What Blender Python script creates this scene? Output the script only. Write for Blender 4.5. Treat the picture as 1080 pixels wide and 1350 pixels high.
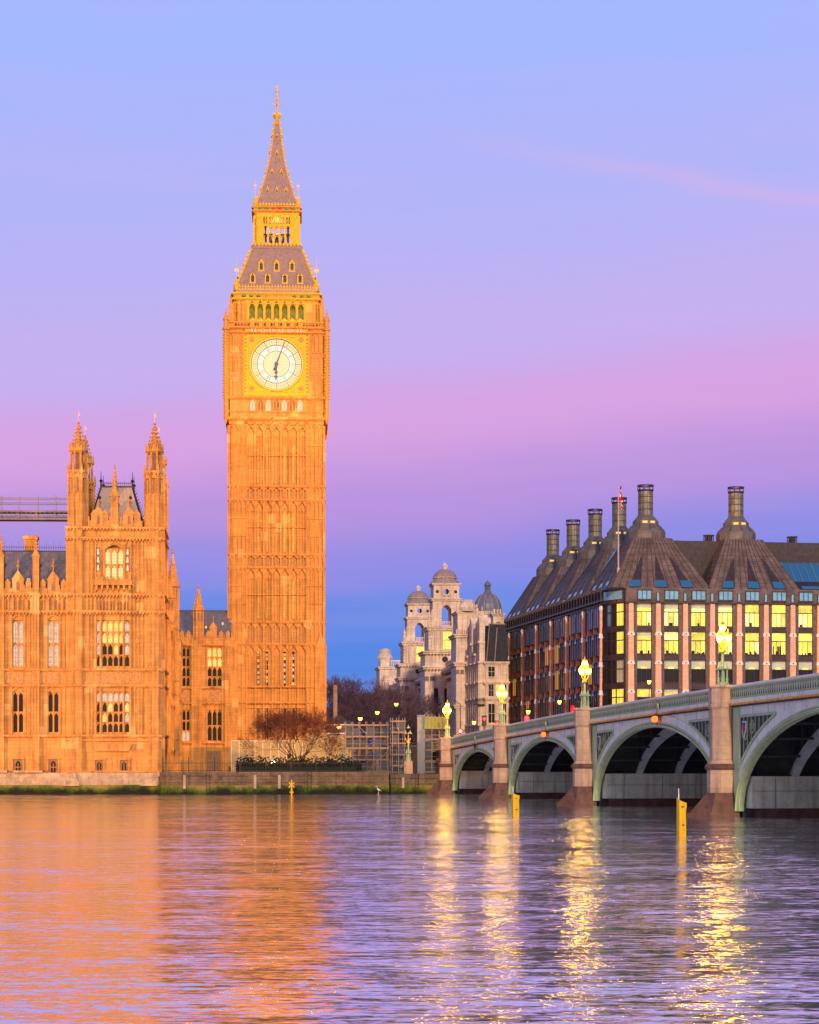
import bpy, math, random
from mathutils import Matrix, Vector
R = math.radians
random.seed(7)
for o in list(bpy.data.objects): bpy.data.objects.remove(o)
SC = bpy.context.scene
COL = SC.collection

# ------------------------------------------------------------------ camera
F = 2790.0; HY = 1007.0; CH = 3.34
cam_d = bpy.data.cameras.new('camera'); cam = bpy.data.objects.new('camera', cam_d); COL.objects.link(cam)
cam_d.sensor_fit = 'HORIZONTAL'; cam_d.sensor_width = 36.0; cam_d.lens = 36.0 * F / 1080
cam_d.shift_y = (HY - 675) / 1080; cam_d.clip_start = 0.5; cam_d.clip_end = 6000
cam.location = (0, 0, CH); cam.rotation_euler = (R(90), 0, 0)
SC.camera = cam
SC.view_settings.view_transform = 'Standard'; SC.view_settings.look = 'None'
SC.view_settings.exposure = 0.0; SC.view_settings.gamma = 1.0

def lin(c):
    return tuple(((x/255)/12.92 if x/255 <= .04045 else ((x/255+.055)/1.055)**2.4) for x in c)

# ------------------------------------------------------------------ world: dawn sky (belt of Venus in the west, warm glow in the east)
W = bpy.data.worlds.new('World'); SC.world = W; W.use_nodes = True
nt = W.node_tree; N = nt.nodes; L = nt.links; N.clear()
out = N.new('ShaderNodeOutputWorld'); bg = N.new('ShaderNodeBackground'); L.new(bg.outputs[0], out.inputs[0])
tc = N.new('ShaderNodeTexCoord'); sep = N.new('ShaderNodeSeparateXYZ'); L.new(tc.outputs['Generated'], sep.inputs[0])
def wmath(op, a, b=None, c=None, clamp=False):
    n = N.new('ShaderNodeMath'); n.operation = op; n.use_clamp = clamp
    for i, v in enumerate((a, b, c)):
        if v is None: continue
        if isinstance(v, (int, float)): n.inputs[i].default_value = v
        else: L.new(v, n.inputs[i])
    return n.outputs[0]
def wmix(f, a, b, blend='MIX'):
    n = N.new('ShaderNodeMix'); n.data_type = 'RGBA'; n.blend_type = blend
    for k, v in (('Factor', f), ('A', a), ('B', b)):
        s = [q for q in n.inputs if q.name == k and (q.type == 'RGBA' or k == 'Factor') and q.enabled][0]
        if isinstance(v, (int, float)): s.default_value = v
        elif isinstance(v, tuple): s.default_value = (*v, 1)
        else: L.new(v, s)
    return [q for q in n.outputs if q.type == 'RGBA'][0]
# low-frequency wobble so that the bands are not ruled lines
nz = N.new('ShaderNodeTexNoise'); nz.inputs['Scale'].default_value = 2.2; nz.inputs['Detail'].default_value = 3
mp = N.new('ShaderNodeMapping'); mp.inputs['Scale'].default_value = (1.5, 1.5, 7); L.new(tc.outputs['Generated'], mp.inputs[0]); L.new(mp.outputs[0], nz.inputs['Vector'])
wob = wmath('MULTIPLY', wmath('SUBTRACT', nz.outputs['Fac'], .5), .035)
tilt = wmath('MULTIPLY', sep.outputs['X'], -.07)
zz = wmath('ADD', wmath('ADD', sep.outputs['Z'], wob), tilt)
ramp = N.new('ShaderNodeValToRGB'); cr = ramp.color_ramp; cr.interpolation = 'EASE'
stops = [(-.02, (70,118,205)), (.02, (74,128,216)), (.05, (82,136,230)), (.077, (108,140,230)), (.100, (146,142,230)), (.128, (186,149,224)),
         (.160, (216,162,226)), (.20, (197,177,240)), (.26, (179,181,249)), (.33, (164,185,255)), (.55, (118,145,222)), (1.0, (78,105,185))]
while len(cr.elements) > 1: cr.elements.remove(cr.elements[-1])
def rp(z): return (z + .05) / 1.05
cr.elements[0].position = rp(stops[0][0]); cr.elements[0].color = (*lin(stops[0][1]), 1)
for z, c in stops[1:]:
    e = cr.elements.new(rp(z)); e.color = (*lin(c), 1)
L.new(wmath('DIVIDE', wmath('ADD', zz, .05), 1.05, clamp=True), ramp.inputs[0])
# faint high cirrus, pink
cm = N.new('ShaderNodeMapping'); cm.inputs['Rotation'].default_value = (0, R(-9), 0); cm.inputs['Scale'].default_value = (3, 2, 30)
L.new(tc.outputs['Generated'], cm.inputs[0])
cn = N.new('ShaderNodeTexNoise'); cn.inputs['Scale'].default_value = 1.4; cn.inputs['Detail'].default_value = 6; cn.inputs['Roughness'].default_value = .55
L.new(cm.outputs[0], cn.inputs['Vector'])
# one wisp: a thin sloping line on the right of the view, thick at its right end
line = wmath('SUBTRACT', sep.outputs['Z'], wmath('ADD', wmath('MULTIPLY', sep.outputs['X'], -.17), .2855))
line = wmath('ADD', line, wmath('MULTIPLY', wmath('SUBTRACT', cn.outputs['Fac'], .5), .02))
wid = wmath('DIVIDE', line, .0038)
gau = wmath('EXPONENT', wmath('MULTIPLY', wmath('MULTIPLY', wid, wid), -1))
edge = N.new('ShaderNodeMapRange'); edge.interpolation_type = 'SMOOTHSTEP'
for k, v in (('From Min', -.02), ('From Max', .15), ('To Min', 0), ('To Max', .30)): edge.inputs[k].default_value = v
L.new(sep.outputs['X'], edge.inputs['Value'])
front = wmath('GREATER_THAN', sep.outputs['Y'], 0)
wisp = wmath('MULTIPLY', wmath('MULTIPLY', gau, edge.outputs[0]), front)
sky = wmix(wisp, ramp.outputs[0], lin((232,178,222)))
hz = N.new('ShaderNodeMapRange')
for k, v in (('From Min', .45), ('From Max', .75), ('To Min', 0), ('To Max', .13)): hz.inputs[k].default_value = v
L.new(cn.outputs['Fac'], hz.inputs['Value'])
sky = wmix(hz.outputs[0], sky, lin((215,180,232)))
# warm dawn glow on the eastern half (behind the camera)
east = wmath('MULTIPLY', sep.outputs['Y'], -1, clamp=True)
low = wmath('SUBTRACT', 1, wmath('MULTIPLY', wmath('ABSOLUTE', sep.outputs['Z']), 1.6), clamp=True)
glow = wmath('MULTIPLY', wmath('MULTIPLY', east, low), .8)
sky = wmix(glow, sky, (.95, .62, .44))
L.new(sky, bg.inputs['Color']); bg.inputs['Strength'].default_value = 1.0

# ------------------------------------------------------------------ sun: soft glow just over the eastern horizon, behind the camera
sd = bpy.data.lights.new('dawn_sun', 'SUN'); sd.energy = 3.0; sd.angle = R(2); sd.color = (1, .73, .50)
so = bpy.data.objects.new('dawn_sun', sd); COL.objects.link(so)
so.rotation_euler = Vector((-.12, 1.0, -.36)).to_track_quat('-Z', 'Y').to_euler()

# floodlights of the palace and clock tower (sodium-orange, unseen lamps added at invented spots out of frame)
def spot(name, loc, target, power, col, ang, blend=.25, rad=1.0):
    d = bpy.data.lights.new(name, 'SPOT'); d.energy = power; d.color = col; d.spot_size = R(ang); d.spot_blend = blend; d.shadow_soft_size = rad
    o = bpy.data.objects.new(name, d); COL.objects.link(o); o.location = loc
    o.rotation_euler = (Vector(target) - Vector(loc)).to_track_quat('-Z', 'Y').to_euler()
    return o
OR = (1.0, .38, .07)
spot('tower_floodlight', (78, 128, 34), (-19, 300, 78), 1.5e6, OR, 19, .25)
spot('tower_floodlight', (78, 128, 20), (-27, 285, 26), 1.45e6, OR, 23, .3)
spot('tower_floodlight', (-9, -20, 9), (-19, 300, 50), .3e6, OR, 22, .2)
spot('palace_floodlight', (-150, 120, 12), (-40, 238, 24), 1.6e6, OR, 27, .9)
spot('palace_floodlight', (-30, 20, 6), (-46, 240, 18), 0.15e6, OR, 17, .3)
spot('belfry_floodlight', (-40, 60, 10), (-19, 300, 76), 0.5e6, (1, .52, .10), 7, .6)

# ------------------------------------------------------------------ materials
MATS = {}
def mat(name, col, rough=.8, metal=0., var=.0, vscale=.6, bump=0., bscale=6., emit=None, estr=0., blocks=None, streak=0., spec=.18, patches=0.):
    if name in MATS: return MATS[name]
    m = bpy.data.materials.new(name); m.use_nodes = True; t = m.node_tree; n = t.nodes; l = t.links
    b = n['Principled BSDF']; b.inputs['Roughness'].default_value = rough; b.inputs['Metallic'].default_value = metal
    b.inputs['Specular IOR Level'].default_value = spec
    b.inputs['Base Color'].default_value = (*col, 1)
    def mth(op, a, bb=None, clamp=False):
        q = n.new('ShaderNodeMath'); q.operation = op; q.use_clamp = clamp
        for i, v in enumerate((a, bb)):
            if v is None: continue
            if isinstance(v, (int, float)): q.inputs[i].default_value = v
            else: l.new(v, q.inputs[i])
        return q.outputs[0]
    def mix(f, A, B, blend='MIX'):
        q = n.new('ShaderNodeMix'); q.data_type = 'RGBA'; q.blend_type = blend
        for s, v in ((q.inputs[0], f), (q.inputs[6], A), (q.inputs[7], B)):
            if isinstance(v, (int, float)): s.default_value = v
            elif isinstance(v, tuple): s.default_value = (*v[:3], 1)
            else: l.new(v, s)
        return q.outputs[2]
    c = n.new('ShaderNodeTexCoord'); oc = c.outputs['Object']
    cur = None
    if var > 0:
        z = n.new('ShaderNodeTexNoise'); z.inputs['Scale'].default_value = vscale; z.inputs['Detail'].default_value = 6; z.inputs['Roughness'].default_value = .65
        l.new(oc, z.inputs['Vector'])
        r = n.new('ShaderNodeMapRange'); l.new(z.outputs['Fac'], r.inputs['Value'])
        for k, v in (('From Min', .3), ('From Max', .7), ('To Min', 1-var), ('To Max', 1+var)): r.inputs[k].default_value = v
        q = n.new('ShaderNodeVectorMath'); q.operation = 'SCALE'; q.inputs[0].default_value = col; l.new(r.outputs[0], q.inputs['Scale'])
        cur = q.outputs[0]
    if blocks or patches:
        s = n.new('ShaderNodeSeparateXYZ'); l.new(oc, s.inputs[0])
        cb = n.new('ShaderNodeCombineXYZ'); l.new(mth('ADD', s.outputs[0], s.outputs[1]), cb.inputs[0]); l.new(s.outputs[2], cb.inputs[1])
    if blocks:
        bw, bh, mort = blocks
        bt = n.new('ShaderNodeTexBrick'); l.new(cb.outputs[0], bt.inputs['Vector'])
        bt.inputs['Scale'].default_value = 1; bt.inputs['Brick Width'].default_value = bw; bt.inputs['Row Height'].default_value = bh
        bt.inputs['Mortar Size'].default_value = mort; bt.inputs['Bias'].default_value = -.1
        bt.inputs['Color1'].default_value = (.90, .89, .88, 1); bt.inputs['Color2'].default_value = (1.08, 1.08, 1.08, 1); bt.inputs['Mortar'].default_value = (.66, .64, .62, 1)
        cur = mix(1.0, cur if cur is not None else col, bt.outputs['Color'], 'MULTIPLY')
    if patches:
        fl = n.new('ShaderNodeVectorMath'); fl.operation = 'FLOOR'
        dv = n.new('ShaderNodeVectorMath'); dv.operation = 'DIVIDE'; dv.inputs[1].default_value = (.95, 1.25, 1)
        l.new(cb.outputs[0], dv.inputs[0]); l.new(dv.outputs[0], fl.inputs[0])
        wn = n.new('ShaderNodeTexWhiteNoise'); l.new(fl.outputs[0], wn.inputs['Vector'])
        cur = mix(mth('MULTIPLY', mth('GREATER_THAN', wn.outputs['Value'], 1-patches), .55), cur if cur is not None else col, (min(1, col[0]*1.45), min(1, col[1]*1.75), min(1, col[2]*2.2)))
    if streak:
        mp = n.new('ShaderNodeMapping'); mp.inputs['Scale'].default_value = (1.8, 1.8, .12); l.new(oc, mp.inputs[0])
        z2 = n.new('ShaderNodeTexNoise'); z2.inputs['Scale'].default_value = 1.5; z2.inputs['Detail'].default_value = 5; l.new(mp.outputs[0], z2.inputs['Vector'])
        r2 = n.new('ShaderNodeMapRange'); l.new(z2.outputs['Fac'], r2.inputs['Value'])
        for k, v in (('From Min', .48), ('From Max', .72), ('To Min', 0), ('To Max', streak)): r2.inputs[k].default_value = v
        cur = mix(r2.outputs[0], cur if cur is not None else col, (col[0]*.25, col[1]*.2, col[2]*.2))
    if cur is not None: l.new(cur, b.inputs['Base Color'])
    if bump:
        z3 = n.new('ShaderNodeTexNoise'); z3.inputs['Scale'].default_value = bscale; z3.inputs['Detail'].default_value = 5; l.new(oc, z3.inputs['Vector'])
        bp = n.new('ShaderNodeBump'); bp.inputs['Strength'].default_value = bump; bp.inputs['Distance'].default_value = .08
        l.new(z3.outputs['Fac'], bp.inputs['Height']); l.new(bp.outputs[0], b.inputs['Normal'])
    if emit:
        b.inputs['Emission Color'].default_value = (*emit, 1); b.inputs['Emission Strength'].default_value = estr
        if var:  # lit rooms are uneven
            q = n.new('ShaderNodeVectorMath'); q.operation = 'SCALE'; q.inputs[0].default_value = emit; l.new(r.outputs[0], q.inputs['Scale'])
            l.new(q.outputs[0], b.inputs['Emission Color'])
    MATS[name] = m; return m

STONE = mat('honey_stone', (.48, .24, .07), .9, var=.24, vscale=.5, bump=.5, bscale=9, blocks=(1.1, .42, .012), streak=.55, patches=.06)
STONE_T = mat('tower_stone', (.53, .26, .072), .9, var=.15, vscale=.35, bump=.4, bscale=9, blocks=(1.0, .40, .010), streak=.5, patches=.045)
CARVE = mat('carved_stone', (.42, .22, .085), .9, var=.38, vscale=5.5, bump=1.0, bscale=12)
SHADE = mat('shaded_recess_stone', (.23, .13, .065), .95, var=.35, vscale=3, bump=.6)  # darker copy of the stone, with the shade of recesses in its colour
GILT = mat('gilded_stone', (.62, .35, .016), .55, .0, var=.15, vscale=3, bump=.3)
GOLD = mat('gold_leaf', (.70, .42, .08), .5, .1, var=.1, vscale=4)
TROOF = mat('cast_iron_tiles', (.24, .175, .165), .6, .15, var=.22, vscale=2.5, bump=.4)
SLATE_D = mat('dark_slate', (.035, .034, .042), .7, var=.3, vscale=1.5, blocks=(.5, .35, .01))
SLATE = mat('slate', (.105, .11, .15), .6, var=.25, vscale=2, bump=.3, blocks=(.5, .35, .01))
LEAD = mat('lead_roof', (.34, .27, .23), .6, var=.15, vscale=1.2, bump=.2)
IRON = mat('black_iron', (.03, .03, .035), .5, .4)
GLASSD = mat('dark_glass', (.006, .006, .009), .3, .0, spec=.12)
GLASSP = mat('pale_leaded_glass', (.28, .27, .25), .35, var=.3, vscale=2.5, emit=(1, .92, .74), estr=.28)
GLASSL = mat('lit_leaded_glass', (.2, .15, .08), .5, var=.35, vscale=1.8, emit=(1, .66, .14), estr=.85)
GLASSB = mat('bright_leaded_glass', (.2, .15, .1), .5, var=.15, vscale=1.8, emit=(1, .76, .30), estr=1.0)
BELFG = mat('belfry_glow_glass', (.08, .07, .02), .5, var=.5, vscale=1.4, emit=(.42, .32, .02), estr=.35)
SLITG = mat('lit_slit_glass', (.3, .2, .05), .5, var=.35, vscale=2.5, emit=(1, .55, .06), estr=.5)
DIAL = mat('opal_dial_glass', (.12, .11, .08), .5, emit=(1, .86, .47), estr=.88)
DIALB = mat('opal_dial_glass_bright', (.12, .11, .1), .5, emit=(1, .97, .80), estr=.98)
DIALY = mat('dial_tracery_gold', (.26, .17, .03), .5, emit=(1, .6, .1), estr=.16)
DIALK = mat('dial_iron', (.05, .045, .05), .5, .3)
HAND = mat('clock_hand_blue', (.06, .055, .11), .4, .2)
GREEN = mat('green_shield', (.03, .30, .06), .5)
RED = mat('red_paint', (.60, .02, .02), .5)
WHITE = mat('white_paint', (.8, .8, .78), .5)
BLUE = mat('flag_blue', (.02, .04, .22), .7)
PORT = mat('portland_stone', (.74, .585, .44), .85, var=.26, vscale=.35, bump=.4, bscale=5, blocks=(1.4, .6, .015), streak=.45)
PORTD = mat('portland_stone_shaded', (.22, .165, .14), .9, var=.3, vscale=1.5, bump=.5)  # darker portland copy; shading between the details is put into its colour
DOMEM = mat('lead_dome', (.16, .17, .22), .5, .2, var=.25, vscale=1.5)
DOMES = mat('stone_dome', (.30, .235, .20), .8, var=.25, vscale=1.5, bump=.4)
BRONZE = mat('bronze_roof', (.130, .100, .090), .6, .1, var=.45, vscale=.7, bump=.3, blocks=(.9, 1.1, .03))
BRONZED = mat('dark_bronze', (.055, .043, .046), .45, .4, var=.3, vscale=2)
FINS = mat('bronze_seam', (.07, .05, .045), .5, .4)
CHIM = mat('chimney_bronze', (.22, .21, .16), .45, .4, var=.3, vscale=1.5, blocks=(.75, 1.1, .04))
SANDP = mat('pink_sandstone', (.84, .42, .27), .85, var=.12, vscale=2.2, bump=.3, blocks=(2.0, .3, .008))
BRACK = mat('pale_bracket_stone', (.80, .69, .62), .8, var=.1, vscale=3)
DSTONE = mat('dark_duct_stone', (.13, .105, .105), .8, var=.3, vscale=2)
OFFL = mat('lit_office_window', (.5, .4, .1), .3, var=.28, vscale=.9, emit=(1, .80, .085), estr=1.08)
OFFL2 = mat('lit_office_window_dim', (.4, .3, .1), .3, var=.4, vscale=1.6, emit=(1, .74, .07), estr=.72)
OFFL3 = mat('lit_office_window_pale', (.4, .35, .2), .3, var=.2, vscale=1.2, emit=(1, .88, .28), estr=1.0)
OFFB = mat('office_blind', (.42, .46, .36), .6, var=.15, vscale=1, emit=(.6, .6, .3), estr=.18)
OFFD = mat('unlit_office_window', (.012, .012, .015), .25, spec=.35)
OFFBL = mat('painted_sky_glass', (.02, .09, .19), .12, .1, spec=1, emit=(.05, .42, .85), estr=.10)  # blue colour and faint glow stand in for reflected sky
DUSKG = mat('dusk_reflecting_glass', (.05, .09, .15), .12, .3, spec=1, var=.3, vscale=.8)
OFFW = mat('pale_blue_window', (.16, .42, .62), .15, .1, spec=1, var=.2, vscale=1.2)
OFFO = mat('orange_lit_window', (.4, .2, .05), .5, emit=(1, .40, .06), estr=.55)
BGREEN = mat('bridge_green_paint', (.42, .55, .29), .45, var=.14, vscale=.9, bump=.1, streak=.25)
BGREY = mat('bridge_grey_green_paint', (.74, .79, .60), .5, var=.12, vscale=.8, bump=.1, streak=.3)
BRAIL = mat('bridge_rail_paint', (.74, .73, .64), .4, var=.1)
BPLATE = mat('pier_lining_plate', (.58, .64, .46), .5, var=.25, vscale=.7, streak=.5)
BDARK = mat('bridge_underside', (.05, .06, .06), .7, var=.3, vscale=1)
BRIB = mat('bridge_rib_paint', (.50, .55, .47), .6, var=.2, vscale=1)
ROPE = mat('gilded_rope_band', (.42, .22, .07), .6, .1, var=.4, vscale=5)
GRAN = mat('pink_granite', (.50, .335, .22), .7, var=.16, vscale=2.2, bump=.25, blocks=(6., .9, .012), streak=.45)
GRAND = mat('wet_granite', (.13, .065, .045), .55, var=.45, vscale=1.6, bump=.6)
EMBW = mat('embankment_stone', (.145, .105, .07), .85, var=.4, vscale=.6, bump=.6, blocks=(1.5, .55, .02), streak=.5)
WEED = mat('river_weed', (.050, .075, .012), .9, var=.6, vscale=1.0, bump=1.2, bscale=7)
def weed_material():
    m = bpy.data.materials['river_weed']; t = m.node_tree; n = t.nodes; l = t.links; b = n['Principled BSDF']
    c = n.new('ShaderNodeTexCoord'); sp_ = n.new('ShaderNodeSeparateXYZ'); l.new(c.outputs['Object'], sp_.inputs[0])
    z = n.new('ShaderNodeTexNoise'); z.inputs['Scale'].default_value = .35; z.inputs['Detail'].default_value = 9; z.inputs['Roughness'].default_value = .7; l.new(c.outputs['Object'], z.inputs['Vector'])
    a = n.new('ShaderNodeMath'); a.operation = 'MULTIPLY_ADD'; l.new(z.outputs['Fac'], a.inputs[0]); a.inputs[1].default_value = 3.0; a.inputs[2].default_value = -1.6
    q = n.new('ShaderNodeMath'); q.operation = 'ADD'; l.new(sp_.outputs[2], q.inputs[0]); l.new(a.outputs[0], q.inputs[1])
    r = n.new('ShaderNodeValToRGB'); l.new(q.outputs[0], r.inputs[0]); e = r.color_ramp.elements
    e[0].position = .08; e[0].color = (.012,.012,.008,1); e[1].position = .95; e[1].color = (.20,.16,.05,1)
    for p_, c_ in ((.30,(.022,.036,.008,1)),(.55,(.055,.085,.010,1)),(.75,(.11,.12,.015,1))): x = e.new(p_); x.color = c_
    l.new(r.outputs[0], b.inputs['Base Color'])
weed_material()
PLINTH = mat('plinth_stone', (.40, .30, .19), .85, var=.3, vscale=1.2, bump=.5, blocks=(1.6, .6, .015), streak=.4)
YEL = mat('yellow_pile_paint', (.80, .46, .015), .5, var=.12, vscale=4, streak=.35)
LGREEN = mat('lamp_standard_green', (.32, .42, .22), .4, .1, var=.15, vscale=5)
LGOLD = mat('lamp_standard_gold', (.75, .45, .05), .35, .4)
GLOBE = mat('lit_lantern_glass', (.9, .8, .4), .3, emit=(1, .60, .02), estr=24)
GLOBEC = mat('lit_lantern_core', (.9, .8, .6), .3, emit=(1, .70, .08), estr=28)
SODIUM = mat('amber_lamp_glass', (.9, .5, .2), .3, emit=(1, .36, .04), estr=9)
REDL = mat('red_signal_glass', (.6, .02, .02), .3, emit=(1, .015, .02), estr=9)
ORL = mat('orange_signal_glass', (.6, .1, .02), .3, emit=(1, .13, .01), estr=2.6)
WHL = mat('white_floodlight_glass', (.9, .9, .8), .3, emit=(1, .93, .50), estr=14)
STEEL = mat('galvanised_steel', (.22, .22, .235), .45, .3)
BOARD = mat('scaffold_board', (.17, .14, .125), .8, var=.25, vscale=2)
SHEET = mat('debris_netting', (.040, .047, .068), .6, var=.35, vscale=.9)
HOARDW = mat('cream_hoarding', (.36, .29, .14), .7, var=.06, vscale=.5)
HOARDG = mat('grey_hoarding', (.16, .18, .23), .6, var=.1)
BARK = mat('twig_bark', (.12, .045, .032), .9)
BARKF = mat('far_twig_bark', (.13, .075, .095), .9)
HEDGE = mat('dark_hedge_leaf', (.018, .020, .016), .9)
GROUND = mat('ground_gravel', (.10, .085, .07), .95, var=.3, vscale=.3)
ROADM = mat('asphalt', (.05, .05, .052), .9, var=.2, vscale=.5)

# water
wm = bpy.data.materials.new('river_water'); wm.use_nodes = True; t = wm.node_tree; n = t.nodes; l = t.links
b = n['Principled BSDF']; b.inputs['Base Color'].default_value = (.86, .80, .82, 1); b.inputs['Roughness'].default_value = .05; b.inputs['Metallic'].default_value = .92; b.inputs['IOR'].default_value = 1.33
c = n.new('ShaderNodeTexCoord')
def nzt(scale, det, sx, sy, rough=.5, rot=0, colr=False):
    m_ = n.new('ShaderNodeMapping'); m_.inputs['Scale'].default_value = (sx, sy, 1); m_.inputs['Rotation'].default_value = (0, 0, rot); l.new(c.outputs['Object'], m_.inputs[0])
    z = n.new('ShaderNodeTexNoise'); z.inputs['Scale'].default_value = scale; z.inputs['Detail'].default_value = det; z.inputs['Roughness'].default_value = rough
    l.new(m_.outputs[0], z.inputs['Vector']); return z.outputs['Color' if colr else 'Fac']
def vm(op, a, b_=None, sc=None):
    q = n.new('ShaderNodeVectorMath'); q.operation = op
    for i, v in enumerate((a, b_)):
        if v is None: continue
        if isinstance(v, tuple): q.inputs[i].default_value = v
        else: l.new(v, q.inputs[i])
    if sc is not None:
        if isinstance(sc, float): q.inputs['Scale'].default_value = sc
        else: l.new(sc, q.inputs['Scale'])
    return q.outputs[0]
# wavelets: the surface normal is tilted by two octaves of noise, quieter in glassy patches
calm = n.new('ShaderNodeMapRange'); l.new(nzt(.045, 4, .35, 2.0, .55, R(-5)), calm.inputs['Value'])
for k, v in (('From Min', .40), ('From Max', .62), ('To Min', .60), ('To Max', 1.1)): calm.inputs[k].default_value = v
w1 = vm('MULTIPLY', vm('SUBTRACT', nzt(.30, 2, .55, 1.5, .5, R(6), True), (.5,.5,.5)), (.20, .18, 0))
w2 = vm('MULTIPLY', vm('SUBTRACT', nzt(2.8, 3, .38, 1.6, .6, R(-5), True), (.5,.5,.5)), (.62, .50, 0))
w3 = vm('MULTIPLY', vm('SUBTRACT', nzt(12, 2, .40, 1.3, .6, 0, True), (.5,.5,.5)), (.50, .46, 0))
ws = vm('SCALE', vm('ADD', vm('ADD', w1, w2), w3), None, calm.outputs[0])
nn = vm('NORMALIZE', vm('ADD', ws, (0,0,1)))
l.new(nn, b.inputs['Normal'])

# ------------------------------------------------------------------ mesh builder
class MB:
    def __init__(s, M=None): s.v = []; s.f = []; s.mi = []; s.mats = []; s.M = M or Matrix.Identity(4); s.cur = 0
    def use(s, m):
        if m not in s.mats: s.mats.append(m)
        s.cur = s.mats.index(m); return s
    def add(s, pts, faces):
        k = len(s.v); s.v += [tuple(s.M @ Vector(p)) for p in pts]
        for f in faces: s.f.append(tuple(k+i for i in f)); s.mi.append(s.cur)
    def box(s, x0, x1, y0, y1, z0, z1):
        s.add([(x0,y0,z0),(x1,y0,z0),(x1,y1,z0),(x0,y1,z0),(x0,y0,z1),(x1,y0,z1),(x1,y1,z1),(x0,y1,z1)],
              [(0,3,2,1),(4,5,6,7),(0,1,5,4),(1,2,6,5),(2,3,7,6),(3,0,4,7)])
    def prism(s, poly, y0, y1):            # polygon in xz, extruded along y
        k = len(poly)
        s.add([(x,y0,z) for x,z in poly]+[(x,y1,z) for x,z in poly],
              [tuple(range(k)), tuple(range(2*k-1,k-1,-1))]+[(i+k,(i+1)%k+k,(i+1)%k,i) for i in range(k)])
    def lathe(s, cx, cy, prof, n=8, rot=None):
        if rot is None: rot = math.pi/n
        pts = []; fs = []
        for r, z in prof:
            for i in range(n):
                a = rot+2*math.pi*i/n; pts.append((cx+r*math.cos(a), cy+r*math.sin(a), z))
        for j in range(len(prof)-1):
            for i in range(n): fs.append((j*n+i, j*n+(i+1)%n, (j+1)*n+(i+1)%n, (j+1)*n+i))
        fs.append(tuple(range(n-1,-1,-1))); fs.append(tuple((len(prof)-1)*n+i for i in range(n)))
        s.add(pts, fs)
    def frus(s, cx, cy, z0, z1, w0, w1, d0=None, d1=None):   # half sizes
        d0 = w0 if d0 is None else d0; d1 = w1 if d1 is None else d1
        s.add([(cx-w0,cy-d0,z0),(cx+w0,cy-d0,z0),(cx+w0,cy+d0,z0),(cx-w0,cy+d0,z0),(cx-w1,cy-d1,z1),(cx+w1,cy-d1,z1),(cx+w1,cy+d1,z1),(cx-w1,cy+d1,z1)],
              [(0,3,2,1),(4,5,6,7),(0,1,5,4),(1,2,6,5),(2,3,7,6),(3,0,4,7)])
    def tube(s, p0, p1, r0, r1=None, n=6):
        r1 = r0 if r1 is None else r1
        a = Vector(p0); b = Vector(p1); d = b-a
        if d.length < 1e-6: return
        d.normalize(); u = d.orthogonal().normalized(); w = d.cross(u)
        pts = []
        for c, r in ((a,r0),(b,r1)):
            for i in range(n):
                t = 2*math.pi*i/n; pts.append(tuple(c+u*(r*math.cos(t))+w*(r*math.sin(t))))
        s.add(pts, [(i,(i+1)%n,(i+1)%n+n,i+n) for i in range(n)]+[tuple(range(n-1,-1,-1)), tuple(range(n,2*n))])
    def quad(s, a, b, c, d): s.add([a,b,c,d], [(0,1,2,3)])
    def slab(s, a, b, c, d, th):           # thick quad
        n_ = (Vector(b)-Vector(a)).cross(Vector(d)-Vector(a)).normalized()*th
        P = [Vector(q) for q in (a,b,c,d)]; Q = [p-n_ for p in P]
        s.add([tuple(p) for p in P+Q], [(0,1,2,3),(7,6,5,4),(4,5,1,0),(5,6,2,1),(6,7,3,2),(7,4,0,3)])
    def ring(s, cx, cz, r0, r1, y0, y1, n=48, a0=0, a1=2*math.pi):
        full = abs(a1-a0-2*math.pi) < 1e-6; m = n if full else n+1
        pts = []
        for i in range(m):
            a = a0+(a1-a0)*i/n; ca, sa = math.cos(a), math.sin(a)
            pts += [(cx+r0*ca,y0,cz+r0*sa),(cx+r1*ca,y0,cz+r1*sa),(cx+r1*ca,y1,cz+r1*sa),(cx+r0*ca,y1,cz+r0*sa)]
        fs = []
        for i in range(n):
            a = 4*i; b_ = 4*((i+1) % m)
            for k in range(4): fs.append((a+k, a+(k+1)%4, b_+(k+1)%4, b_+k))
        s.add(pts, fs)
    def disc(s, cx, cz, r, y, n=64): s.add([(cx+r*math.cos(2*math.pi*i/n), y, cz+r*math.sin(2*math.pi*i/n)) for i in range(n)], [tuple(range(n))])
    def build(s, name, parent=None, mats=None, smooth=False):
        me = bpy.data.meshes.new(name); me.from_pydata(s.v, [], s.f)
        for m in s.mats: me.materials.append(m)
        me.polygons.foreach_set('material_index', s.mi)
        if smooth: me.polygons.foreach_set('use_smooth', [True]*len(s.f))
        me.update()
        o = bpy.data.objects.new(name, me); COL.objects.link(o)
        if parent: o.parent = parent
        return o
def mk(m, M=None): return MB(M).use(m)
def tag(o, label=None, cat=None, group=None, kind=None):
    if label: o['label'] = label
    if cat: o['category'] = cat
    if group: o['group'] = group
    if kind: o['kind'] = kind
    return o
def thing(name, label, cat, loc=(0,0,0), rz=0, group=None):
    o = bpy.data.objects.new(name, None); COL.objects.link(o); o.location = loc; o.rotation_euler = (0,0,rz)
    o.empty_display_size = .5
    return tag(o, label, cat, group)
def copy_tree(o, parent=None):
    c = o.copy(); COL.objects.link(c)
    if parent: c.parent = parent
    for ch in [q for q in CH_OF.get(o.name, [])]: pass
    for ch in list(o.children): copy_tree(ch, c)
    return c
CH_OF = {}
def RZ(deg, off=(0,0,0)): return Matrix.Translation(off) @ Matrix.Rotation(R(deg), 4, 'Z')
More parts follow.
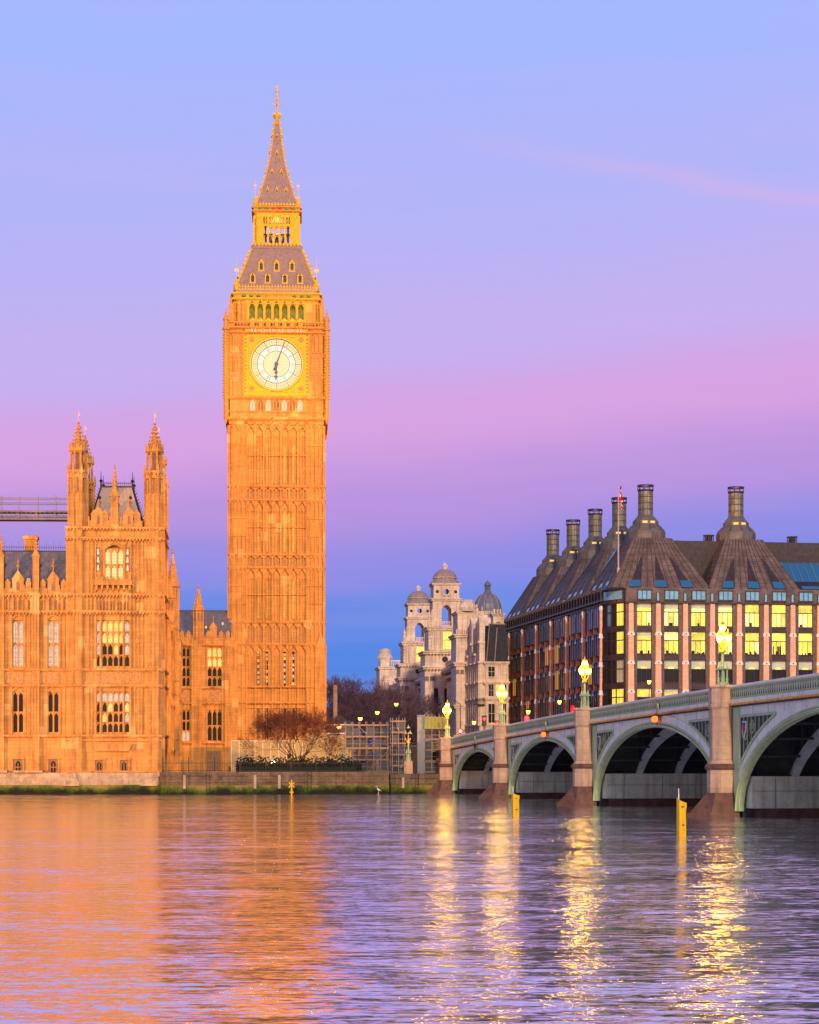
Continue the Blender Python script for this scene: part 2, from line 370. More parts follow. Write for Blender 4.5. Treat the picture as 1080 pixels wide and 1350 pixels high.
def W3(px, py, Y): return Vector(((px-540)*Y/F, Y, CH+(HY-py)*Y/F))   # where a sight line meets a depth (used to measure the place)

# ------------------------------------------------------------------ gothic kit (local: face looks to -y)
def arch_pts(x0, x1, zs, rise, n=6):      # pointed arch from left springing to right
    h = (x1-x0)/2; cx = (x0+x1)/2; P = []
    for i in range(n+1):
        t = i/n; P.append((x0+h*(1-math.cos(t*math.pi/2)) if False else x0+h*t, zs+rise*math.sin(t*math.pi/2)**.85))
    return P+[(2*cx-x, z) for x, z in P[-2::-1]]
def arch_fill(mb, x0, x1, zs, zt, y0, y1, rise=None):   # stone above a pointed opening, up to zt
    rise = rise or (zt-zs)*.92; A = arch_pts(x0, x1, zs, rise, 4); m = len(A)//2
    for i in range(len(A)-1):
        (xa, za), (xb, zb) = A[i], A[i+1]
        mb.prism([(xa,za),(xb,zb),(xb,zt),(xa,zt)], y0, y1)
def wall_grid(mb, x0, x1, z0, z1, yf, yb, opens):
    xs = sorted({x0, x1, *[o[0] for o in opens], *[o[1] for o in opens]}); xs = [x for x in xs if x0 <= x <= x1]
    for a, b_ in zip(xs, xs[1:]):
        mid = (a+b_)/2; hs = sorted([(o[2],o[3]) for o in opens if o[0] < mid < o[1]]); z = z0
        for h0, h1 in hs:
            if h0 > z: mb.box(a, b_, yf, yb, z, h0)
            z = max(z, h1)
        if z < z1: mb.box(a, b_, yf, yb, z, z1)
def panels(mb, x0, x1, z0, z1, n, y, d=.10, w=.10, head=True, mids=()):
    d *= 1.45
    st = (x1-x0)/n
    for i in range(n+1): mb.box(x0+i*st-w/2, x0+i*st+w/2, y-d, y, z0, z1)
    if head:
        hh = min(st*.8, (z1-z0)*.3)
        for i in range(n):
            a = x0+i*st+w/2; b_ = x0+(i+1)*st-w/2; c_ = (a+b_)/2
            mb.prism([(a,z1-hh),(c_,z1-.04),(a,z1-.04)], y-d*.8, y); mb.prism([(b_,z1-hh),(b_,z1-.04),(c_,z1-.04)], y-d*.8, y)
    for zm in mids: mb.box(x0, x1, y-d*.7, y, zm-.05, zm+.05)
def strings(mb, x0, x1, y, zs, d=.28, h=.22):
    d *= 1.5
    for z in zs:
        mb.box(x0, x1, y-d, y, z-h/2, z+h/2); mb.box(x0, x1, y-d*.55, y, z-h, z-h/2)
def studs(mb, x0, x1, y, z, step=.55, w=.2, d=.32, h=.24):
    d *= 1.3
    k = max(1, int((x1-x0)/step)); st = (x1-x0)/k
    for i in range(k): c_ = x0+(i+.5)*st; mb.box(c_-w/2, c_+w/2, y-d, y, z-h/2, z+h/2)
def finial(mb, cx, cy, z, h, r=.12):
    mb.lathe(cx, cy, [(r*.5,z),(r*.5,z+h*.3),(r*1.6,z+h*.38),(r*1.6,z+h*.45),(r*.5,z+h*.52),(r*.45,z+h*.66),(r*1.1,z+h*.72),(r*.4,z+h*.8),(r*.1,z+h)], 6)
def spirelet(mb, cx, cy, z0, z1, r, n=8, crock=5):
    zt = z0+(z1-z0)*.78
    mb.lathe(cx, cy, [(r*1.12,z0),(r*1.12,z0+.12),(r*.9,z0+.14),(r*.62,z0+(zt-z0)*.4),(r*.16,zt)], n)
    for i in range(crock):
        t = (i+.6)/crock; rr = r*(.98-.83*min(1,t)**.9); z = z0+(zt-z0)*t
        for q in range(4):
            a = math.pi/4+q*math.pi/2 if n == 4 else q*math.pi/2+math.pi/8
            mb.box(cx+rr*math.cos(a)-.09, cx+rr*math.cos(a)+.09, cy+rr*math.sin(a)-.09, cy+rr*math.sin(a)+.09, z-.09, z+.12)
    finial(mb, cx, cy, zt-.05, z1-zt+.05, max(.09, r*.16))
def pinnacle(mb, cx, cy, z0, zs, z1, w):
    mb.box(cx-w, cx+w, cy-w, cy+w, z0, zs)
    for s_ in (-1, 1): mb.box(cx+s_*w-.05, cx+s_*w+.05, cy-w-.06, cy-w, z0, zs)
    mb.box(cx-w*1.25, cx+w*1.25, cy-w*1.25, cy+w*1.25, zs-.12, zs+.08)
    mb.prism([(cx-w,zs+.08),(cx+w,zs+.08),(cx,zs+.08+w*1.6)], cy-w*1.2, cy-w)
    spirelet(mb, cx, cy, zs+.08, z1, w*.98, 4, 5)
def parapet(mb, x0, x1, y, z0, h, pitch=1.1, th=.3):
    mb.box(x0, x1, y, y+th, z0, z0+h*.38)
    k = max(1, int(round((x1-x0)/pitch))); st = (x1-x0)/k
    for i in range(k):
        a = x0+i*st; w = st*.30
        mb.box(a+st*.5-w, a+st*.5+w, y, y+th, z0+h*.38, z0+h*.72)
        mb.prism([(a+st*.5-w*1.15,z0+h*.72),(a+st*.5+w*1.15,z0+h*.72),(a+st*.5,z0+h)], y-.04, y+th+.04)
        mb.box(a-.07, a+.07, y-.08, y+th, z0, z0+h*.6)
        mb.ring(a+st*.5, z0+h*.45, st*.08, st*.17, y-.08, y, 8)
def window(root, x0, x1, z0, z1, y, lights, M=None, pane=GLASSD, tiers=2, top=None, tr=STONE, mull=.14, lead=False, cells=None, arched=False):
    """recessed traceried window; returns the window object with its tracery as child"""
    g = MB(M); st = (x1-x0)/lights; hz = (z1-z0)/tiers
    for i in range(lights):
        for j in range(tiers):
            m_ = pane
            if cells: m_ = cells(i, j)
            elif top and j == tiers-1: m_ = top
            g.use(m_); g.box(x0+i*st, x0+(i+1)*st, y, y+.05, z0+j*hz, z0+(j+1)*hz)
    wo = g.build('window', root)
    t_ = mk(tr, M)
    for i in range(lights+1):
        c_ = x0+i*st; t_.box(c_-mull/2, c_+mull/2, y-.22, y-.003, z0, z1)
    for j in range(tiers+1): t_.box(x0, x1, y-.18, y-.004, z0+j*hz-mull*.4, z0+j*hz+mull*.4)
    for i in range(lights):
        for j in range(tiers):
            a = x0+i*st+mull/2; b_ = x0+(i+1)*st-mull/2; zt = z0+(j+1)*hz-mull*.4; hh = min((b_-a)*.8, hz*.3)
            t_.prism([(a,zt-hh),((a+b_)/2,zt),(a,zt)], y-.14, y-.005); t_.prism([(b_,zt-hh),(b_,zt),((a+b_)/2,zt)], y-.14, y-.005)
            if lead:
                k = 5
                for q in range(1, k): zq = z0+j*hz+q*hz/k; t_.box(a, b_, y-.03, y-.006, zq-.018, zq+.018)
                t_.box((a+b_)/2-.016, (a+b_)/2+.016, y-.03, y-.007, z0+j*hz, zt-hh*.5)
    if arched: arch_fill(t_, x0-.1, x1+.1, z1-(x1-x0)*.42, z1+.05, y-.3, y-.006, (x1-x0)*.40)
    t_.build('tracery', wo)
    return wo

# ================================================================== SETTING
def sheet(name, m, x0, x1, y0, y1, z, kind='structure'):
    q = mk(m); q.quad((x0,y0,z),(x1,y0,z),(x1,y1,z),(x0,y1,z)); return tag(q.build(name), None, None, None, kind)
wo = sheet('river', wm, -900, 900, -300, 262, 0)
BA = R(-81.4)
# land west of the river: follows the line of the walls
g = mk(GROUND)
g.add([(-3000,238,-1),(-27.9,238,-1),(4.5,239.9,-1),(60,246,-1),(3000,600,-1),(3000,4500,-1),(-3000,4500,-1),
       (-3000,238,2.2),(-27.9,238,2.2),(4.5,239.6,2.2),(60,248,2.2),(3000,600,2.2),(3000,4500,2.2),(-3000,4500,2.2)],
      [(7,8,9,10,11,12,13),(0,1,8,7),(1,2,9,8),(2,3,10,9),(3,4,11,10)])
tag(g.build('ground'), None, None, None, 'structure')
sheet('road', ROADM, 5, 26, 262, 345, 2.26)

# ================================================================== CLOCK TOWER
TD = 306.67
def HWp(h): return h*TD/(F+h)
def TZ(py, w=6.67): return CH+(HY-py)*(TD-w)/F
tower = thing('clock_tower', 'tall floodlit gothic clock tower with lit dial, belfry and spire', 'clock tower',
              ((365-540)*TD/F+.02, TD, 0), R(3.0))
S4 = [RZ(90*k) for k in range(4)]
wS = HWp(62); wB = HWp(66); wC = HWp(64); wR = HWp(54)
zb = 2.2; z849 = TZ(849); z820 = TZ(820); z748 = TZ(748); z731 = TZ(731); z659 = TZ(659); z641 = TZ(641); z563 = TZ(560)
core = mk(STONE_T)
core.box(-wS+.35, wS-.35, -wS+.35, wS-.35, zb, TZ(545))
bx = (404.3-365.0)*(TD-6.67)/F      # half width of the centre field
slit_x = [(p-365)*(TD-6.67)/F for p in (340.9, 352.2, 375.6, 387.2)]
stg = [(zb, z849), (z849, z820), (z820, z748), (z748, z731), (z731, z659), (z659, z641), (z641, z563)]
for k, M in enumerate(S4):
    core.M = M; core.use(STONE_T)
    for s_ in (-1, 1):                 # corner piers with panelling
        a, b_ = (bx, wS) if s_ > 0 else (-wS, -bx)
        core.box(a, b_, -wS, -wS+.36, zb, z563)
        for (za, zc) in stg:
            panels(core, a+.06, b_-.06, za+.1, zc-.1, 4, -wS, .17, .10, True, [za+(zc-za)*f_ for f_ in ((.33,.66) if zc-za > 5 else ())])
    for (za, zc) in stg:
        small = zc-za < 4
        panels(core, -bx, bx, za+.1, zc-.1, 7, -wS+.35, .33, .16, True, [] if small else [za+(zc-za)*.5])
        panels(core, -bx, bx, za+.1, zc-(.1 if small else 1.5), 21, -wS+.35, .16, .09, True, [] if small else [zc-1.5])
        if small:
            core.use(CARVE); core.box(-bx, bx, -wS+.34, -wS+.37, za+.2, zc-.2)
            for i in range(7):
                c_ = -bx+(i+.5)*2*bx/7; core.ring(c_, (za+zc)/2, .18, .34, -wS+.24, -wS+.34, 8)
            core.use(STONE_T)
    strings(core, -wS-.12, wS+.12, -wS+.02, [z849, z820, z748, z731, z659, z641], .22, .2)
    # head of the shaft: seven cusped arches and corbel table
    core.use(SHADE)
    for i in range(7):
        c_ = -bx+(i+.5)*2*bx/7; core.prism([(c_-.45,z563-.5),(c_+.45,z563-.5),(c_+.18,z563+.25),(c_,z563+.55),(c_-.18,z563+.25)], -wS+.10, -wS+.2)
    core.use(STONE_T); core.box(-bx, bx, -wS, -wS+.2, z563+.3, TZ(552))
    for i in range(8):
        c_ = -bx+i*2*bx/7; core.prism([(c_-.1,z563-1.6),(c_+.1,z563-1.6),(c_+.25,z563+.4),(c_-.25,z563+.4)], -wS-.02, -wS+.3)
core.M = Matrix.Identity(4)
core.build('shaft', tower)
# lower wide stage with angle buttresses and gablets
for (sx, sy) in ((-1,-1),(1,-1),(1,1),(-1,1)):
    q = mk(STONE_T); cx = sx*(wB-.8); cy = sy*(wB-.8)
    q.box(cx-.8, cx+.8, cy-.8, cy+.8, zb, z849-.3); q.frus(cx, cy, z849-.3, z849+.5, .8, .45)
    for ax in ((-1 if sy < 0 else 1),):
        yy = cy+ax*.8
        q.prism([(cx-.75,z849-.6),(cx+.75,z849-.6),(cx,z849+1.6)], min(yy,yy+ax*.12), max(yy,yy+ax*.12))
        q.prism([(cx-.42,z849-8),(cx+.42,z849-8),(cx+.42,z849-.6),(cx-.42,z849-.6)], min(yy,yy+ax*.07), max(yy,yy+ax*.07))
    finial(q, cx, cy, z849+.4, 1.6, .13)
    for zc in (TZ(905), TZ(926), TZ(975)): q.box(cx-.9, cx+.9, cy-.9, cy+.9, zc-.1, zc+.1)
    q.build('corner_buttress', tower)
bb = mk(STONE_T)
for M in S4:
    bb.M = M
    strings(bb, -wB+1.6, wB-1.6, -wS, [TZ(905), TZ(926), TZ(975)], .2, .18)
    bb.box(-wS, wS, -wS-.35, -wS+.3, zb, TZ(978))
bb.build('plinth', tower)
for (pt, pb, kind) in ((588, 636, 0), (675, 727, 1), (765, 815, 1), (858, 904, 2), (932, 975, 3)):
    for x in slit_x:
        g_ = mk(SLITG if kind < 2 else GLASSD); za, zc = TZ(pb), TZ(pt)
        w_ = .09 if kind < 2 else .19
        g_.box(x-w_, x+w_, -wS+.27, -wS+.29, za, zc)
        if kind == 2:
            for j in range(6):
                if random.random() < .8: g_.use(GLASSP if random.random() < .6 else GLASSL); zq = za+(zc-za)*(j+random.random()*.6)/6; g_.box(x-w_*.7, x+w_*.7, -wS+.262, -wS+.268, zq, zq+.4)
        w__ = g_.build('slit_window', tower)
        f_ = mk(STONE_T)
        for s_ in (-1, 1): f_.box(x+s_*(w_+.06)-.045, x+s_*(w_+.06)+.045, -wS+.12, -wS+.30, za-.1, zc+.1)
        f_.prism([(x-w_-.1,zc-.1),(x+w_+.1,zc-.1),(x,zc+.45)], -wS+.14, -wS+.30)
        for j in range(1, 5): zq = za+(zc-za)*j/5; f_.box(x-w_, x+w_, -wS+.22, -wS+.27, zq-.035, zq+.035)
        f_.build('window_frame', w__)
# clock stage
cs = mk(STONE_T); zc0, zc1 = TZ(553), TZ(432)
cs.box(-wC+.3, wC-.3, -wC+.3, wC-.3, zc0-.6, zc1)
DR = 33.6*(TD-wC)/F; DZ = TZ(480, wC); fw = (409-365.5)*(TD-wC)/F
for M in S4:
    cs.M = M; cs.use(STONE_T)
    cs.box(-wC, wC, -wC, -wC+.31, zc0, TZ(524))                   # band below the dial
    cs.prism([(-wS,zc0-.7),(wS,zc0-.7),(wC,zc0),(-wC,zc0)], -wS-.02, -wC+1)
    strings(cs, -wC-.25, wC+.25, -wC, [TZ(552), TZ(524.5)], .3, .25)
    strings(cs, -wC-.1, wC+.1, -wC, [TZ(543)], .15, .16)
    for s_ in (-1, 1):
        a, b_ = (fw, wC) if s_ > 0 else (-wC, -fw)
        cs.box(a, b_, -wC, -wC+.31, TZ(524), zc1)
        panels(cs, a+.1, b_-.1, TZ(521), TZ(440), 3, -wC, .12, .10, True, [TZ(500), TZ(494), TZ(471), TZ(465)])
        cs.use(CARVE)
        for pz in (497, 468): cs.box(a+.15, b_-.15, -wC-.03, -wC+.01, TZ(pz+2.6), TZ(pz-2.6))
        cs.use(STONE_T)
    # small windows/niches under the dial
    for i in range(7):
        c_ = -bx*.93+(i+.5)*2*bx*.93/7
        cs.use(GLASSP if i % 2 == 0 else SHADE); za, zt = TZ(541.5, wC), TZ(531, wC)
        cs.prism([(c_-.34,za),(c_+.34,za),(c_+.34,zt),(c_,zt+.55),(c_-.34,zt)], -wC-.03, -wC)
        cs.use(STONE_T)
        for s_ in (-1, 1):
            cs.box(c_+s_*.42-.06, c_+s_*.42+.06, -wC-.16, -wC, za-.1, zt)
            cs.prism([(c_+s_*.48,zt),(c_,zt+.85),(c_,zt+.62),(c_+s_*.34,zt)][::s_], -wC-.16, -wC)
        cs.box(c_-.05, c_+.05, -wC-.08, -wC, za, zt+.3)
        cs.box(c_-.48, c_+.48, -wC-.14, -wC, za-.22, za-.06)
    # gilded strip, cornice
    cs.use(GILT); cs.box(-fw, fw, -wC-.12, -wC, TZ(522.5), TZ(519.5)); 
    for i in range(26): c_ = -fw+(i+.5)*2*fw/26; cs.prism([(c_-.11,TZ(521)),(c_,TZ(522)),(c_+.11,TZ(521)),(c_,TZ(520))], -wC-.17, -wC-.12)
    cs.use(STONE_T)
    strings(cs, -wC-.3, wC+.3, -wC, [TZ(439), TZ(432.5)], .3, .2)
    cs.use(GILT); cs.box(-fw*.96, fw*.96, -wC-.08, -wC, TZ(438), TZ(433.6))
    for i in range(6):
        c_ = (i-2.5)*12.0*(TD-wC)/F
        cs.use(WHITE); cs.box(c_-.30, c_+.30, -wC-.13, -wC-.08, TZ(437.8), TZ(433.9))
        cs.use(RED); cs.box(c_-.075, c_+.075, -wC-.15, -wC-.13, TZ(437.8), TZ(433.9)); cs.box(c_-.30, c_+.30, -wC-.149, -wC-.13, TZ(436.2), TZ(435.4))
cs.M = Matrix.Identity(4); cs.build('clock_stage', tower)
for (sx, sy) in ((-1,-1),(1,-1),(1,1),(-1,1)):     # octagonal corner shafts of the clock stage
    q = mk(STONE_T); cx = sx*(HWp(66.3)); cy = sy*(HWp(66.3)); r_ = .38
    q.lathe(cx, cy, [(.05,TZ(560)),(r_,TZ(551)),(r_,TZ(437)),(r_*1.5,TZ(436)),(r_*1.5,TZ(434)),(r_,TZ(433)),(r_*.9,TZ(424)),(r_*1.3,TZ(423.5)),(r_*1.3,TZ(422)),(r_*.8,TZ(421))], 8)
    q.use(GILT)
    for i in range(22): zq = TZ(527)+(TZ(440)-TZ(527))*i/22; q.lathe(cx, cy, [(r_+.05,zq),(r_+.14,zq+.08),(r_+.05,zq+.16)], 8)
    q.use(STONE_T); spirelet(q, cx, cy, TZ(421.5), TZ(408), r_*.9, 8, 2)
    q.build('corner_shaft', tower)
    q = mk(STONE_T); cx = sx*HWp(60); cy = sy*HWp(60); pinnacle(q, cx, cy, TZ(432), TZ(404), TZ(389), .26); q.build('pinnacle', tower)
# the dial (front face), its frame, numerals, hands
for k, M in enumerate(S4):
    M2 = M
    fr = mk(GILT, M2); y = -wC
    pts = 48; zc_a, zc_b = DZ-fw, DZ+fw*.98
    # square gilded field with round hole
    hs = fw*.97
    for i in range(pts):
        a0 = 2*math.pi*i/pts; a1 = 2*math.pi*(i+1)/pts
        def sq(a):
            c_, s_ = math.cos(a), math.sin(a); k_ = hs/max(abs(c_), abs(s_)); return (c_*k_, DZ+s_*k_)
        fr.prism([(DR*math.cos(a0),DZ+DR*math.sin(a0)),sq(a0),sq(a1),(DR*math.cos(a1),DZ+DR*math.sin(a1))], y+.02, y+.3)
    fr.use(GOLD); fr.ring(0, DZ, DR*1.0, DR*1.05, y-.22, y+.1, 64); 
    fr.use(GILT); fr.ring(0, DZ, DR*1.07, DR*1.10, y-.10, y+.1, 64)
    hi = fw*.83
    for (a, b_, c_, d_) in ((-hi,hi,hi-.07,hi+.07),(-hi,hi,-hi-.07,-hi+.07)): fr.box(a, b_, y-.1, y+.05, DZ+c_, DZ+d_)
    for s_ in (-1, 1): fr.box(s_*hi-.07, s_*hi+.07, y-.101, y+.05, DZ-hi, DZ+hi)
    for s_ in (-1, 1):                       # beaded margin
        for i in range(34):
            zq = DZ-fw+.15+i*(2*fw-.3)/34; fr.use(GOLD if i % 2 else SHADE); c_ = s_*(fw*.93); fr.box(c_-.10, c_+.10, y-.12, y+.05, zq, zq+.13)
        fr.use(GILT); fr.box(s_*fw*.985-.06, s_*fw*.985+.06, y-.2, y+.1, DZ-fw, DZ+fw)
    fr.use(CARVE)
    for sx in (-1, 1):
        for sz in (-1, 1):
            c_, e_ = sx*fw*.74, DZ+sz*fw*.74; fr.prism([(c_-.42,e_),(c_,e_-.42),(c_+.42,e_),(c_,e_+.42)], y-.06, y+.03)
            fr.ring(c_, e_, .2, .3, y-.12, y-.05, 10)
            fr.use(GOLD); fr.ring(sx*fw*.6, DZ+sz*fw*.8, .1, .2, y-.05, y+.03, 8); fr.ring(sx*fw*.8, DZ+sz*fw*.6, .1, .2, y-.05, y+.03, 8); fr.use(CARVE)
    fro = fr.build('dial_frame', tower)
    if k == 2: continue
    d_ = mk(DIAL, M2); d_.disc(0, DZ, DR, y+.06, 96)
    d_.use(DIALB); d_.ring(0, DZ, DR*.525, DR*.725, y+.045, y+.058, 96)
    dob = d_.build('clock_dial', tower)
    t_ = mk(DIALK, M2)
    for rr, ww in ((.985,.012),(.735,.009),(.515,.007)): t_.ring(0, DZ, DR*(rr-ww), DR*(rr+ww), y+.015, y+.043, 96)
    t_.use(DIALY); t_.ring(0, DZ, DR*.505, DR*.53, y+.02, y+.0435, 96); t_.ring(0, DZ, DR*.84, DR*.852, y+.02, y+.0436, 96); t_.ring(0, DZ, DR*.755, DR*.768, y+.02, y+.0436, 96)
    for i in range(60):
        a = 2*math.pi*i/60; Mx = Matrix.Translation((0,0,DZ)) @ Matrix.Rotation(a, 4, 'Y'); t_.M = M2 @ Mx
        t_.use(DIALY); t_.box(-.02, .02, y+.02, y+.0432, DR*.76, DR*.96)
        if i % 5 == 0: t_.use(DIALK); t_.box(-.035, .035, y+.012, y+.0428, DR*.74, DR*.985)
        t_.use(DIALK); t_.box(-.045, .045, y+.018, y+.0425, DR*.885, DR*.915)
    # fretwork of the centre disc
    t_.M = M2 @ Matrix.Translation((0,0,DZ)); t_.use(DIALY)
    for rr in (.12, .2, .28, .36, .44):
        cnt = int(rr*60)
        for i in range(cnt):
            a = 2*math.pi*(i+.5*(int(rr*100) % 3))/cnt; t_.ring(DR*rr*math.cos(a), DR*rr*math.sin(a), .055, .085, y+.03, y+.0438, 6)
    t_.build('dial_tracery', dob)
    ROM = ['XII','I','II','III','IV','V','VI','VII','VIII','IX','X','XI']
    for i, s in enumerate(ROM):
        nm = mk(DIALK); a = 2*math.pi*i/12; nm.M = M2 @ Matrix.Translation((0,0,DZ)) @ Matrix.Rotation(a, 4, 'Y')
        wch = {'I': .15, 'V': .30, 'X': .30}; tot = sum(wch[ch] for ch in s); x = -tot/2; r0, r1 = DR*.545, DR*.70
        for ch in s:
            w_ = wch[ch]; c_ = x+w_/2
            nm.use(DIALY if i in (3, 9, 4, 8, 0) else DIALK)
            if ch == 'I': nm.box(c_-.03, c_+.03, y+.005, y+.042, r0, r1)
            else:
                def bar(xa, xb, th):
                    nm.prism([(xa-th,r0),(xa+th,r0),(xb+th,r1),(xb-th,r1)], y+.004, y+.041)
                if ch == 'X': bar(c_-.11, c_+.11, .035); bar(c_+.11, c_-.11, .018)
                else: bar(c_, c_-.11, .035); bar(c_, c_+.11, .018)
            x += w_
        nm.build('numeral', dob)
    for nm_, ang, ln, w0, w1 in (('minute_hand', 20.4, DR*.96, .11, .045), ('hour_hand', 182.0, DR*.60, .17, .06)):
        h_ = mk(HAND, M2 @ Matrix.Translation((0,0,DZ)) @ Matrix.Rotation(R(ang), 4, 'Y')); yy = y-.10 if nm_[0] == 'm' else y-.03
        h_.prism([(-w0,-.2),(w0,-.2),(w1,ln),(-w1,ln)], yy-.04, yy)
        if nm_[0] == 'm': h_.prism([(-.10,-1.0),(.10,-1.0),(.16,-.2),(-.16,-.2)], yy-.04, yy); h_.ring(0, -.75, .06, .2, yy-.04, yy, 10)
        else: h_.prism([(-.06,ln-.55),(0,ln-1.0),(.06,ln-.55),(.30,ln-.45),(0,ln),(-.30,ln-.45)], yy-.05, yy-.041); h_.ring(0, ln*.55, .08, .24, yy-.045, yy, 10)
        h_.ring(0, 0, .02, .30, yy-.06, yy, 16)
        h_.build(nm_, dob)
# balustrade + belfry
wV = HWp(56); bl = mk(STONE_T); zbal0, zbal1 = TZ(432, wC), TZ(424, wC)
for M in S4:
    bl.M = M; bl.use(STONE_T); bl.box(-wC-.1, wC+.1, -wC-.1, -wC+.25, zbal0-.05, zbal0+.22); bl.box(-wC, wC, -wC-.1, -wC+.2, zbal1-.2, zbal1)
    kk = 30
    for i in range(kk+1): c_ = -wC+i*2*wC/kk; bl.box(c_-.06, c_+.06, -wC-.05, -wC+.15, zbal0, zbal1-.2)
    bl.use(GILT)
    for i in range(7):
        c_ = -bx*.93+(i+.5)*2*bx*.93/7; bl.prism([(c_-.6,zbal1),(c_+.6,zbal1),(c_,zbal1+.55)], -wC-.12, -wC); bl.ring(c_, (zbal0+zbal1)/2, .12, .28, -wC-.14, -wC-.05, 8)
bl.build('balustrade', tower)
bf = mk(STONE_T); bfz0, bfz1 = zbal0, TZ(387, wV)
bf.box(-wV+1.2, wV-1.2, -wV+1.2, wV-1.2, bfz0, bfz0+.6)
bw = (403-328)/2*(TD-wV)/F
for M in S4:
    bf.M = M; bf.use(GILT)
    for s_ in (-1, 1):
        a, b_ = (bw, wV) if s_ > 0 else (-wV, -bw)
        bf.use(STONE_T); bf.box(a, b_, -wV, -wV+.5, bfz0, bfz1); bf.use(GILT); panels(bf, a+.15, b_-.15, bfz0+.2, bfz1-1.2, 3, -wV, .1, .09)
    bf.box(-bw, bw, -wV, -wV+.5, TZ(400, wV), bfz1)
    bf.box(-bw, bw, -wV, -wV+.45, bfz0, TZ(423, wV)+.15)
    for i in range(8): c_ = -bw+i*2*bw/7; bf.box(c_-.17, c_+.17, -wV-.12, -wV+.45, bfz0, TZ(398, wV)); bf.box(c_-.06, c_+.06, -wV-.24, -wV-.12, bfz0, TZ(400, wV))
    for i in range(7):
        a = -bw+i*2*bw/7+.17; b_ = -bw+(i+1)*2*bw/7-.17; zt = TZ(400, wV); arch_fill(bf, a, b_, TZ(405, wV), zt+.01, -wV+.03, -wV+.42, zt-TZ(405, wV)-.02)
        c_ = (a+b_)/2; bf.prism([(a-.1,zt-.1),(b_+.1,zt-.1),(c_,zt+1.0)], -wV-.12, -wV)
        bf.use(SHADE); bf.prism([(a+.14,zt),(b_-.14,zt),(c_,zt+.55)], -wV-.15, -wV-.12); bf.use(GILT)
    strings(bf, -wV-.2, wV+.2, -wV, [TZ(394, wV), bfz1], .28, .2)
    bf.use(STONE_T); bf.box(-wV, wV, -wV-.1, -wV+.3, TZ(393, wV), bfz1)
    for i, m_ in enumerate((GREEN, GREEN, GREEN, RED, GOLD, GOLD, RED, GREEN, GREEN, GREEN)):
        c_ = (i-4.5)*1.02*1.0
        if m_ in (GOLD,): continue
        if m_ is RED: continue
        bf.use(m_); bf.lathe(c_, -wV-.12, [(.05,TZ(392.5, wV)),(.32,TZ(391.5, wV)),(.32,TZ(390, wV)),(.05,TZ(389, wV))], 8)
        bf.use(STONE_T)
bf.M = Matrix.Identity(4); bf.build('belfry', tower)
gl = mk(BELFG); gl.box(-bw+.1, bw-.1, -wV+1.1, wV-1.1, bfz0+.6, TZ(399, wV)); gl.box(-wV+1.1, wV-1.1, -bw+.1, bw-.1, bfz0+.61, TZ(399, wV)-.01)
gl.build('belfry_glazing', tower)
# lower roof with concave slopes, ribs and dormers
prof = [(54,377),(50.5,371),(46.5,362),(41,348),(36.5,336),(33,328)]
pr = [(HWp(a), TZ(b_, HWp(a))) for a, b_ in prof]
rf = mk(TROOF)
for (w0,z0_),(w1,z1_) in zip(pr, pr[1:]): rf.frus(0, 0, z0_, z1_, w0, w1)
def onroof(prf, z):
    for (w0,z0_),(w1,z1_) in zip(prf, prf[1:]):
        if z0_ <= z <= z1_: return w0+(w1-w0)*(z-z0_)/(z1_-z0_)
    return prf[-1][0]
for M in S4:
    rf.M = M
    for i in range(25):
        f_ = -1+2*i/24
        for (w0,z0_),(w1,z1_) in zip(pr, pr[1:]): rf.tube((f_*w0,-w0,z0_),(f_*w1,-w1,z1_),.05,.05,4)
    rf.use(GILT)
    for s_ in (-1,):
        for (w0,z0_),(w1,z1_) in zip(pr, pr[1:]): rf.tube((s_*w0,-w0,z0_),(s_*w1,-w1,z1_),.14,.12,5)
        for i in range(9):
            z = pr[0][1]+(pr[-1][1]-pr[0][1])*i/9; w_ = onroof(pr, z); rf.box(-w_-.22, -w_+.08, -w_-.22, -w_+.08, z, z+.3)
    rf.use(TROOF)
rf.M = Matrix.Identity(4); rfo = rf.build('lower_roof', tower)
for M in S4[:1]+S4[1:]:
    for row, (yb, yt, xs) in enumerate(((377-3.5, 362, (334.6,354.3,377,397)), (356, 342, (345.8,366,386.3)))):
        for px in xs:
            z0_ = TZ(yb, HWp(48)); z1_ = TZ(yt, HWp(44)); w_ = onroof(pr, z0_); x = (px-366)*(TD-w_)/F
            q = mk(GILT, M); y = -w_-.05
            q.box(x-.40, x-.24, y, y+1.6, z0_, z0_+1.0); q.box(x+.24, x+.40, y, y+1.6, z0_, z0_+1.0)
            q.prism([(x-.48,z0_+1.0),(x+.48,z0_+1.0),(x,z1_)], y-.06, y+1.6); q.box(x-.45, x+.45, y-.05, y+.2, z0_-.12, z0_)
            q.use(GLASSD); q.box(x-.24, x+.24, y+.12, y+.3, z0_, z0_+1.0); q.prism([(x-.14,z0_+1.05),(x+.14,z0_+1.05),(x,z0_+1.35)], y-.09, y-.06)
            q.build('dormer', tower)
cr_ = mk(GILT)     # cresting above the belfry and the string of small merlons
for M in S4:
    cr_.M = M; z = TZ(385, wR); w_ = wV+.05
    cr_.use(TROOF); cr_.box(-w_, w_, -w_, -w_+.4, bfz1, z+.35); cr_.box(-w_+.1, w_-.1, -w_+.1, -w_+.4, z+.35, z+.75); cr_.use(GILT)
    for zz_, h_ in ((z+.3, .28), (z+.75, .3)):
        cr_.box(-w_+.1, w_-.1, -w_-.05+(.1 if zz_ > z+.5 else 0), -w_+.2, zz_-.08, zz_)
        for i in range(28): c_ = -w_+.2+(i+.5)*(2*w_-.4)/28; cr_.prism([(c_-.12,zz_),(c_+.12,zz_),(c_,zz_+h_)], -w_+.04, -w_+.12)
cr_.build('cresting', tower)
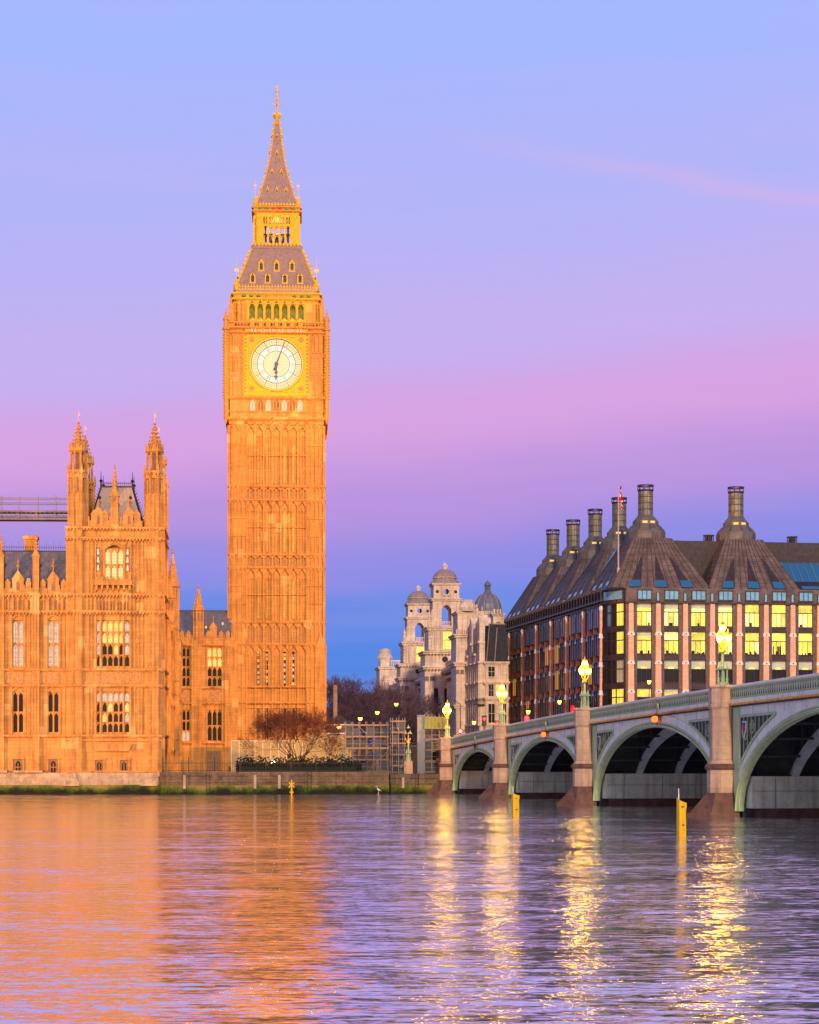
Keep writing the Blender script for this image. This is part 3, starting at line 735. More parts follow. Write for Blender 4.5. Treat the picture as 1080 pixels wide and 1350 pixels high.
for (sx, sy) in ((-1,-1),(1,-1),(1,1),(-1,1)):      # vanes at the roof corners
    q = mk(GILT); cx, cy = sx*HWp(52.5), sy*HWp(52.5); z = TZ(385)
    q.lathe(cx, cy, [(.42,z),(.42,z+1.0),(.5,z+1.1),(.3,z+1.5),(.08,z+2.0)], 8)
    q.use(GOLD); q.tube((cx,cy,z+1.8),(cx,cy,z+5.1),.035,.02,5); q.box(cx-.28, cx+.28, cy-.03, cy+.03, z+3.1, z+3.5); q.lathe(cx, cy, [(.02,z+3.5),(.12,z+3.7),(.02,z+3.9)], 6); q.lathe(cx, cy, [(.02,z+4.7),(.09,z+4.85),(.02,z+5.0)], 6)
    q.build('roof_vane', tower)
# lantern
wL = HWp(29.5); lz0, lz1 = TZ(325, wL), TZ(278, wL); lan = mk(GILT); ow = (384.5-347)/2*(TD-wL)/F
lan.use(TROOF); lan.frus(0, 0, TZ(328.5, wL), TZ(325.5, wL), HWp(33), HWp(34)); lan.frus(0, 0, TZ(325.5, wL), lz0+.3, HWp(34), wL+.05)
for M in S4:
    lan.M = M; lan.use(GILT)
    lan.box(-wL, -ow, -wL, -wL+.35, lz0, lz1); lan.box(ow, wL, -wL+.001, -wL+.35, lz0, lz1)
    panels(lan, -wL+.06, -ow, lz0+.1, lz1-.7, 2, -wL, .1, .08); panels(lan, ow, wL-.06, lz0+.1, lz1-.7, 2, -wL, .1, .08)
    lan.box(-ow, ow, -wL+.002, -wL+.35, TZ(286, wL), lz1); lan.box(-ow, ow, -wL+.002, -wL+.35, TZ(297.5, wL), TZ(295, wL)); lan.box(-ow, ow, -wL+.002, -wL+.3, lz0, lz0+.45)
    for i in range(6): c_ = -ow+i*2*ow/5; lan.box(c_-.12, c_+.12, -wL-.08, -wL+.35, lz0, lz1-.4)
    for i in range(5):
        a = -ow+i*2*ow/5+.12; b_ = -ow+(i+1)*2*ow/5-.12; arch_fill(lan, a, b_, TZ(300.5, wL), TZ(297, wL), -wL+.04, -wL+.3); c_ = (a+b_)/2; lan.box(c_-.05, c_+.05, -wL+.05, -wL+.3, TZ(295, wL), TZ(286, wL))
    studs(lan, -wL-.1, wL+.1, -wL, lz0+.25, .5, .25, .3, .4)
    lan.use(STONE_T); strings(lan, -wL-.15, wL+.15, -wL, [lz1, lz1+.55], .25, .2); lan.box(-wL, wL, -wL-.05, -wL+.4, lz1, lz1+.55)
    for i, m_ in enumerate((GREEN, GREEN, RED, RED, GREEN, GREEN)):
        c_ = (i-2.5)*.95; lan.use(m_); lan.lathe(c_, -wL-.1, [(.04,lz1+.08),(.25,lz1+.2),(.25,lz1+.38),(.04,lz1+.5)], 8)
    lan.use(GILT)
    for zq in (lz1+.65, lz1+1.0):
        lan.box(-wL+.1, wL-.1, -wL+.02, -wL+.2, zq-.1, zq)
        for i in range(14): c_ = -wL+.2+(i+.5)*(2*wL-.4)/14; lan.prism([(c_-.13,zq),(c_+.13,zq),(c_,zq+.3)], -wL+.05, -wL+.15)
    lan.use(TROOF); lan.box(-wL+.1, wL-.1, -wL+.18, -wL+.5, lz1+.5, lz1+1.0)
lan.M = Matrix.Identity(4); lan.use(TROOF); lan.box(-wL+.3, wL-.3, -wL+.3, wL-.3, TZ(284, wL), lz1+.5)
lan.build('lantern', tower)
bell = mk(BRONZED)
for bx_ in (-1.0, 0, 1.0): bell.lathe(bx_, 0, [(.45,lz0+1.0),(.33,lz0+1.6),(.2,lz0+2.1),(.05,lz0+2.3)], 12)
bell.tube((-2,0,lz0+2.5),(2,0,lz0+2.5),.12,.12,6)
for s_ in (-1, 1): bell.tube((s_*1.6,0,lz0+.3),(s_*1.6,0,lz0+4),.14,.14,6)
bell.build('bells', tower)
# spire
prof = [(27,269),(23.5,260),(20,248),(16,236),(12.6,224),(9.6,210),(7.6,198),(5.4,181),(3.7,166),(2.6,157)]
ps = [(HWp(a), TZ(b_, HWp(a))) for a, b_ in prof]
sp = mk(TROOF)
for (w0,z0_),(w1,z1_) in zip(ps, ps[1:]): sp.frus(0, 0, z0_, z1_, w0, w1)
for M in S4:
    sp.M = M
    for i in range(13):
        f_ = -1+2*i/12
        for j, ((w0,z0_),(w1,z1_)) in enumerate(zip(ps, ps[1:])):
            if j > 4 and i % 2: continue
            sp.tube((f_*w0,-w0,z0_),(f_*w1,-w1,z1_),.045,.04,4)
    sp.use(GILT)
    for (w0,z0_),(w1,z1_) in zip(ps, ps[1:]): sp.tube((-w0,-w0,z0_),(-w1,-w1,z1_),.10,.07,5)
    for i in range(16):
        z = ps[0][1]+(ps[-1][1]-ps[0][1])*i/16; w_ = onroof(ps, z); sp.box(-w_-.17, -w_+.04, -w_-.17, -w_+.04, z, z+.25)
    for (yy_, xs) in ((252, (-12.3, 0, 12)), (228, (-6.3, 6)), (203, (0,)), (180, (0,))):
        for xq in xs:
            w_ = onroof(ps, TZ(yy_, 2)); z = TZ(yy_, w_); x = xq*.109; h_ = .7 if yy_ > 200 else .45
            sp.use(GILT); sp.prism([(x-.26,z),(x+.26,z),(x,z+h_)], -w_-.15, -w_+.4); sp.use(GLASSD); sp.prism([(x-.14,z+.02),(x+.14,z+.02),(x,z+h_*.55)], -w_-.18, -w_-.15)
    sp.use(TROOF)
sp.M = Matrix.Identity(4); sp.build('spire', tower)
fi = mk(GILT); c0 = TD/F
def CZ(py): return CH+(HY-py)*c0
fi.lathe(0, 0, [(.30,CZ(166)),(.42,CZ(163)),(.34,CZ(160)),(.34,CZ(157)),(.5,CZ(155)),(.62,CZ(153)),(.6,CZ(151.5)),(.35,CZ(150.5)),(.16,CZ(149)),(.14,CZ(144)),(.12,CZ(128))], 8)
fi.use(GOLD)
for i in range(12): a = 2*math.pi*i/12; fi.prism([(.0,0),(.01,0),(.0,0.01)], 0, .01) if False else fi.box(.55*math.cos(a)-.04, .55*math.cos(a)+.04, .55*math.sin(a)-.04, .55*math.sin(a)+.04, CZ(151.5), CZ(149.5))
for zq in (CZ(137), CZ(131)):
    r_ = .75 if zq < CZ(134) else .4
    for i in range(4):
        a = math.pi/4*0+i*math.pi/2; fi.tube((0,0,zq-.2),(r_*math.cos(a),r_*math.sin(a),zq),.05,.04,5); fi.lathe(r_*math.cos(a), r_*math.sin(a), [(.02,zq-.2),(.13,zq-.05),(.02,zq+.12)], 6)
fi.lathe(0, 0, [(.08,CZ(129)),(.20,CZ(127)),(.08,CZ(125)),(.06,CZ(123)),(.26,CZ(120.5)),(.27,CZ(119)),(.06,CZ(116.5)),(.03,CZ(111.5))], 8)
for s_ in (-1, 1): fi.tube((0,0,CZ(114)),(s_*.25,0,CZ(114)),.05,.05,5)
fi.build('finial', tower)
for (sx, sy) in ((-1,-1),(1,-1),(1,1),(-1,1)):
    q = mk(GILT); cx, cy = sx*HWp(28.3), sy*HWp(28.3); z = TZ(275, wL)
    q.lathe(cx, cy, [(.25,z-.6),(.25,z+.5),(.36,z+.7),(.3,z+1.1),(.12,z+1.5)], 8); q.use(GOLD); q.tube((cx,cy,z+1.4),(cx,cy,z+4.3),.03,.02,5)
    q.lathe(cx, cy, [(.03,z+2.6),(.14,z+2.8),(.03,z+3.0)], 6); q.box(cx-.2, cx+.2, cy-.02, cy+.02, z+3.2, z+3.4)
    q.build('lantern_vane', tower)
def lamp_light(name, parent, loc, power, col, rad=.2):
    d = bpy.data.lights.new(name, 'POINT'); d.energy = power; d.color = col; d.shadow_soft_size = rad
    o = bpy.data.objects.new(name, d); COL.objects.link(o); o.location = loc
    if parent: o.parent = parent
    return o
lamp_light('lantern_lamp', tower, (0, 0, lz0+3.3), 500, (1, .66, .18), .4)

# ================================================================== PALACE
PD = 236.0; s = PD/F
def LX(px): return (px-213)*s
def PZ(py): return CH+(HY-py)*s
pal = thing('palace', 'long floodlit gothic palace with turreted pavilion rising from the river', 'palace', ((213-540)*s, PD, 0), R(4.4))
xL = LX(-330); xw = LX(88)
zs = [PZ(970), PZ(904), PZ(883), PZ(807), PZ(784)]
def facade(mb, x0, x1, y, opens, ztop, lower=True, th=.6):
    mb.use(STONE); wall_grid(mb, x0, x1, 2.2, ztop, y, y+th, opens)
# --- river wing
wing = mk(STONE); yw = .7; opens = []
pil = [LX(48.5-46*k) for k in range(0, 9)]; bays = [LX(71-46*k) for k in range(0, 9)]
for c_ in bays:
    opens += [(c_-.62, c_+.62, PZ(966), PZ(912)), (c_-.62, c_+.62, PZ(879), PZ(818))]
facade(wing, xL, xw, yw, opens, zs[4])
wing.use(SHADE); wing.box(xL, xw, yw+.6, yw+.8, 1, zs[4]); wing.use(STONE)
strings(wing, xL, xw, yw, zs, .26, .2); studs(wing, xL, xw, yw, PZ(786.5), .38, .18, .34, .2); studs(wing, xL, xw, yw, PZ(809.5), .38, .18, .3, .18)
for i, c_ in enumerate(bays):
    for (za, zt, nn) in ((PZ(968), PZ(906), 3), (PZ(881), PZ(810), 3)):
        for s_ in (-1, 1):
            a, b_ = sorted((c_+s_*.80, c_+s_*1.75)); panels(wing, a, b_, za, zt, 2, yw, .10, .09, True, [za+(zt-za)*.5]); 
            wing.use(CARVE); cc = (a+b_)/2; wing.prism([(cc-.2,za+(zt-za)*.5),(cc,za+(zt-za)*.5-.25),(cc+.2,za+(zt-za)*.5),(cc,za+(zt-za)*.5+.25)], yw-.13, yw); wing.use(STONE)
        for s_ in (-1, 1): wing.box(c_+s_*.70-.07, c_+s_*.70+.07, yw-.16, yw, za, zt)
        wing.prism([(c_-.8,zt-.5),(c_-.62,zt-.55),(c_,zt-.15),(c_+.62,zt-.55),(c_+.8,zt-.5),(c_,zt+.05)], yw-.16, yw)
    wing.use(CARVE)
    for a, b_ in ((c_-1.5,c_-.85),(c_-.6,c_+.6),(c_+.85,c_+1.5)): wing.box(a, b_, yw-.07, yw, PZ(901.5), PZ(886))
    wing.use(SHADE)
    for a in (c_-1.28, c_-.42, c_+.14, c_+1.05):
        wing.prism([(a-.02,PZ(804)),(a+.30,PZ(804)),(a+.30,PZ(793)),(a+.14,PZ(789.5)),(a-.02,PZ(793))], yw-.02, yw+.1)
    wing.use(STONE); panels(wing, c_-1.6, c_+1.6, PZ(805), PZ(787), 6, yw, .13, .12)
    # basement light and hood
    wing.use(SHADE); wing.box(c_-.5, c_+.5, yw-.02, yw+.1, PZ(1016), PZ(1001)); wing.use(STONE)
    wing.box(c_-.7, c_+.7, yw-.22, yw, PZ(1001), PZ(999)); 
    for s_ in (-1, 1): wing.box(c_+s_*.62-.07, c_+s_*.62+.07, yw-.18, yw, PZ(1018), PZ(1001))
    # gablet dormer on the parapet
    zp = zs[4]; wing.box(c_-.62, c_+.62, yw-.08, yw+.35, zp, PZ(765)); wing.prism([(c_-.72,PZ(765)),(c_+.72,PZ(765)),(c_,PZ(752))], yw-.12, yw+.4)
    wing.use(SHADE); wing.prism([(c_-.2,zp+.4),(c_+.2,zp+.4),(c_+.2,PZ(770)),(c_,PZ(766)),(c_-.2,PZ(770))], yw-.1, yw-.07); wing.use(STONE)
    finial(wing, c_, yw+.1, PZ(754), 1.5, .13)
    parapet(wing, c_-1.62, c_-.66, yw, zp, PZ(763)-zp, .95); parapet(wing, c_+.66, c_+1.62, yw, zp, PZ(763)-zp, .95)
wing.build('river_wing', pal)
for i, c_ in enumerate(bays[:4]):
    window(pal, c_-.62, c_+.62, PZ(966), PZ(912), yw+.35, 2, None, GLASSD, 2, None, STONE, .16)
    window(pal, c_-.62, c_+.62, PZ(879), PZ(818), yw+.35, 2, None, GLASSP, 2, None, STONE, .16, True)
    q = mk(GLASSD); q.prism([(c_-.26,PZ(1019)),(c_+.26,PZ(1019)),(c_+.26,PZ(1006)),(c_,PZ(1003)),(c_-.26,PZ(1006))], yw-.05, yw-.03); w_ = q.build('basement_window', pal)
    q = mk(STONE); q.box(c_-.03, c_+.03, yw-.08, yw-.051, PZ(1018), PZ(1006)); q.box(c_-.26, c_+.26, yw-.08, yw-.051, PZ(1012), PZ(1011)); q.build('window_bar', w_)
for k, c_ in enumerate(pil):
    q = mk(STONE); q.box(c_-.42, c_+.42, yw-.38, yw, 1.8, zs[4]); panels(q, c_-.34, c_+.34, PZ(968), PZ(906), 2, yw-.38, .06, .07); panels(q, c_-.34, c_+.34, PZ(881), PZ(786), 2, yw-.38, .06, .07)
    for z_ in zs: q.box(c_-.5, c_+.5, yw-.5, yw, z_-.12, z_+.12)
    q.box(c_-.36, c_+.36, yw-.3, yw+.5, zs[4], PZ(735)); pinnacle(q, c_, yw+.05, PZ(736), PZ(733), PZ(704), .36)
    q.build('buttress', pal)
rf = mk(SLATE); rf.prism([(0,0)]*3, 0, 0) if False else None
zr0, zr1 = PZ(775), PZ(724); rf.add([(xL,yw+.7,zr0),(xw,yw+.7,zr0),(xw,yw+3.3,zr1),(xL,yw+3.3,zr1),(xL,yw+9,zr1),(xw,yw+9,zr1),(xL,yw+12,zr0),(xw,yw+12,zr0)], [(0,1,2,3),(3,2,5,4),(4,5,7,6),(0,3,4,6),(1,7,5,2)])
for i in range(44):
    x = xw-.2-i*1.0; rf.tube((x,yw+.65,zr0),(x,yw+3.28,zr1),.035,.035,4)
rf.use(IRON)
rf.box(xL, xw, yw+3.25, yw+3.4, zr1, zr1+.12)
for i in range(150):
    x = xw-.15-i*.26
    if x < LX(-30): break
    h_ = 1.2 if i % 3 == 0 else .75; rf.tube((x,yw+3.3,zr1+.1),(x,yw+3.3,zr1+h_),.022,.012,4)
    rf.ring(x, zr1+.5, .06, .10, yw+3.28, yw+3.32, 6)
rf.build('wing_roof', pal)
q = mk(STONE); q.box(LX(28), LX(44.5), yw+4.2, yw+5.6, PZ(726), PZ(707)+.1); q.box(LX(26.5), LX(46), yw+4.0, yw+5.8, PZ(707)+.1, PZ(704)+.15)
for i in range(4): q.box(LX(30)+i*.33, LX(30)+i*.33+.2, yw+4.4, yw+4.7, PZ(704)+.1, PZ(703)+.2)
q.build('chimney_stack', pal)
# --- plinth and weed
q = mk(PLINTH)
q.prism([(0,0)]*3, 0, 0) if False else None
def battered(mb, x0, x1, y0, z0, y1, z1, back):
    mb.add([(x0,y0,z0),(x1,y0,z0),(x1,y1,z1),(x0,y1,z1),(x0,back,z0),(x1,back,z0),(x1,back,z1),(x0,back,z1)], [(0,1,2,3),(3,2,6,7),(1,5,6,2),(0,3,7,4),(4,7,6,5)])
battered(q, xL, .25, -1.1, 1.0, -.55, 2.05, 3); q.box(xL, .2, -.5, 3, 2.05, 2.35)
for i in range(9): a = LX(40-46*i); q.box(a-1.6, a+1.6, -1.0, .5, 2.36, 2.6)
for px in (96, 197): c_ = LX(px); q.frus(c_, -.6, .9, 2.3, .95, .45, .9, .2)
q.build('plinth', pal)
q = mk(WEED); battered(q, xL, .3, -1.35, -1, -1.12, 1.02, 3); q.build('weed_band', pal)
# --- pavilion
PV = 11.0; pv = mk(STONE); x0, x1 = xw, 0.0; zt = PZ(696); c0_ = LX(149.5)
opf = [(LX(127.5), LX(171.5), PZ(966), PZ(912)), (LX(127.5), LX(171.5), PZ(879), PZ(818)), (LX(138.5), LX(163.5), PZ(765), PZ(719))]
facade(pv, x0, x1, 0, opf, zt); pv.use(SHADE); pv.box(x0+.1, x1-.2, .6, .8, 1, zt); pv.use(STONE)
pv.box(x0, x1, .8, PV, PZ(700), zt); pv.box(x0, x0+.6, .8, PV, 2, zt); pv.box(x1-.6, x1-.001, .6, PV, 2, zt)
strings(pv, x0-.1, x1+.1, 0, zs+[PZ(710), PZ(696.5)], .3, .22)
for py in (786.5, 809.5, 712.5, 699): studs(pv, x0, x1, 0, PZ(py), .36, .18, .36, .2)
fields = [(118,126.5,2), (172.5,188,3), (107,118,2)]
for (a, b_, nn) in ((LX(118),LX(126.5),2), (LX(173),LX(188),3)):
    for (za, zc) in ((PZ(968),PZ(906)),(PZ(881),PZ(810)),(PZ(782),PZ(713))):
        panels(pv, a, b_, za, zc, nn, 0, .11, .09, True, [za+(zc-za)*.5])
        pv.use(CARVE); cc = (a+b_)/2; pv.prism([(cc-.3,za+(zc-za)*.5),(cc,za+(zc-za)*.5-.35),(cc+.3,za+(zc-za)*.5),(cc,za+(zc-za)*.5+.35)], -.14, 0); pv.use(STONE)
for s_ in (-1, 1):           # statues / niches beside the arched window
    cc = c0_+s_*1.62; pv.use(SHADE); pv.box(cc-.22, cc+.22, -.02, .02, PZ(754), PZ(722)); pv.use(BRACK)
    for i in range(3): zq = PZ(753)+i*.9; pv.lathe(cc, -.06, [(.10,zq),(.16,zq+.1),(.09,zq+.4),(.11,zq+.55),(.03,zq+.65)], 6)
    pv.use(STONE); panels(pv, cc-.3, cc+.3, PZ(775), PZ(714), 1, 0, .12, .08); 
    for s2 in (-1, 1): pv.box(c0_+s_*2.1-.06, c0_+s_*2.1+.06, -.14, 0, PZ(782), PZ(712))
arch_fill(pv, LX(138.5), LX(163.5), PZ(727), PZ(719), -.05, .35, PZ(719)-PZ(727)); 
A = arch_pts(LX(138.5)-.12, LX(163.5)+.12, PZ(728), 1.0, 6)
for (xa, za), (xb, zb_) in zip(A, A[1:]): pv.tube((xa,-.06,za),(xb,-.06,zb_),.09,.09,5)
for px in (138, 164): pv.box(LX(px)-.09, LX(px)+.09, -.16, 0, PZ(766), PZ(727))
# balcony
zb0, zb1 = PZ(783), PZ(764); xb0, xb1 = LX(125), LX(175)
pv.box(xb0, xb1, -.75, 0, PZ(771)-.1, PZ(771)+.12); parapet(pv, xb0, xb1, -.75, PZ(771)+.1, PZ(762)-PZ(771), .6, .15)
for i in range(7): c_ = xb0+.3+i*(xb1-xb0-.6)/6; pv.prism([(c_-.08,PZ(779)),(c_+.08,PZ(779)),(c_+.14,PZ(772)),(c_-.14,PZ(772))], -.6, 0)
# band between 784 and 807, carved band 884-904
pv.use(SHADE)
for px in (132, 140, 149, 158, 167): c_ = LX(px); pv.prism([(c_-.22,PZ(805)),(c_+.22,PZ(805)),(c_+.22,PZ(795)),(c_,PZ(791)),(c_-.22,PZ(795))], -.03, .02)
pv.use(STONE); panels(pv, LX(127), LX(172), PZ(806), PZ(787), 10, 0, .13, .1); panels(pv, LX(107), LX(126), PZ(806), PZ(787), 4, 0, .12, .1); panels(pv, LX(173), LX(188), PZ(806), PZ(787), 3, 0, .12, .1)
pv.use(CARVE)
for a, b_ in ((107,113),(116,124),(128,133),(134.5,162),(164,171),(176,186)): pv.box(LX(a), LX(b_), -.09, 0, PZ(901.5), PZ(886))
pv.use(STONE)
for py_ in ((966,912),(879,818)):
    for px in (126.8, 133.3, 163.2, 172.2): pv.box(LX(px)-.09, LX(px)+.09, -.22, .02, PZ(py_[0]+3), PZ(py_[1]-6))
pv.prism([(LX(124),PZ(984)),(LX(174),PZ(984)),(LX(171),PZ(990)),(LX(127),PZ(990))], -.5, 0); pv.box(LX(123.5), LX(174.5), -.55, 0, PZ(984), PZ(981))
for px in (131.5, 164):
    c_ = LX(px); pv.use(SHADE); pv.box(c_-.42, c_+.42, -.02, 0, PZ(1018), PZ(1002)); pv.use(STONE); pv.box(c_-.68, c_+.68, -.22, 0, PZ(1002), PZ(999.5))
    for s_ in (-1, 1): pv.box(c_+s_*.55-.07, c_+s_*.55+.07, -.18, 0, PZ(1018), PZ(1002))
strings(pv, x0, x1, 0, [PZ(1017)], .3, .18); strings(pv, xw, x1, 0, [PZ(976)], .2, .14)
parapet(pv, LX(118), LX(188), 0, PZ(696), PZ(672)-PZ(696), 1.15)
for px in (130.5, 170.5):
    c_ = LX(px); pv.box(c_-.45, c_+.45, -.12, .4, PZ(696), PZ(678)); pv.prism([(c_-.6,PZ(678)),(c_+.6,PZ(678)),(c_,PZ(668))], -.15, .4); pv.use(SHADE); pv.box(c_-.14, c_+.14, -.14, -.1, PZ(692), PZ(680)); pv.use(STONE); finial(pv, c_, .1, PZ(670), 1.0, .1)
# centre gable with niche
c_ = LX(151.5); pv.box(c_-.42, c_+.42, -.15, .6, PZ(696), PZ(655)); pv.prism([(c_-.55,PZ(655)),(c_+.55,PZ(655)),(c_,PZ(640))], -.2, .6); spirelet(pv, c_, .2, PZ(648), PZ(612), .36, 8, 5)
pv.use(SHADE); pv.prism([(c_-.14,PZ(662)),(c_+.14,PZ(662)),(c_+.14,PZ(653)),(c_,PZ(650)),(c_-.14,PZ(653))], -.18, -.14); pv.use(STONE)
# right flank of the pavilion
pv.M = RZ(90); 
strings(pv, 0, PV, -.001, zs+[PZ(710), PZ(696.5)], .3, .22)
for (za, zc) in ((PZ(968),PZ(906)),(PZ(881),PZ(810)),(PZ(782),PZ(713))): panels(pv, 2.2, PV-2.2, za, zc, 10, -.001, .11, .09, True, [za+(zc-za)*.5])
parapet(pv, 2, PV-2, 0, PZ(696), PZ(672)-PZ(696), 1.15)
pv.M = Matrix.Identity(4)
pvo = pv.build('pavilion', pal)
def cell_hi(i, j):
    if i in (0, 5): return GLASSP if j else GLASSD
    return GLASSL if j == 3 else (random.choice((GLASSL, GLASSD, GLASSL)) if j == 2 else GLASSD if j < 1 or random.random() < .7 else GLASSL)
def cell_lo(i, j):
    if i == 5: return (GLASSD, GLASSP, GLASSL, GLASSP)[j]
    return GLASSP if j == 3 else (GLASSL if random.random() < .08 else GLASSD)
window(pal, LX(127.5), LX(171.5), PZ(879), PZ(818), .35, 6, None, GLASSD, 4, None, STONE, .15, False, cell_hi)
window(pal, LX(127.5), LX(171.5), PZ(966), PZ(912), .35, 6, None, GLASSD, 4, None, STONE, .15, False, cell_lo)
window(pal, LX(138.5), LX(163.5), PZ(765), PZ(724), .35, 3, None, GLASSB, 2, None, STONE, .2, True)
for px in (131.5, 164):
    c_ = LX(px); q = mk(GLASSD); q.prism([(c_-.24,PZ(1019)),(c_+.24,PZ(1019)),(c_+.24,PZ(1007)),(c_,PZ(1004)),(c_-.24,PZ(1007))], -.05, -.021); w_ = q.build('basement_window', pal)
    q = mk(STONE); q.box(c_-.03, c_+.03, -.08, -.051, PZ(1018), PZ(1006)); q.build('window_bar', w_)
# corner turrets
def turret(cx, cy, rear=False):
    q = mk(STONE); r = 13.2*s
    zA, zB, zC, zD, zE, zF = PZ(696), PZ(652), PZ(622), PZ(594), PZ(574), PZ(541)
    q.lathe(cx, cy, [(r,2.2),(r,zB),(r*.86,zB+.01),(r*.86,zC)], 8)
    for i in range(8):
        a = math.pi/8+i*math.pi/4
        q.tube((cx+r*math.cos(a),cy+r*math.sin(a),2.2),(cx+r*math.cos(a),cy+r*math.sin(a),zC),.13,.13,5)
        q.tube((cx+r*.80*math.cos(a),cy+r*.80*math.sin(a),zC),(cx+r*.74*math.cos(a),cy+r*.74*math.sin(a),zD),.12,.12,5)
        a2 = i*math.pi/4; rr = r*math.cos(math.pi/8)
        for zq0, zq1 in ((PZ(780),PZ(713)),(PZ(968),PZ(906)),(PZ(881),PZ(810)),(zA,PZ(668))):
            q.tube((cx+rr*1.02*math.cos(a2),cy+rr*1.02*math.sin(a2),zq0),(cx+rr*1.02*math.cos(a2),cy+rr*1.02*math.sin(a2),zq1),.06,.06,4)
        # crown pinnacles at the ledge
        q.lathe(cx+r*1.1*math.cos(a), cy+r*1.1*math.sin(a), [(.13,zC-.3),(.13,zC+.35),(.02,zC+.9)], 4)
        q.prism([(0,0)]*3,0,0) if False else None
        q.lathe(cx+r*.9*math.cos(a), cy+r*.9*math.sin(a), [(.1,zD-.1),(.1,zD+.25),(.02,zD+.7)], 4)
    q.use(SHADE)
    for i in range(8):
        a = i*math.pi/4; rr = r*.86*math.cos(math.pi/8)+.015; Mx = Matrix.Translation((cx,cy,0)) @ Matrix.Rotation(a+math.pi/2, 4, 'Z'); q.M = Mx
        q.prism([(-.13,zB+.15),(.13,zB+.15),(.13,zC-1.0),(0,zC-.6),(-.13,zC-1.0)], -rr-.02, -rr+.05)
    q.M = Matrix.Identity(4); q.lathe(cx, cy, [(r*.55,zC),(r*.5,zD)], 8); q.use(STONE)
    q.M = Matrix.Identity(4)
    for z_ in zs+[PZ(710), zA]: q.lathe(cx, cy, [(r,z_-.2),(r*1.14,z_-.05),(r*1.14,z_+.1),(r,z_+.14)], 8)
    q.lathe(cx, cy, [(r*.86,zC-.35),(r*1.15,zC-.1),(r*1.15,zC+.1),(r*.8,zC+.14)], 8)
    q.lathe(cx, cy, [(r*.6,zD-.35),(r*.98,zD-.1),(r*.98,zD+.08),(r*.7,zD+.12)], 8)
    for i in range(8):
        a = i*math.pi/4; q.M = Matrix.Translation((cx,cy,0)) @ Matrix.Rotation(a+math.pi/2, 4, 'Z'); q.prism([(-.3,zD+.05),(.3,zD+.05),(0,zD+.85)], -r*.9, -r*.8)
        q.prism([(-.34,zC-.75),(.34,zC-.75),(0,zC+.0)], -r*.98, -r*.8)
    q.M = Matrix.Identity(4)
    q.lathe(cx, cy, [(r*.80,zD+.1),(r*.68,PZ(588)),(r*.40,PZ(580)),(r*.2,PZ(571)),(.12,PZ(565))], 8)
    for i in range(8):
        a = math.pi/8+i*math.pi/4
        for t in range(6):
            zq = zD+.3+t*.42; rr = r*(.80-.115*t); q.box(cx+rr*math.cos(a)-.08, cx+rr*math.cos(a)+.08, cy+rr*math.sin(a)-.08, cy+rr*math.sin(a)+.08, zq, zq+.16)
    for zq, r_ in ((PZ(570.5), .34), (PZ(563), .26)): q.lathe(cx, cy, [(.08,zq-.2),(r_,zq-.02),(r_*.9,zq+.08),(.08,zq+.22)], 8)
    q.lathe(cx, cy, [(.11,PZ(566)),(.08,PZ(559)),(.2,PZ(558)),(.04,PZ(555.5))], 6)
    for s_ in (-1,1): q.box(cx+s_*.22-.12, cx+s_*.22+.12, cy-.05, cy+.05, PZ(563)-.07, PZ(563)+.07)
    q.use(GOLD); q.tube((cx,cy,PZ(557)),(cx,cy,zF),.025,.015,4); q.box(cx-.02, cx+.16, cy-.015, cy+.015, PZ(548), PZ(545)); q.lathe(cx, cy, [(.01,PZ(552)),(.09,PZ(551)),(.01,PZ(550))], 6)
    return q.build('turret', pal)
turret(LX(103)+.05, .75); turret(LX(203.5), .75); turret(LX(103)+.05, PV-.4); turret(LX(203.5), PV-.4)
# pavilion roof
q = mk(LEAD); a, b_, c_, d_ = LX(117), LX(189), LX(131), LX(172.5); z0_, z1_ = PZ(694), PZ(637.5)
y0_, y1_, y2_, y3_ = 1.0, 3.6, PV-3.6, PV-1.0
q.add([(a,y0_,z0_),(b_,y0_,z0_),(b_,y3_,z0_),(a,y3_,z0_),(c_,y1_,z1_),(d_,y1_,z1_),(d_,y2_,z1_),(c_,y2_,z1_)], [(4,5,6,7),(0,1,5,4),(1,2,6,5),(2,3,7,6),(3,0,4,7)])
for i in range(1, 9):
    f_ = i/9; q.tube((a+(b_-a)*f_,y0_-.02,z0_),(c_+(d_-c_)*f_,y1_-.02,z1_),.03,.03,4)
for f_ in (.33, .66): zq = z0_+(z1_-z0_)*f_; yy = y0_+(y1_-y0_)*f_; q.tube((a+(c_-a)*f_,yy-.02,zq),(b_+(d_-b_)*f_,yy-.02,zq),.03,.03,4)
q.use(IRON); q.box(c_-.1, d_+.1, y1_-.1, y1_+.1, z1_, z1_+.15)
for i in range(17):
    x = c_+(d_-c_)*i/16; h_ = 1.0 if i % 4 == 0 else .65; q.tube((x,y1_,z1_+.1),(x,y1_,z1_+h_),.025,.01,4); q.ring(x, z1_+.45, .05, .1, y1_-.02, y1_+.02, 6)
for (xa, xb, ya, yb_) in ((a,c_,y0_,y1_),(b_,d_,y0_,y1_),(a,c_,y3_,y2_),(b_,d_,y3_,y2_)):
    q.tube((xa,ya,z0_),(xb,yb_,z1_),.09,.09,5)
    for i in range(14):
        f_ = i/14; x = xa+(xb-xa)*f_; y = ya+(yb_-ya)*f_; z = z0_+(z1_-z0_)*f_; sg = -1 if xa == a else 1
        q.tube((x,y,z),(x+sg*.28,y-.1,z+.30),.035,.02,4)
    q.tube((xb,yb_,z1_),(xb,yb_,z1_+1.8),.10,.02,5); q.lathe(xb, yb_, [(.05,z1_+.5),(.25,z1_+.7),(.05,z1_+.9)], 6)
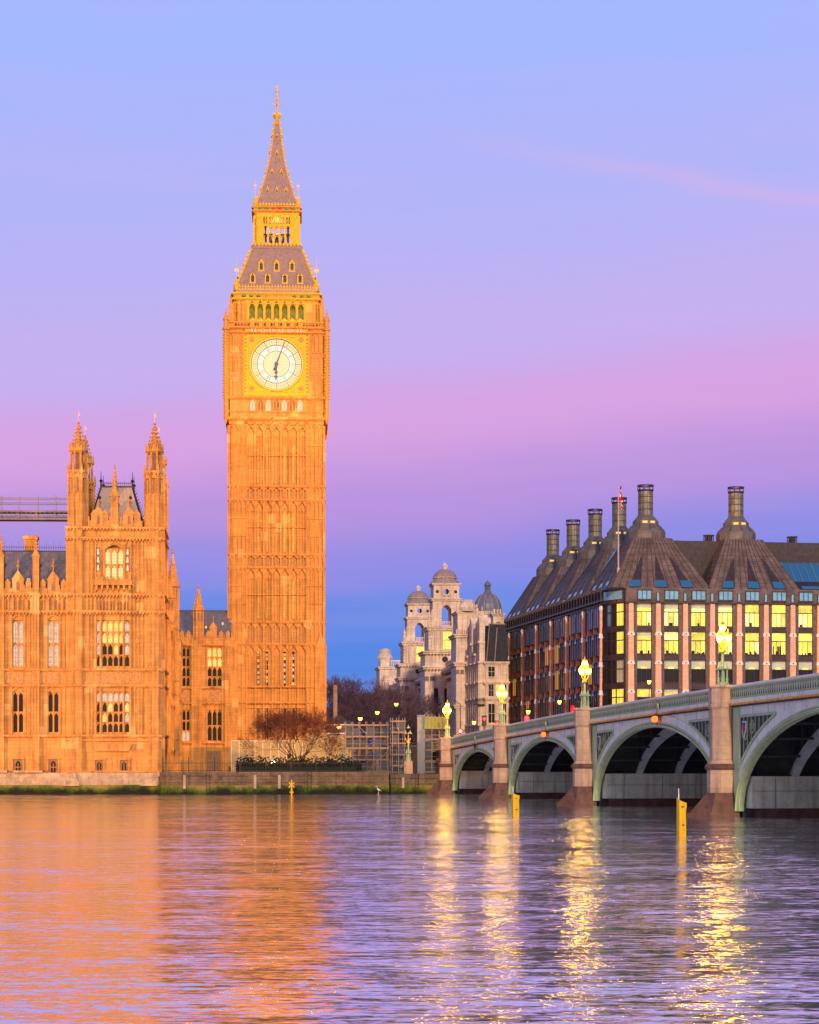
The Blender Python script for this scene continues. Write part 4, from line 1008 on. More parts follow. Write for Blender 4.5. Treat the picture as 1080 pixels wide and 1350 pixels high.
for px in (131, 171.5):
    x = LX(px); q.use(STONE); q.tube((x,1.4,PZ(672)),(x,1.4,PZ(657)),.06,.06,5); q.use(IRON); q.lathe(x, 1.4, [(.02,PZ(657)),(.2,PZ(655.5)),(.14,PZ(653)),(.02,PZ(652))], 8)
q.build('pavilion_roof', pal)
# --- north flank behind the pavilion, and the range that meets the clock tower
ND = 60.0; hN = zs[3]+.1
nf = mk(STONE, RZ(90)); opn = []
nb = [PV+3.2+i*5.35 for i in range(9)]
for c_ in nb: opn += [(c_-.9, c_+.9, PZ(966), PZ(912)), (c_-.9, c_+.9, PZ(879), PZ(822))]
wall_grid(nf, PV, ND, 2.2, hN, .3, .9, opn); nf.use(SHADE); nf.box(PV, ND, .9, 1.1, 1, hN); nf.use(STONE)
strings(nf, PV, ND, .3, [PZ(970), PZ(904), PZ(883), PZ(807), PZ(978)], .3, .22)
parapet(nf, PV, ND, .3, hN, 1.5, 1.1)
for c_ in nb:
    for za, zt_ in ((PZ(968),PZ(906)),(PZ(881),PZ(810))):
        for s_ in (-1, 1): a, b_ = sorted((c_+s_*1.0, c_+s_*2.1)); panels(nf, a, b_, za, zt_, 2, .3, .11, .09, True, [za+(zt_-za)*.5])
    nf.box(c_+2.25, c_+3.1, -.45, .3, 2.2, hN+.2); strings(nf, c_+2.2, c_+3.15, -.45, [PZ(970), PZ(904), PZ(883), PZ(807)], .12, .2)
nf.build('north_flank', pal)
for c_ in nb:
    window(pal, c_-.9, c_+.9, PZ(966), PZ(912), .65, 3, RZ(90), GLASSD, 2); window(pal, c_-.9, c_+.9, PZ(879), PZ(822), .65, 3, RZ(90), GLASSD, 2)
q = mk(SLATE); q.M = RZ(90)
q.add([(PV,1.2,hN),(ND+7,1.2,hN),(ND+7,4.2,hN+3.6),(PV,4.2,hN+3.6),(PV,10,hN+3.6),(ND+7,10,hN+3.6),(PV,13,hN),(ND+7,13,hN)], [(0,1,2,3),(3,2,5,4),(4,5,7,6),(0,3,4,6),(1,7,5,2)]); q.build('flank_roof', pal)
def turretlet(cx, cy, z0_, zsh, ztop, r):
    q = mk(STONE); q.lathe(cx, cy, [(r,z0_),(r,zsh-1.4),(r*.85,zsh-1.38),(r*.85,zsh),(r*1.2,zsh+.1),(r*1.2,zsh+.3)], 8)
    q.use(SHADE)
    for i in range(8):
        q.M = Matrix.Translation((cx,cy,0)) @ Matrix.Rotation(i*math.pi/4, 4, 'Z'); q.box(-.1, .1, -r*.8-.03, -r*.75, zsh-2.2, zsh-.2)
    q.M = Matrix.Identity(4); q.use(STONE)
    for i in range(8): a = math.pi/8+i*math.pi/4; q.tube((cx+r*math.cos(a),cy+r*math.sin(a),z0_),(cx+r*math.cos(a),cy+r*math.sin(a),zsh),.07,.07,4)
    for z_ in [v for v in (PZ(970), PZ(904), PZ(883), hN) if v > z0_+.3]: q.lathe(cx, cy, [(r,z_-.15),(r*1.15,z_),(r*1.15,z_+.1),(r,z_+.15)], 8)
    spirelet(q, cx, cy, zsh+.25, ztop, r*1.05, 8, 5); return q.build('turret', pal)
def nz_(px, py, yl):   # local z for a sight line at local depth yl
    return CH+(HY-py)*(PD+yl)/F
turretlet(.1, 33, 2.2, nz_(0,775,33), nz_(0,722,33), .85)
turretlet(.1, 20, hN-1, nz_(0,768,20)-2, nz_(0,757,20), .6)
# range facing the river, beside the tower
RD = ND; sr = (PD+RD)/F
def RX(px): return (px-235.7)*sr
def RZz(py): return CH+(HY-py)*sr
rg = mk(STONE); rx1 = RX(304.5)
opr = [(RX(240), RX(250.5), RZz(905), RZz(853)), (RX(273), RX(292.5), RZz(905), RZz(853)), (RX(240), RX(250.5), RZz(977), RZz(936)), (RX(273), RX(292.5), RZz(977), RZz(936))]
wall_grid(rg, 0, rx1+1, 2.2, hN, RD, RD+.6, opr); rg.use(SHADE); rg.box(0, rx1+1, RD+.6, RD+.8, 1, hN); rg.use(STONE)
strings(rg, 0, rx1, RD, [RZz(907), RZz(927), RZz(979), RZz(850)], .3, .22); parapet(rg, 0, rx1, RD, hN, 1.7, .9)
for a, b_ in ((RX(252.5), RX(261)), (RX(296), RX(304))):
    rg.box(a, b_, RD-.5, RD, 2.2, hN+.3); panels(rg, a+.05, b_-.05, RZz(905), RZz(853), 2, RD-.5, .07, .08); panels(rg, a+.05, b_-.05, RZz(977), RZz(930), 2, RD-.5, .07, .08)
for a, b_ in ((RX(262), RX(271.5)),): panels(rg, a, b_, RZz(905), RZz(853), 2, RD, .1, .09); panels(rg, a, b_, RZz(977), RZz(930), 2, RD, .1, .09)
rg.use(CARVE); rg.box(RX(273), RX(292.5), RD-.12, RD, RZz(925), RZz(909)); rg.box(RX(240), RX(250), RD-.1, RD, RZz(925), RZz(909)); rg.use(STONE)
for px in (272, 293.5): rg.box(RX(px)-.1, RX(px)+.1, RD-.2, RD, RZz(980), RZz(851))
rg.use(SHADE); rg.box(RX(272), RX(291), RD-.03, RD, 2.3, RZz(990)); rg.use(STONE)
rg.box(RX(281)-.5, RX(281)+.5, RD-.05, RD+.3, hN, hN+2.0); rg.prism([(RX(281)-.6,hN+2.0),(RX(281)+.6,hN+2.0),(RX(281),hN+2.9)], RD-.1, RD+.35); finial(rg, RX(281), RD+.1, hN+2.8, 1.0, .1)
rg.build('tower_range', pal)
window(pal, RX(240), RX(250.5), RZz(905), RZz(853), RD+.35, 2, None, GLASSD, 4, None, STONE, .15, False, lambda i,j: GLASSL if random.random() < .25 else GLASSD)
window(pal, RX(273), RX(292.5), RZz(905), RZz(853), RD+.35, 3, None, GLASSD, 4, None, STONE, .16, False, lambda i,j: GLASSL if j >= 2 else GLASSD)
window(pal, RX(240), RX(250.5), RZz(977), RZz(936), RD+.35, 2, None, GLASSD, 3, None, STONE, .15, False, lambda i,j: GLASSP if j == 0 else GLASSD)
window(pal, RX(273), RX(292.5), RZz(977), RZz(936), RD+.35, 3, None, GLASSD, 2, None, STONE, .16)
q = turretlet(RX(261.5), RD+.3, 2.2, RZz(806), RZz(769), .75)
rr_ = mk(SLATE); zr = RZz(803); rr_.add([(-.6,RD+1,hN),(rx1,RD+1,hN),(rx1,RD+4,zr),(-.6,RD+4,zr),(-.6,RD+9,hN),(rx1,RD+9,hN)], [(0,1,2,3),(3,2,5,4),(0,3,4),(1,5,2)])
for i in range(9): x = -.4+i*.9; rr_.tube((x,RD+.98,hN),(x,RD+3.98,zr),.03,.03,4)
rr_.use(IRON)
for i in range(24): x = -.5+i*.33; rr_.tube((x,RD+4,zr),(x,RD+4,zr+.45),.025,.02,4)
rr_.box(-.6, rx1, RD+3.95, RD+4.05, zr, zr+.12)
rr_.use(GLASSL)
for px, py in ((265,815),(271,820),(293,815)): x = RX(px); z_ = RZz(py+7); f_ = (z_-hN)/(zr-hN); y_ = RD+1+3*f_; rr_.box(x-.12, x+.12, y_-.12, y_+.2, z_, z_+.35)
rr_.build('range_roof', pal)

# scaffold walkway behind the wing, at the left edge
sw = thing('scaffold_walkway', 'steel scaffold walkway with handrails spanning high behind the palace wing', 'scaffold', tuple(W3(0, 683, 262)), R(2))
q = mk(STEEL); x0, x1 = -14, W3(91, 0, 262).x-W3(0, 0, 262).x+3.2
for z_, r_ in ((0.0,.07),(1.6,.05),(2.2,.05),(-.25,.05)):
    for y_ in (0, 1.6): q.tube((x0,y_,z_+.3),(x1,y_,z_+.3),r_,r_,6)
n_ = 11
for i in range(n_+1):
    x = x0+.5+i*(x1-x0-1)/n_
    for y_ in (0, 1.6): q.tube((x,y_,-.2),(x,y_,2.9),.05,.05,6)
    q.tube((x,0,0),(x,1.6,0),.05,.05,6)
q.build('tubes', sw)
q = mk(BOARD); q.box(x0, x1, -.1, 1.7, .72, .95); q.box(x0, x1, -.12, 1.72, -.22, -.04)
for i in range(44): x = x0+i*(x1-x0)/44; q.prism([(x,0),(x+.08,0),(x+.3,.75),(x+.22,.75)], -.05, 0)
q.build('deck', sw)
q = mk(MATS['cream_hoarding']); q.box(-.02, .02, 0, .02, 0, 0.02) if False else None
# trestle carrying it, hidden behind the roof
q = mk(STEEL)
for x in (x0+1, x1-1.4):
    for y_ in (0, 1.6): q.tube((x,y_,-.2),(x,y_,-14),.07,.07,6)
q.build('trestle', sw)
# CCTV camera on the wing parapet
cc = thing('security_camera', 'white security camera on a bent bracket on the palace parapet', 'camera', tuple(W3(36.5, 770, PD+.4)), 0)
q = mk(WHITE); q.tube((.25,0,0),(.25,0,.6),.04,.04,6); q.tube((.25,0,.6),(0,0,.6),.04,.04,6); q.build('bracket', cc)
q = mk(WHITE); q.lathe(0, 0, [(.03,.66),(.11,.6),(.12,.45),(.05,.36)], 10); q.build('housing', cc)

# ================================================================== EMBANKMENT
def emb(name, label, pA, pB, ztop, mats_, notch=True):
    A_ = Vector(pA); B_ = Vector(pB); ln = (B_-A_).length; ang = math.atan2(B_.y-A_.y, B_.x-A_.x)
    r_ = thing(name, label, 'river wall', (A_.x, A_.y, 0), ang)
    q = mk(EMBW); battered(q, 0, ln, -.35, .85, -.1, ztop-.5, 6.0); q.box(0, ln, -.2, 1.0, ztop-.5, ztop-.42+.0); q.box(0, ln, -.3, .9, ztop-.42, ztop)
    q.box(0, ln, -.42, .5, ztop-1.15, ztop-1.0)
    if notch:
        for i in range(int(ln/4)): x = 2+i*4; q.box(x-.3, x+.3, -.36, 0, ztop-1.0, ztop-.4)
    q.use(mat('recess_dark_stone', (.07,.05,.04), .8, var=.3, vscale=2)); q.box(0, ln, -.21, .1, ztop-1.45, ztop-1.15)  # flat dark band under the ledge, shade of a recess put into colour
    q.build('wall', r_)
    for x in ([5.2, 16.5] if ln > 10 else [3.0]):
        q = mk(IRON)
        for s_ in (-.2, .2): q.tube((x+s_,-.48,.3),(x+s_,-.42,ztop+.2),.025,.025,5)
        for j in range(7): q.tube((x-.2,-.47,.4+j*.28),(x+.2,-.47,.4+j*.28),.018,.018,4)
        q.build('ladder', r_)
    for x in ([2.6, 10.4, 13.1] if ln > 10 else [1.4]):
        q = mk(mat('weathered_fender', (.30,.24,.18), .9, var=.3)); q.box(x-.14, x+.14, -.60, -.40, .6, ztop-.35); q.build('fender', r_)
    q = mk(WEED); battered(q, 0, ln, -.75, -1, -.36, .95, 1.2)
    q.build('weed', r_)
    return r_
emb('embankment_wall', 'long low stone embankment wall with green weed between palace and scaffold', (-27.4,232.6), (-2.35,237.6), 2.45, None)
emb('embankment_wall', 'short stone wall with weed under the wrapped scaffold beside the bridge', (-2.2,238.2), (4.0,239.4), 2.15, None)
# iron fence along the terrace
fn = thing('iron_fence', 'dark iron railing along the top of the embankment wall below the tower', 'fence', (-27.3, 233.3, 2.2), math.atan2(5, 25))
q = mk(IRON)
for i in range(85): x = .2+i*.27; q.tube((x,0,0),(x,0,1.45),.018,.012,4)
q.box(0, 23, -.02, .02, 1.2, 1.25); q.box(0, 23, -.02, .02, .35, .4); q.build('bars', fn)
for i in range(9): 
    q = mk(IRON); x = .1+i*2.85; q.box(x-.05, x+.05, -.05, .05, 0, 1.9); q.build('post', fn)
# hedge behind it: nobody could count the leaves
hg = mk(HEDGE)
for i in range(9000):
    x = random.uniform(-19.5, -5.5); y = 236.4+(x+27)*.2+random.uniform(0, 1.6); top = 1.05+.12*math.sin(x*1.3)+.10*math.sin(x*4.1+1)+random.random()**6*1.1; z = 2.2+random.random()**.7*top
    a = random.uniform(0, 6.28); w_ = .12; dx, dy = w_*math.cos(a), w_*math.sin(a); dz = random.uniform(-.1,.1)
    hg.quad((x-dx,y-dy,z-.06),(x+dx,y+dy,z-.06+dz),(x+dx,y+dy,z+.08+dz),(x-dx,y-dy,z+.08))
hg.box(-19, -6, 237.4, 238.8, 2.2, 3.0)
tag(hg.build('hedge'), 'dark low hedge behind the railings under the bare tree', 'hedge', None, 'stuff')
# hoardings
h1 = thing('site_hoarding', 'cream painted site hoarding at the foot of the clock tower', 'hoarding', tuple(W3(305, 1010, 286)), R(2)); h1.location.z = 2.2
q = mk(HOARDW); w_ = 9.6; q.box(0, w_, 0, .12, 0, 3.34+(1007-977)*286/F-2.2); q.build('panels', h1)
q = mk(BRACK); 
for i in range(10): q.box(i*w_/9-.03, i*w_/9+.03, -.04, 0, 0, 3.34+(1007-977)*286/F-2.2)
q.box(0, w_, -.05, .14, 3.34+30*286/F-2.2, 3.34+30*286/F-2.12); q.build('battens', h1)
h2 = thing('site_wall', 'pale rendered wall right of the tower behind the small tree', 'wall', tuple(W3(400, 1010, 292)), R(2)); h2.location.z = 2.2
q = mk(HOARDW); q.box(0, 6.6, 0, .3, 0, 5.0); q.box(-.1, 6.7, -.05, .35, 5.0, 5.15); q.build('wall', h2)

# bright floodlight on the terrace
def lamp_post(name, label, cat, loc, h, m_, r=.18, power=0, col=(1,.6,.2), group=None, kind='lantern'):
    o = thing(name, label, cat, loc, 0, group)
    q = mk(IRON); q.lathe(0, 0, [(.14,0),(.12,.3),(.06,.5),(.045,h*.5),(.05,h-.35),(.09,h-.3),(.03,h-.22)], 8); q.tube((-.25,0,h-.5),(.25,0,h-.5),.02,.02,4); q.build('post', o)
    q = mk(m_); q.lathe(0, 0, [(r*.5,h-.22),(r,h+.1),(r*.9,h+.2),(r*.3,h+.26)], 8); ln = q.build('lantern', o)
    q = mk(IRON); q.lathe(0, 0, [(r*1.1,h+.2),(r*.6,h+.36),(r*.15,h+.45),(.02,h+.6)], 8); q.build('cap', ln)
    if power: lamp_light('lamp', o, (0,-r-.25,h), power, col, .1)
    return o
fl = thing('terrace_floodlight', 'brilliant white floodlight on a short post beside the bare tree', 'floodlight', (W3(360,0,240).x, 240, 2.2))
q = mk(IRON); q.tube((0,0,0),(0,0,1.2),.05,.05,6); q.box(-.16, .16, 0, .2, 1.1, 1.5); q.build('post', fl)
q = mk(WHL); q.lathe(0, -.02, [(.02,1.06),(.2,1.16),(.26,1.34),(.2,1.5),(.02,1.6)], 12); q.build('bulb', fl)
lamp_light('lamp', fl, (0,-.5,1.5), 30, (1,.9,.55), .05)

# ================================================================== TREES
def grow(mb, p, d, ln, r, depth, spread=.5, up=.12, kids=(2,3), minr=.012, gnarl=.18):
    seg = 2 if depth > 2 else 1
    for k in range(seg):
        d = (d+Vector((random.uniform(-1,1), random.uniform(-1,1), random.uniform(-.6,.8)))*gnarl).normalized()
        e = p+d*(ln/seg); r1 = max(minr, r*(.86 if seg == 2 else .75)); mb.tube(p, e, r, r1, 5 if depth > 3 else 3); p = e; r = r1
    if depth == 0: return
    for k in range(random.randint(*kids)):
        v = Vector((random.gauss(0,1), random.gauss(0,1), random.gauss(0,.7))).normalized()
        nd = (d+v*spread+Vector((0,0,up))).normalized()
        grow(mb, p, nd, ln*random.uniform(.68,.88), r*random.uniform(.6,.75), depth-1, spread, up, kids, minr, gnarl)
def tree(name, label, loc, h, spread, m_, seed, depth=7, trunks=3, r0=.22, lean=.5, group=None, kids=(2,3), minr=.012):
    random.seed(seed); o = thing(name, label, 'tree', loc, 0, group)
    tk = mk(m_); cr = mk(m_)
    base = Vector((0,0,0)); top = Vector((0,0,h*.10)); tk.tube((0,0,-.2), top, r0*1.3, r0, 8)
    for i in range(trunks):
        a = 2*math.pi*i/trunks+random.uniform(-.3,.3); d = Vector((lean*math.cos(a), lean*math.sin(a), 1)).normalized(); e = top+d*h*.16
        tk.tube(top, e, r0*.75, r0*.5, 7)
        for j in range(2): grow(cr, e, (d+Vector((random.uniform(-.5,.5),random.uniform(-.5,.5),.1))).normalized(), h*.20, r0*.42, depth-1, spread, .10, kids, minr)
    tk.build('trunk', o); cr.build('crown', o)
    return o
tree('bare_tree', 'broad leafless tree with reddish floodlit twigs in front of the clock tower', (W3(392,0,252).x, 252, 2.2), 8.3, .85, BARK, 31, 8, 7, .13, .85, None, (2,3), .012)
tree('bare_shrub', 'small leafless shrub tree left of the scaffold frame', (W3(438,0,247).x, 247, 2.2), 4.6, .7, BARK, 5, 6, 3, .09, .6)
ft = []
for i, (px, Y, h) in enumerate(((436,335,15.5),(450,352,14.5),(463,330,11.5),(478,345,13),(492,356,14.5),(508,352,14.2),(524,372,15.5),(548,362,9.5))):
    nm = ['leafless tree nearest the clock tower, with the pale post in front of it', 'leafless purple tree second from the clock tower', 'shorter leafless tree third from the clock tower', 'leafless tree between the second and third street lamps',
          'leafless tree just left of the white stone building', 'leafless tree in front of the far pavilion of the white building', 'tall leafless tree before the lower tower of the white building', 'low leafless tree rising behind the unlit lantern'][i]
    if i < 3: ft.append(tree('bare_tree', nm, (W3(px,0,Y).x, Y, 2.2), 14, .62, BARKF, 20+i, 7, 4, .30, .55, 'bare trees beyond the scaffold', (2,3), .03)); o = ft[-1]; bh = 14
    else:
        o = copy_tree(ft[i % 3]); o.location = (W3(px,0,Y).x, Y, 2.2); o.rotation_euler = (0,0,i*1.3); o['label'] = nm
    o.scale = (h/14*.9, h/14*.9, h/14.3)
# dark mass of far garden wood behind
random.seed(99)
fm = mk(BARKF)
for i in range(2600):
    x = random.uniform(-22, 1); y = random.uniform(378, 396); top = 8.5+2.0*math.sin(x*.55)+1.5*math.sin(x*1.9); z = 2.2+random.random()*top; d = Vector((random.gauss(0,1),random.gauss(0,1),random.gauss(.5,1))).normalized()
    p = Vector((x,y,z)); fm.tube(p, p+d*random.uniform(.8,2.0), .09, .03, 3)
tag(fm.build('far_thicket'), 'dark far thicket of bare branches behind the street lamps', 'thicket', None, 'stuff')
# low dark house by the trees
ho = thing('lodge', 'dark low lodge with a tall pale chimney right of the tower foot', 'building', (W3(432,0,318).x, 318, 2.2), R(4))
q = mk(DSTONE); q.box(0, 3.6, 0, 5, 0, 7.0); q.build('wall', ho); q = mk(SLATE_D); q.prism([(-.3,7.0),(3.9,7.0),(1.8,8.6)], -.2, 5.2); q.build('roof', ho)
q = mk(BRACK); q.box(-.3, 3.9, -.25, 0, 5.6, 5.8); q.box(-.3, 3.9, -.25, 0, 6.9, 7.1); q.build('trim', ho)
q = mk(PORTD); q.box(.9, 1.5, 1, 1.6, 7.4, 13.0); q.build('chimney', ho)

gw = thing('sky_block_wall', 'dark low brick wall added behind the scaffold frames and trees to block the low sky', 'wall', (-11.6, 304, 2.2), R(6))  # added wall, closes the bright gap of sky behind the scaffold
q = mk(mat('dark_brick', (.07,.045,.035), .9, var=.3, vscale=1, blocks=(.45,.15,.01))); q.box(0, 17.5, 0, .4, 0, 3.6); q.build('wall', gw)
q = mk(DSTONE); q.box(-.1, 17.6, -.08, .48, 3.6, 3.8)
for i in range(6): q.box(i*3.4, i*3.4+.5, -.12, -.001, 0, 3.6)
q.build('coping', gw)
# street lamps
for i, (px, py, Y, h) in enumerate(((447,959,300,0),(475,948,310,0),(497.5,940,322,0),(522.5,929,335,0))):
    z = CH+(HY-py)*Y/F
    lab = ['small amber street lamp just right of the tower foot', 'amber street lamp above the left half of the scaffold frame', 'amber street lamp above the right half of the scaffold frame', 'amber street lamp in front of the lower white stone tower'][i]
    lamp_post('street_lamp', lab, 'street lamp', (W3(px,0,Y).x, Y, 2.2), z-2.2, SODIUM, .34, 0, (1,.5,.15), 'amber street lamps')
for i, (px, py, Y) in enumerate(((696.5,939,262),(737.8,926,272),(856,899.5,268),(625,953,275))):
    z = CH+(HY-py)*Y/F
    lab = ['amber street lamp over the red signal left of centre on the bridge approach', 'amber street lamp before the dark side of the office block', 'amber street lamp in front of the first lit office bays', 'amber lamp beside the traffic light near the bridge end'][i]
    lamp_post('street_lamp', lab, 'street lamp', (W3(px,0,Y).x, Y, 2.2), z-2.2, SODIUM, .26, 0, (1,.5,.15), 'amber street lamps')

# ================================================================== SCAFFOLDS
def scaffold(name, label, px0, px1, py0, py1, Y, nx, levels, dep, group=None, net=True, legs=None, rz=8.6):
    x0 = W3(px0,0,Y).x; w_ = (px1-px0)*Y/F; zb_ = CH+(HY-py1)*Y/F; zt_ = CH+(HY-py0)*Y/F
    o = thing(name, label, 'scaffold', (x0, Y, zb_), R(rz), group); H = zt_-zb_
    q = mk(STEEL)
    for y_ in (0, dep):
        for i in range(nx+1):
            x = w_*i/nx; q.tube((x,y_,(legs or 0)),(x,y_,H+.4),.035,.035,6)
        for j in range(levels+1):
            z = H*j/levels; q.tube((-.15,y_,z),(w_+.15,y_,z),.03,.03,6); q.tube((-.15,y_,min(H,z+.5)),(w_+.15,y_,min(H,z+.5)),.022,.022,5)
    for i in range(nx+1):
        for j in range(levels+1): q.tube((w_*i/nx,-.1,H*j/levels),(w_*i/nx,dep+.1,H*j/levels),.028,.028,5); q.lathe(w_*i/nx, -.04, [(.02,H*j/levels-.06),(.07,H*j/levels),(.02,H*j/levels+.06)], 6)
    q.tube((w_*.55,-.06,H*.02),(w_*.98,-.06,H*.42),.03,.03,5); q.tube((w_*.3,-.06,H*.98),(w_*.5,-.06,H*.80),.03,.03,5)
    q.build('tubes', o)
    q = mk(BOARD)
    for j in range(levels+1): z = H*j/levels; q.box(-.1, w_+.1, .0, dep, z-.09, z-.03); q.box(-.1, w_+.1, -.07, -.04, z, z+.09)
    q.build('boards', o)
    if net:
        a = H*net if isinstance(net, float) else H
        for i in range(nx):
            for j in range(levels):
                if H*j/levels < a-.1 and random.random() < .72:
                    q = mk(SHEET); yq = random.choice((.1, .1, dep*.6)); q.box(w_*i/nx+.05, w_*(i+1)/nx-.05, yq, yq+.02, H*j/levels+.06, H*(j+1)/levels-random.uniform(.1,.35)); q.build('netting_panel', o)
    return o
random.seed(3)
scaffold('scaffold_tower', 'wide tube scaffold frame with boards on the embankment left of the stair tower', 456, 512, 956, 1017, 241, 6, 4, 1.2, None, .8)
scaffold('scaffold_tower', 'narrow scaffold stair tower standing down to the river between the walls', 517.5, 534, 951, 1024, 239.5, 2, 5, 1.6, None, True, -2.4)
o = scaffold('scaffold_tower', 'scaffold wrapped in dark sheeting with yellow-green top beside the bridge', 560, 589, 946, 1018, 243, 3, 5, 3.0, None, True)
q = mk(mat('yellow_green_sheet', (.13,.16,.07), .7, var=.2)); H = 6.3; q.box(-.2, 2.7, -.12, 3.1, H-.3, H+.0); q.box(-.1, 2.6, -.1, -.08, H-1.35, H-.3)
for i in range(7): q.box(-.1+i*.43, -.04+i*.43, -.16, -.1, H-1.35, H)
q.build('top_sheet', o)
gh = thing('grey_hoarding', 'tall blue-grey hoarding panel at the end of the wrapped scaffold', 'hoarding', (W3(550.5,0,243).x, 243, 2.2), R(8.6)); q = mk(HOARDG); q.box(0, .85, -.1, .25, 0, 6.7); q.box(-.05, .9, -.14, -.1, 6.6, 6.75); q.box(-.03, .0, -.14, .3, 0, 6.6); q.build('panel', gh)

# ================================================================== BRIDGE
T0 = Vector((4.28, 238.8, 0)); d_ = .5
br = thing('road_bridge', 'green and grey iron arch bridge on pink granite piers over the river', 'bridge', (T0.x+.9888*d_, T0.y+.1494*d_, 0), BA)
def ZP(t): return 8.42-2.2*((145-t)/145)**2
piers = [0, 32, 67, 105, 144, 182]; BW = 26.0; hw = 1.75
deck = mk(BGREY); segs = 140; tmax = 182; t00 = -22
def strip(mb, ta, tb, y0, y1, f0, f1, n=None):
    n = n or max(1, int(abs(tb-ta)/1.5))
    for i in range(n):
        a = ta+(tb-ta)*i/n; b_ = ta+(tb-ta)*(i+1)/n; mb.add([(a,y0,f0(a)),(b_,y0,f0(b_)),(b_,y1,f0(b_)),(a,y1,f0(a)),(a,y0,f1(a)),(b_,y0,f1(b_)),(b_,y1,f1(b_)),(a,y1,f1(a))],
              [(0,3,2,1),(4,5,6,7),(0,1,5,4),(2,3,7,6)]+([(3,0,4,7)] if i == 0 else [])+([(1,2,6,5)] if i == n-1 else []))
deck.use(BDARK); strip(deck, t00, tmax, .3, BW-.3, lambda t: ZP(t)-1.75, lambda t: ZP(t)-1.12); deck.use(ROADM); strip(deck, t00, tmax, 3.5, BW-3.5, lambda t: ZP(t)-1.119, lambda t: ZP(t)-1.08)
deck.build('deck', br)
for yy in (0, BW):
    pp = mk(BGREEN); sg = -1 if yy == 0 else 1; ya, yb = (yy-.18, yy+.18)
    strip(pp, t00, tmax, ya, yb, lambda t: ZP(t)-1.12, lambda t: ZP(t)-.10)
    pp.use(BRAIL); strip(pp, t00, tmax, ya-.12, yb+.12, lambda t: ZP(t)-.10, lambda t: ZP(t)+.0); strip(pp, t00, tmax, ya-.05, yb+.05, lambda t: ZP(t)+.0, lambda t: ZP(t)+.05)
    pp.use(BGREEN); strip(pp, t00, tmax, ya-.1, yb+.1, lambda t: ZP(t)-.19, lambda t: ZP(t)-.101)
    pp.use(BGREY); strip(pp, t00, tmax, ya-.05, yb+.05, lambda t: ZP(t)-1.12, lambda t: ZP(t)-.86)
    pp.use(ROPE); strip(pp, t00, tmax, ya-.14, yb+.14, lambda t: ZP(t)-1.24, lambda t: ZP(t)-1.125)
    pp.use(BDARK); strip(pp, t00, tmax, ya-.05, yb+.05, lambda t: ZP(t)-1.34, lambda t: ZP(t)-1.24)
    if yy == 0:
        pp.use(BDARK)
        for i in range(int((tmax-0)/.42)):
            t = i*.42; z = ZP(t); pp.prism([(t+.10,z-.72),(t+.20,z-.40),(t+.30,z-.72)], ya-.012, ya); pp.prism([(t+.14,z-.33),(t+.20,z-.22),(t+.26,z-.33)], ya-.011, ya)
            pp.prism([(t-.04,z-.82),(t+.0,z-.76),(t+.04,z-.82)], ya-.013, ya)
        pp.use(ROPE)
        for i in range(int(tmax/.36)): t = i*.36; z = ZP(t)-1.19; pp.prism([(t,z-.09),(t+.15,z-.05),(t+.2,z+.08),(t+.05,z+.05)], ya-.20, ya-.14)
    pp.build('parapet', br)
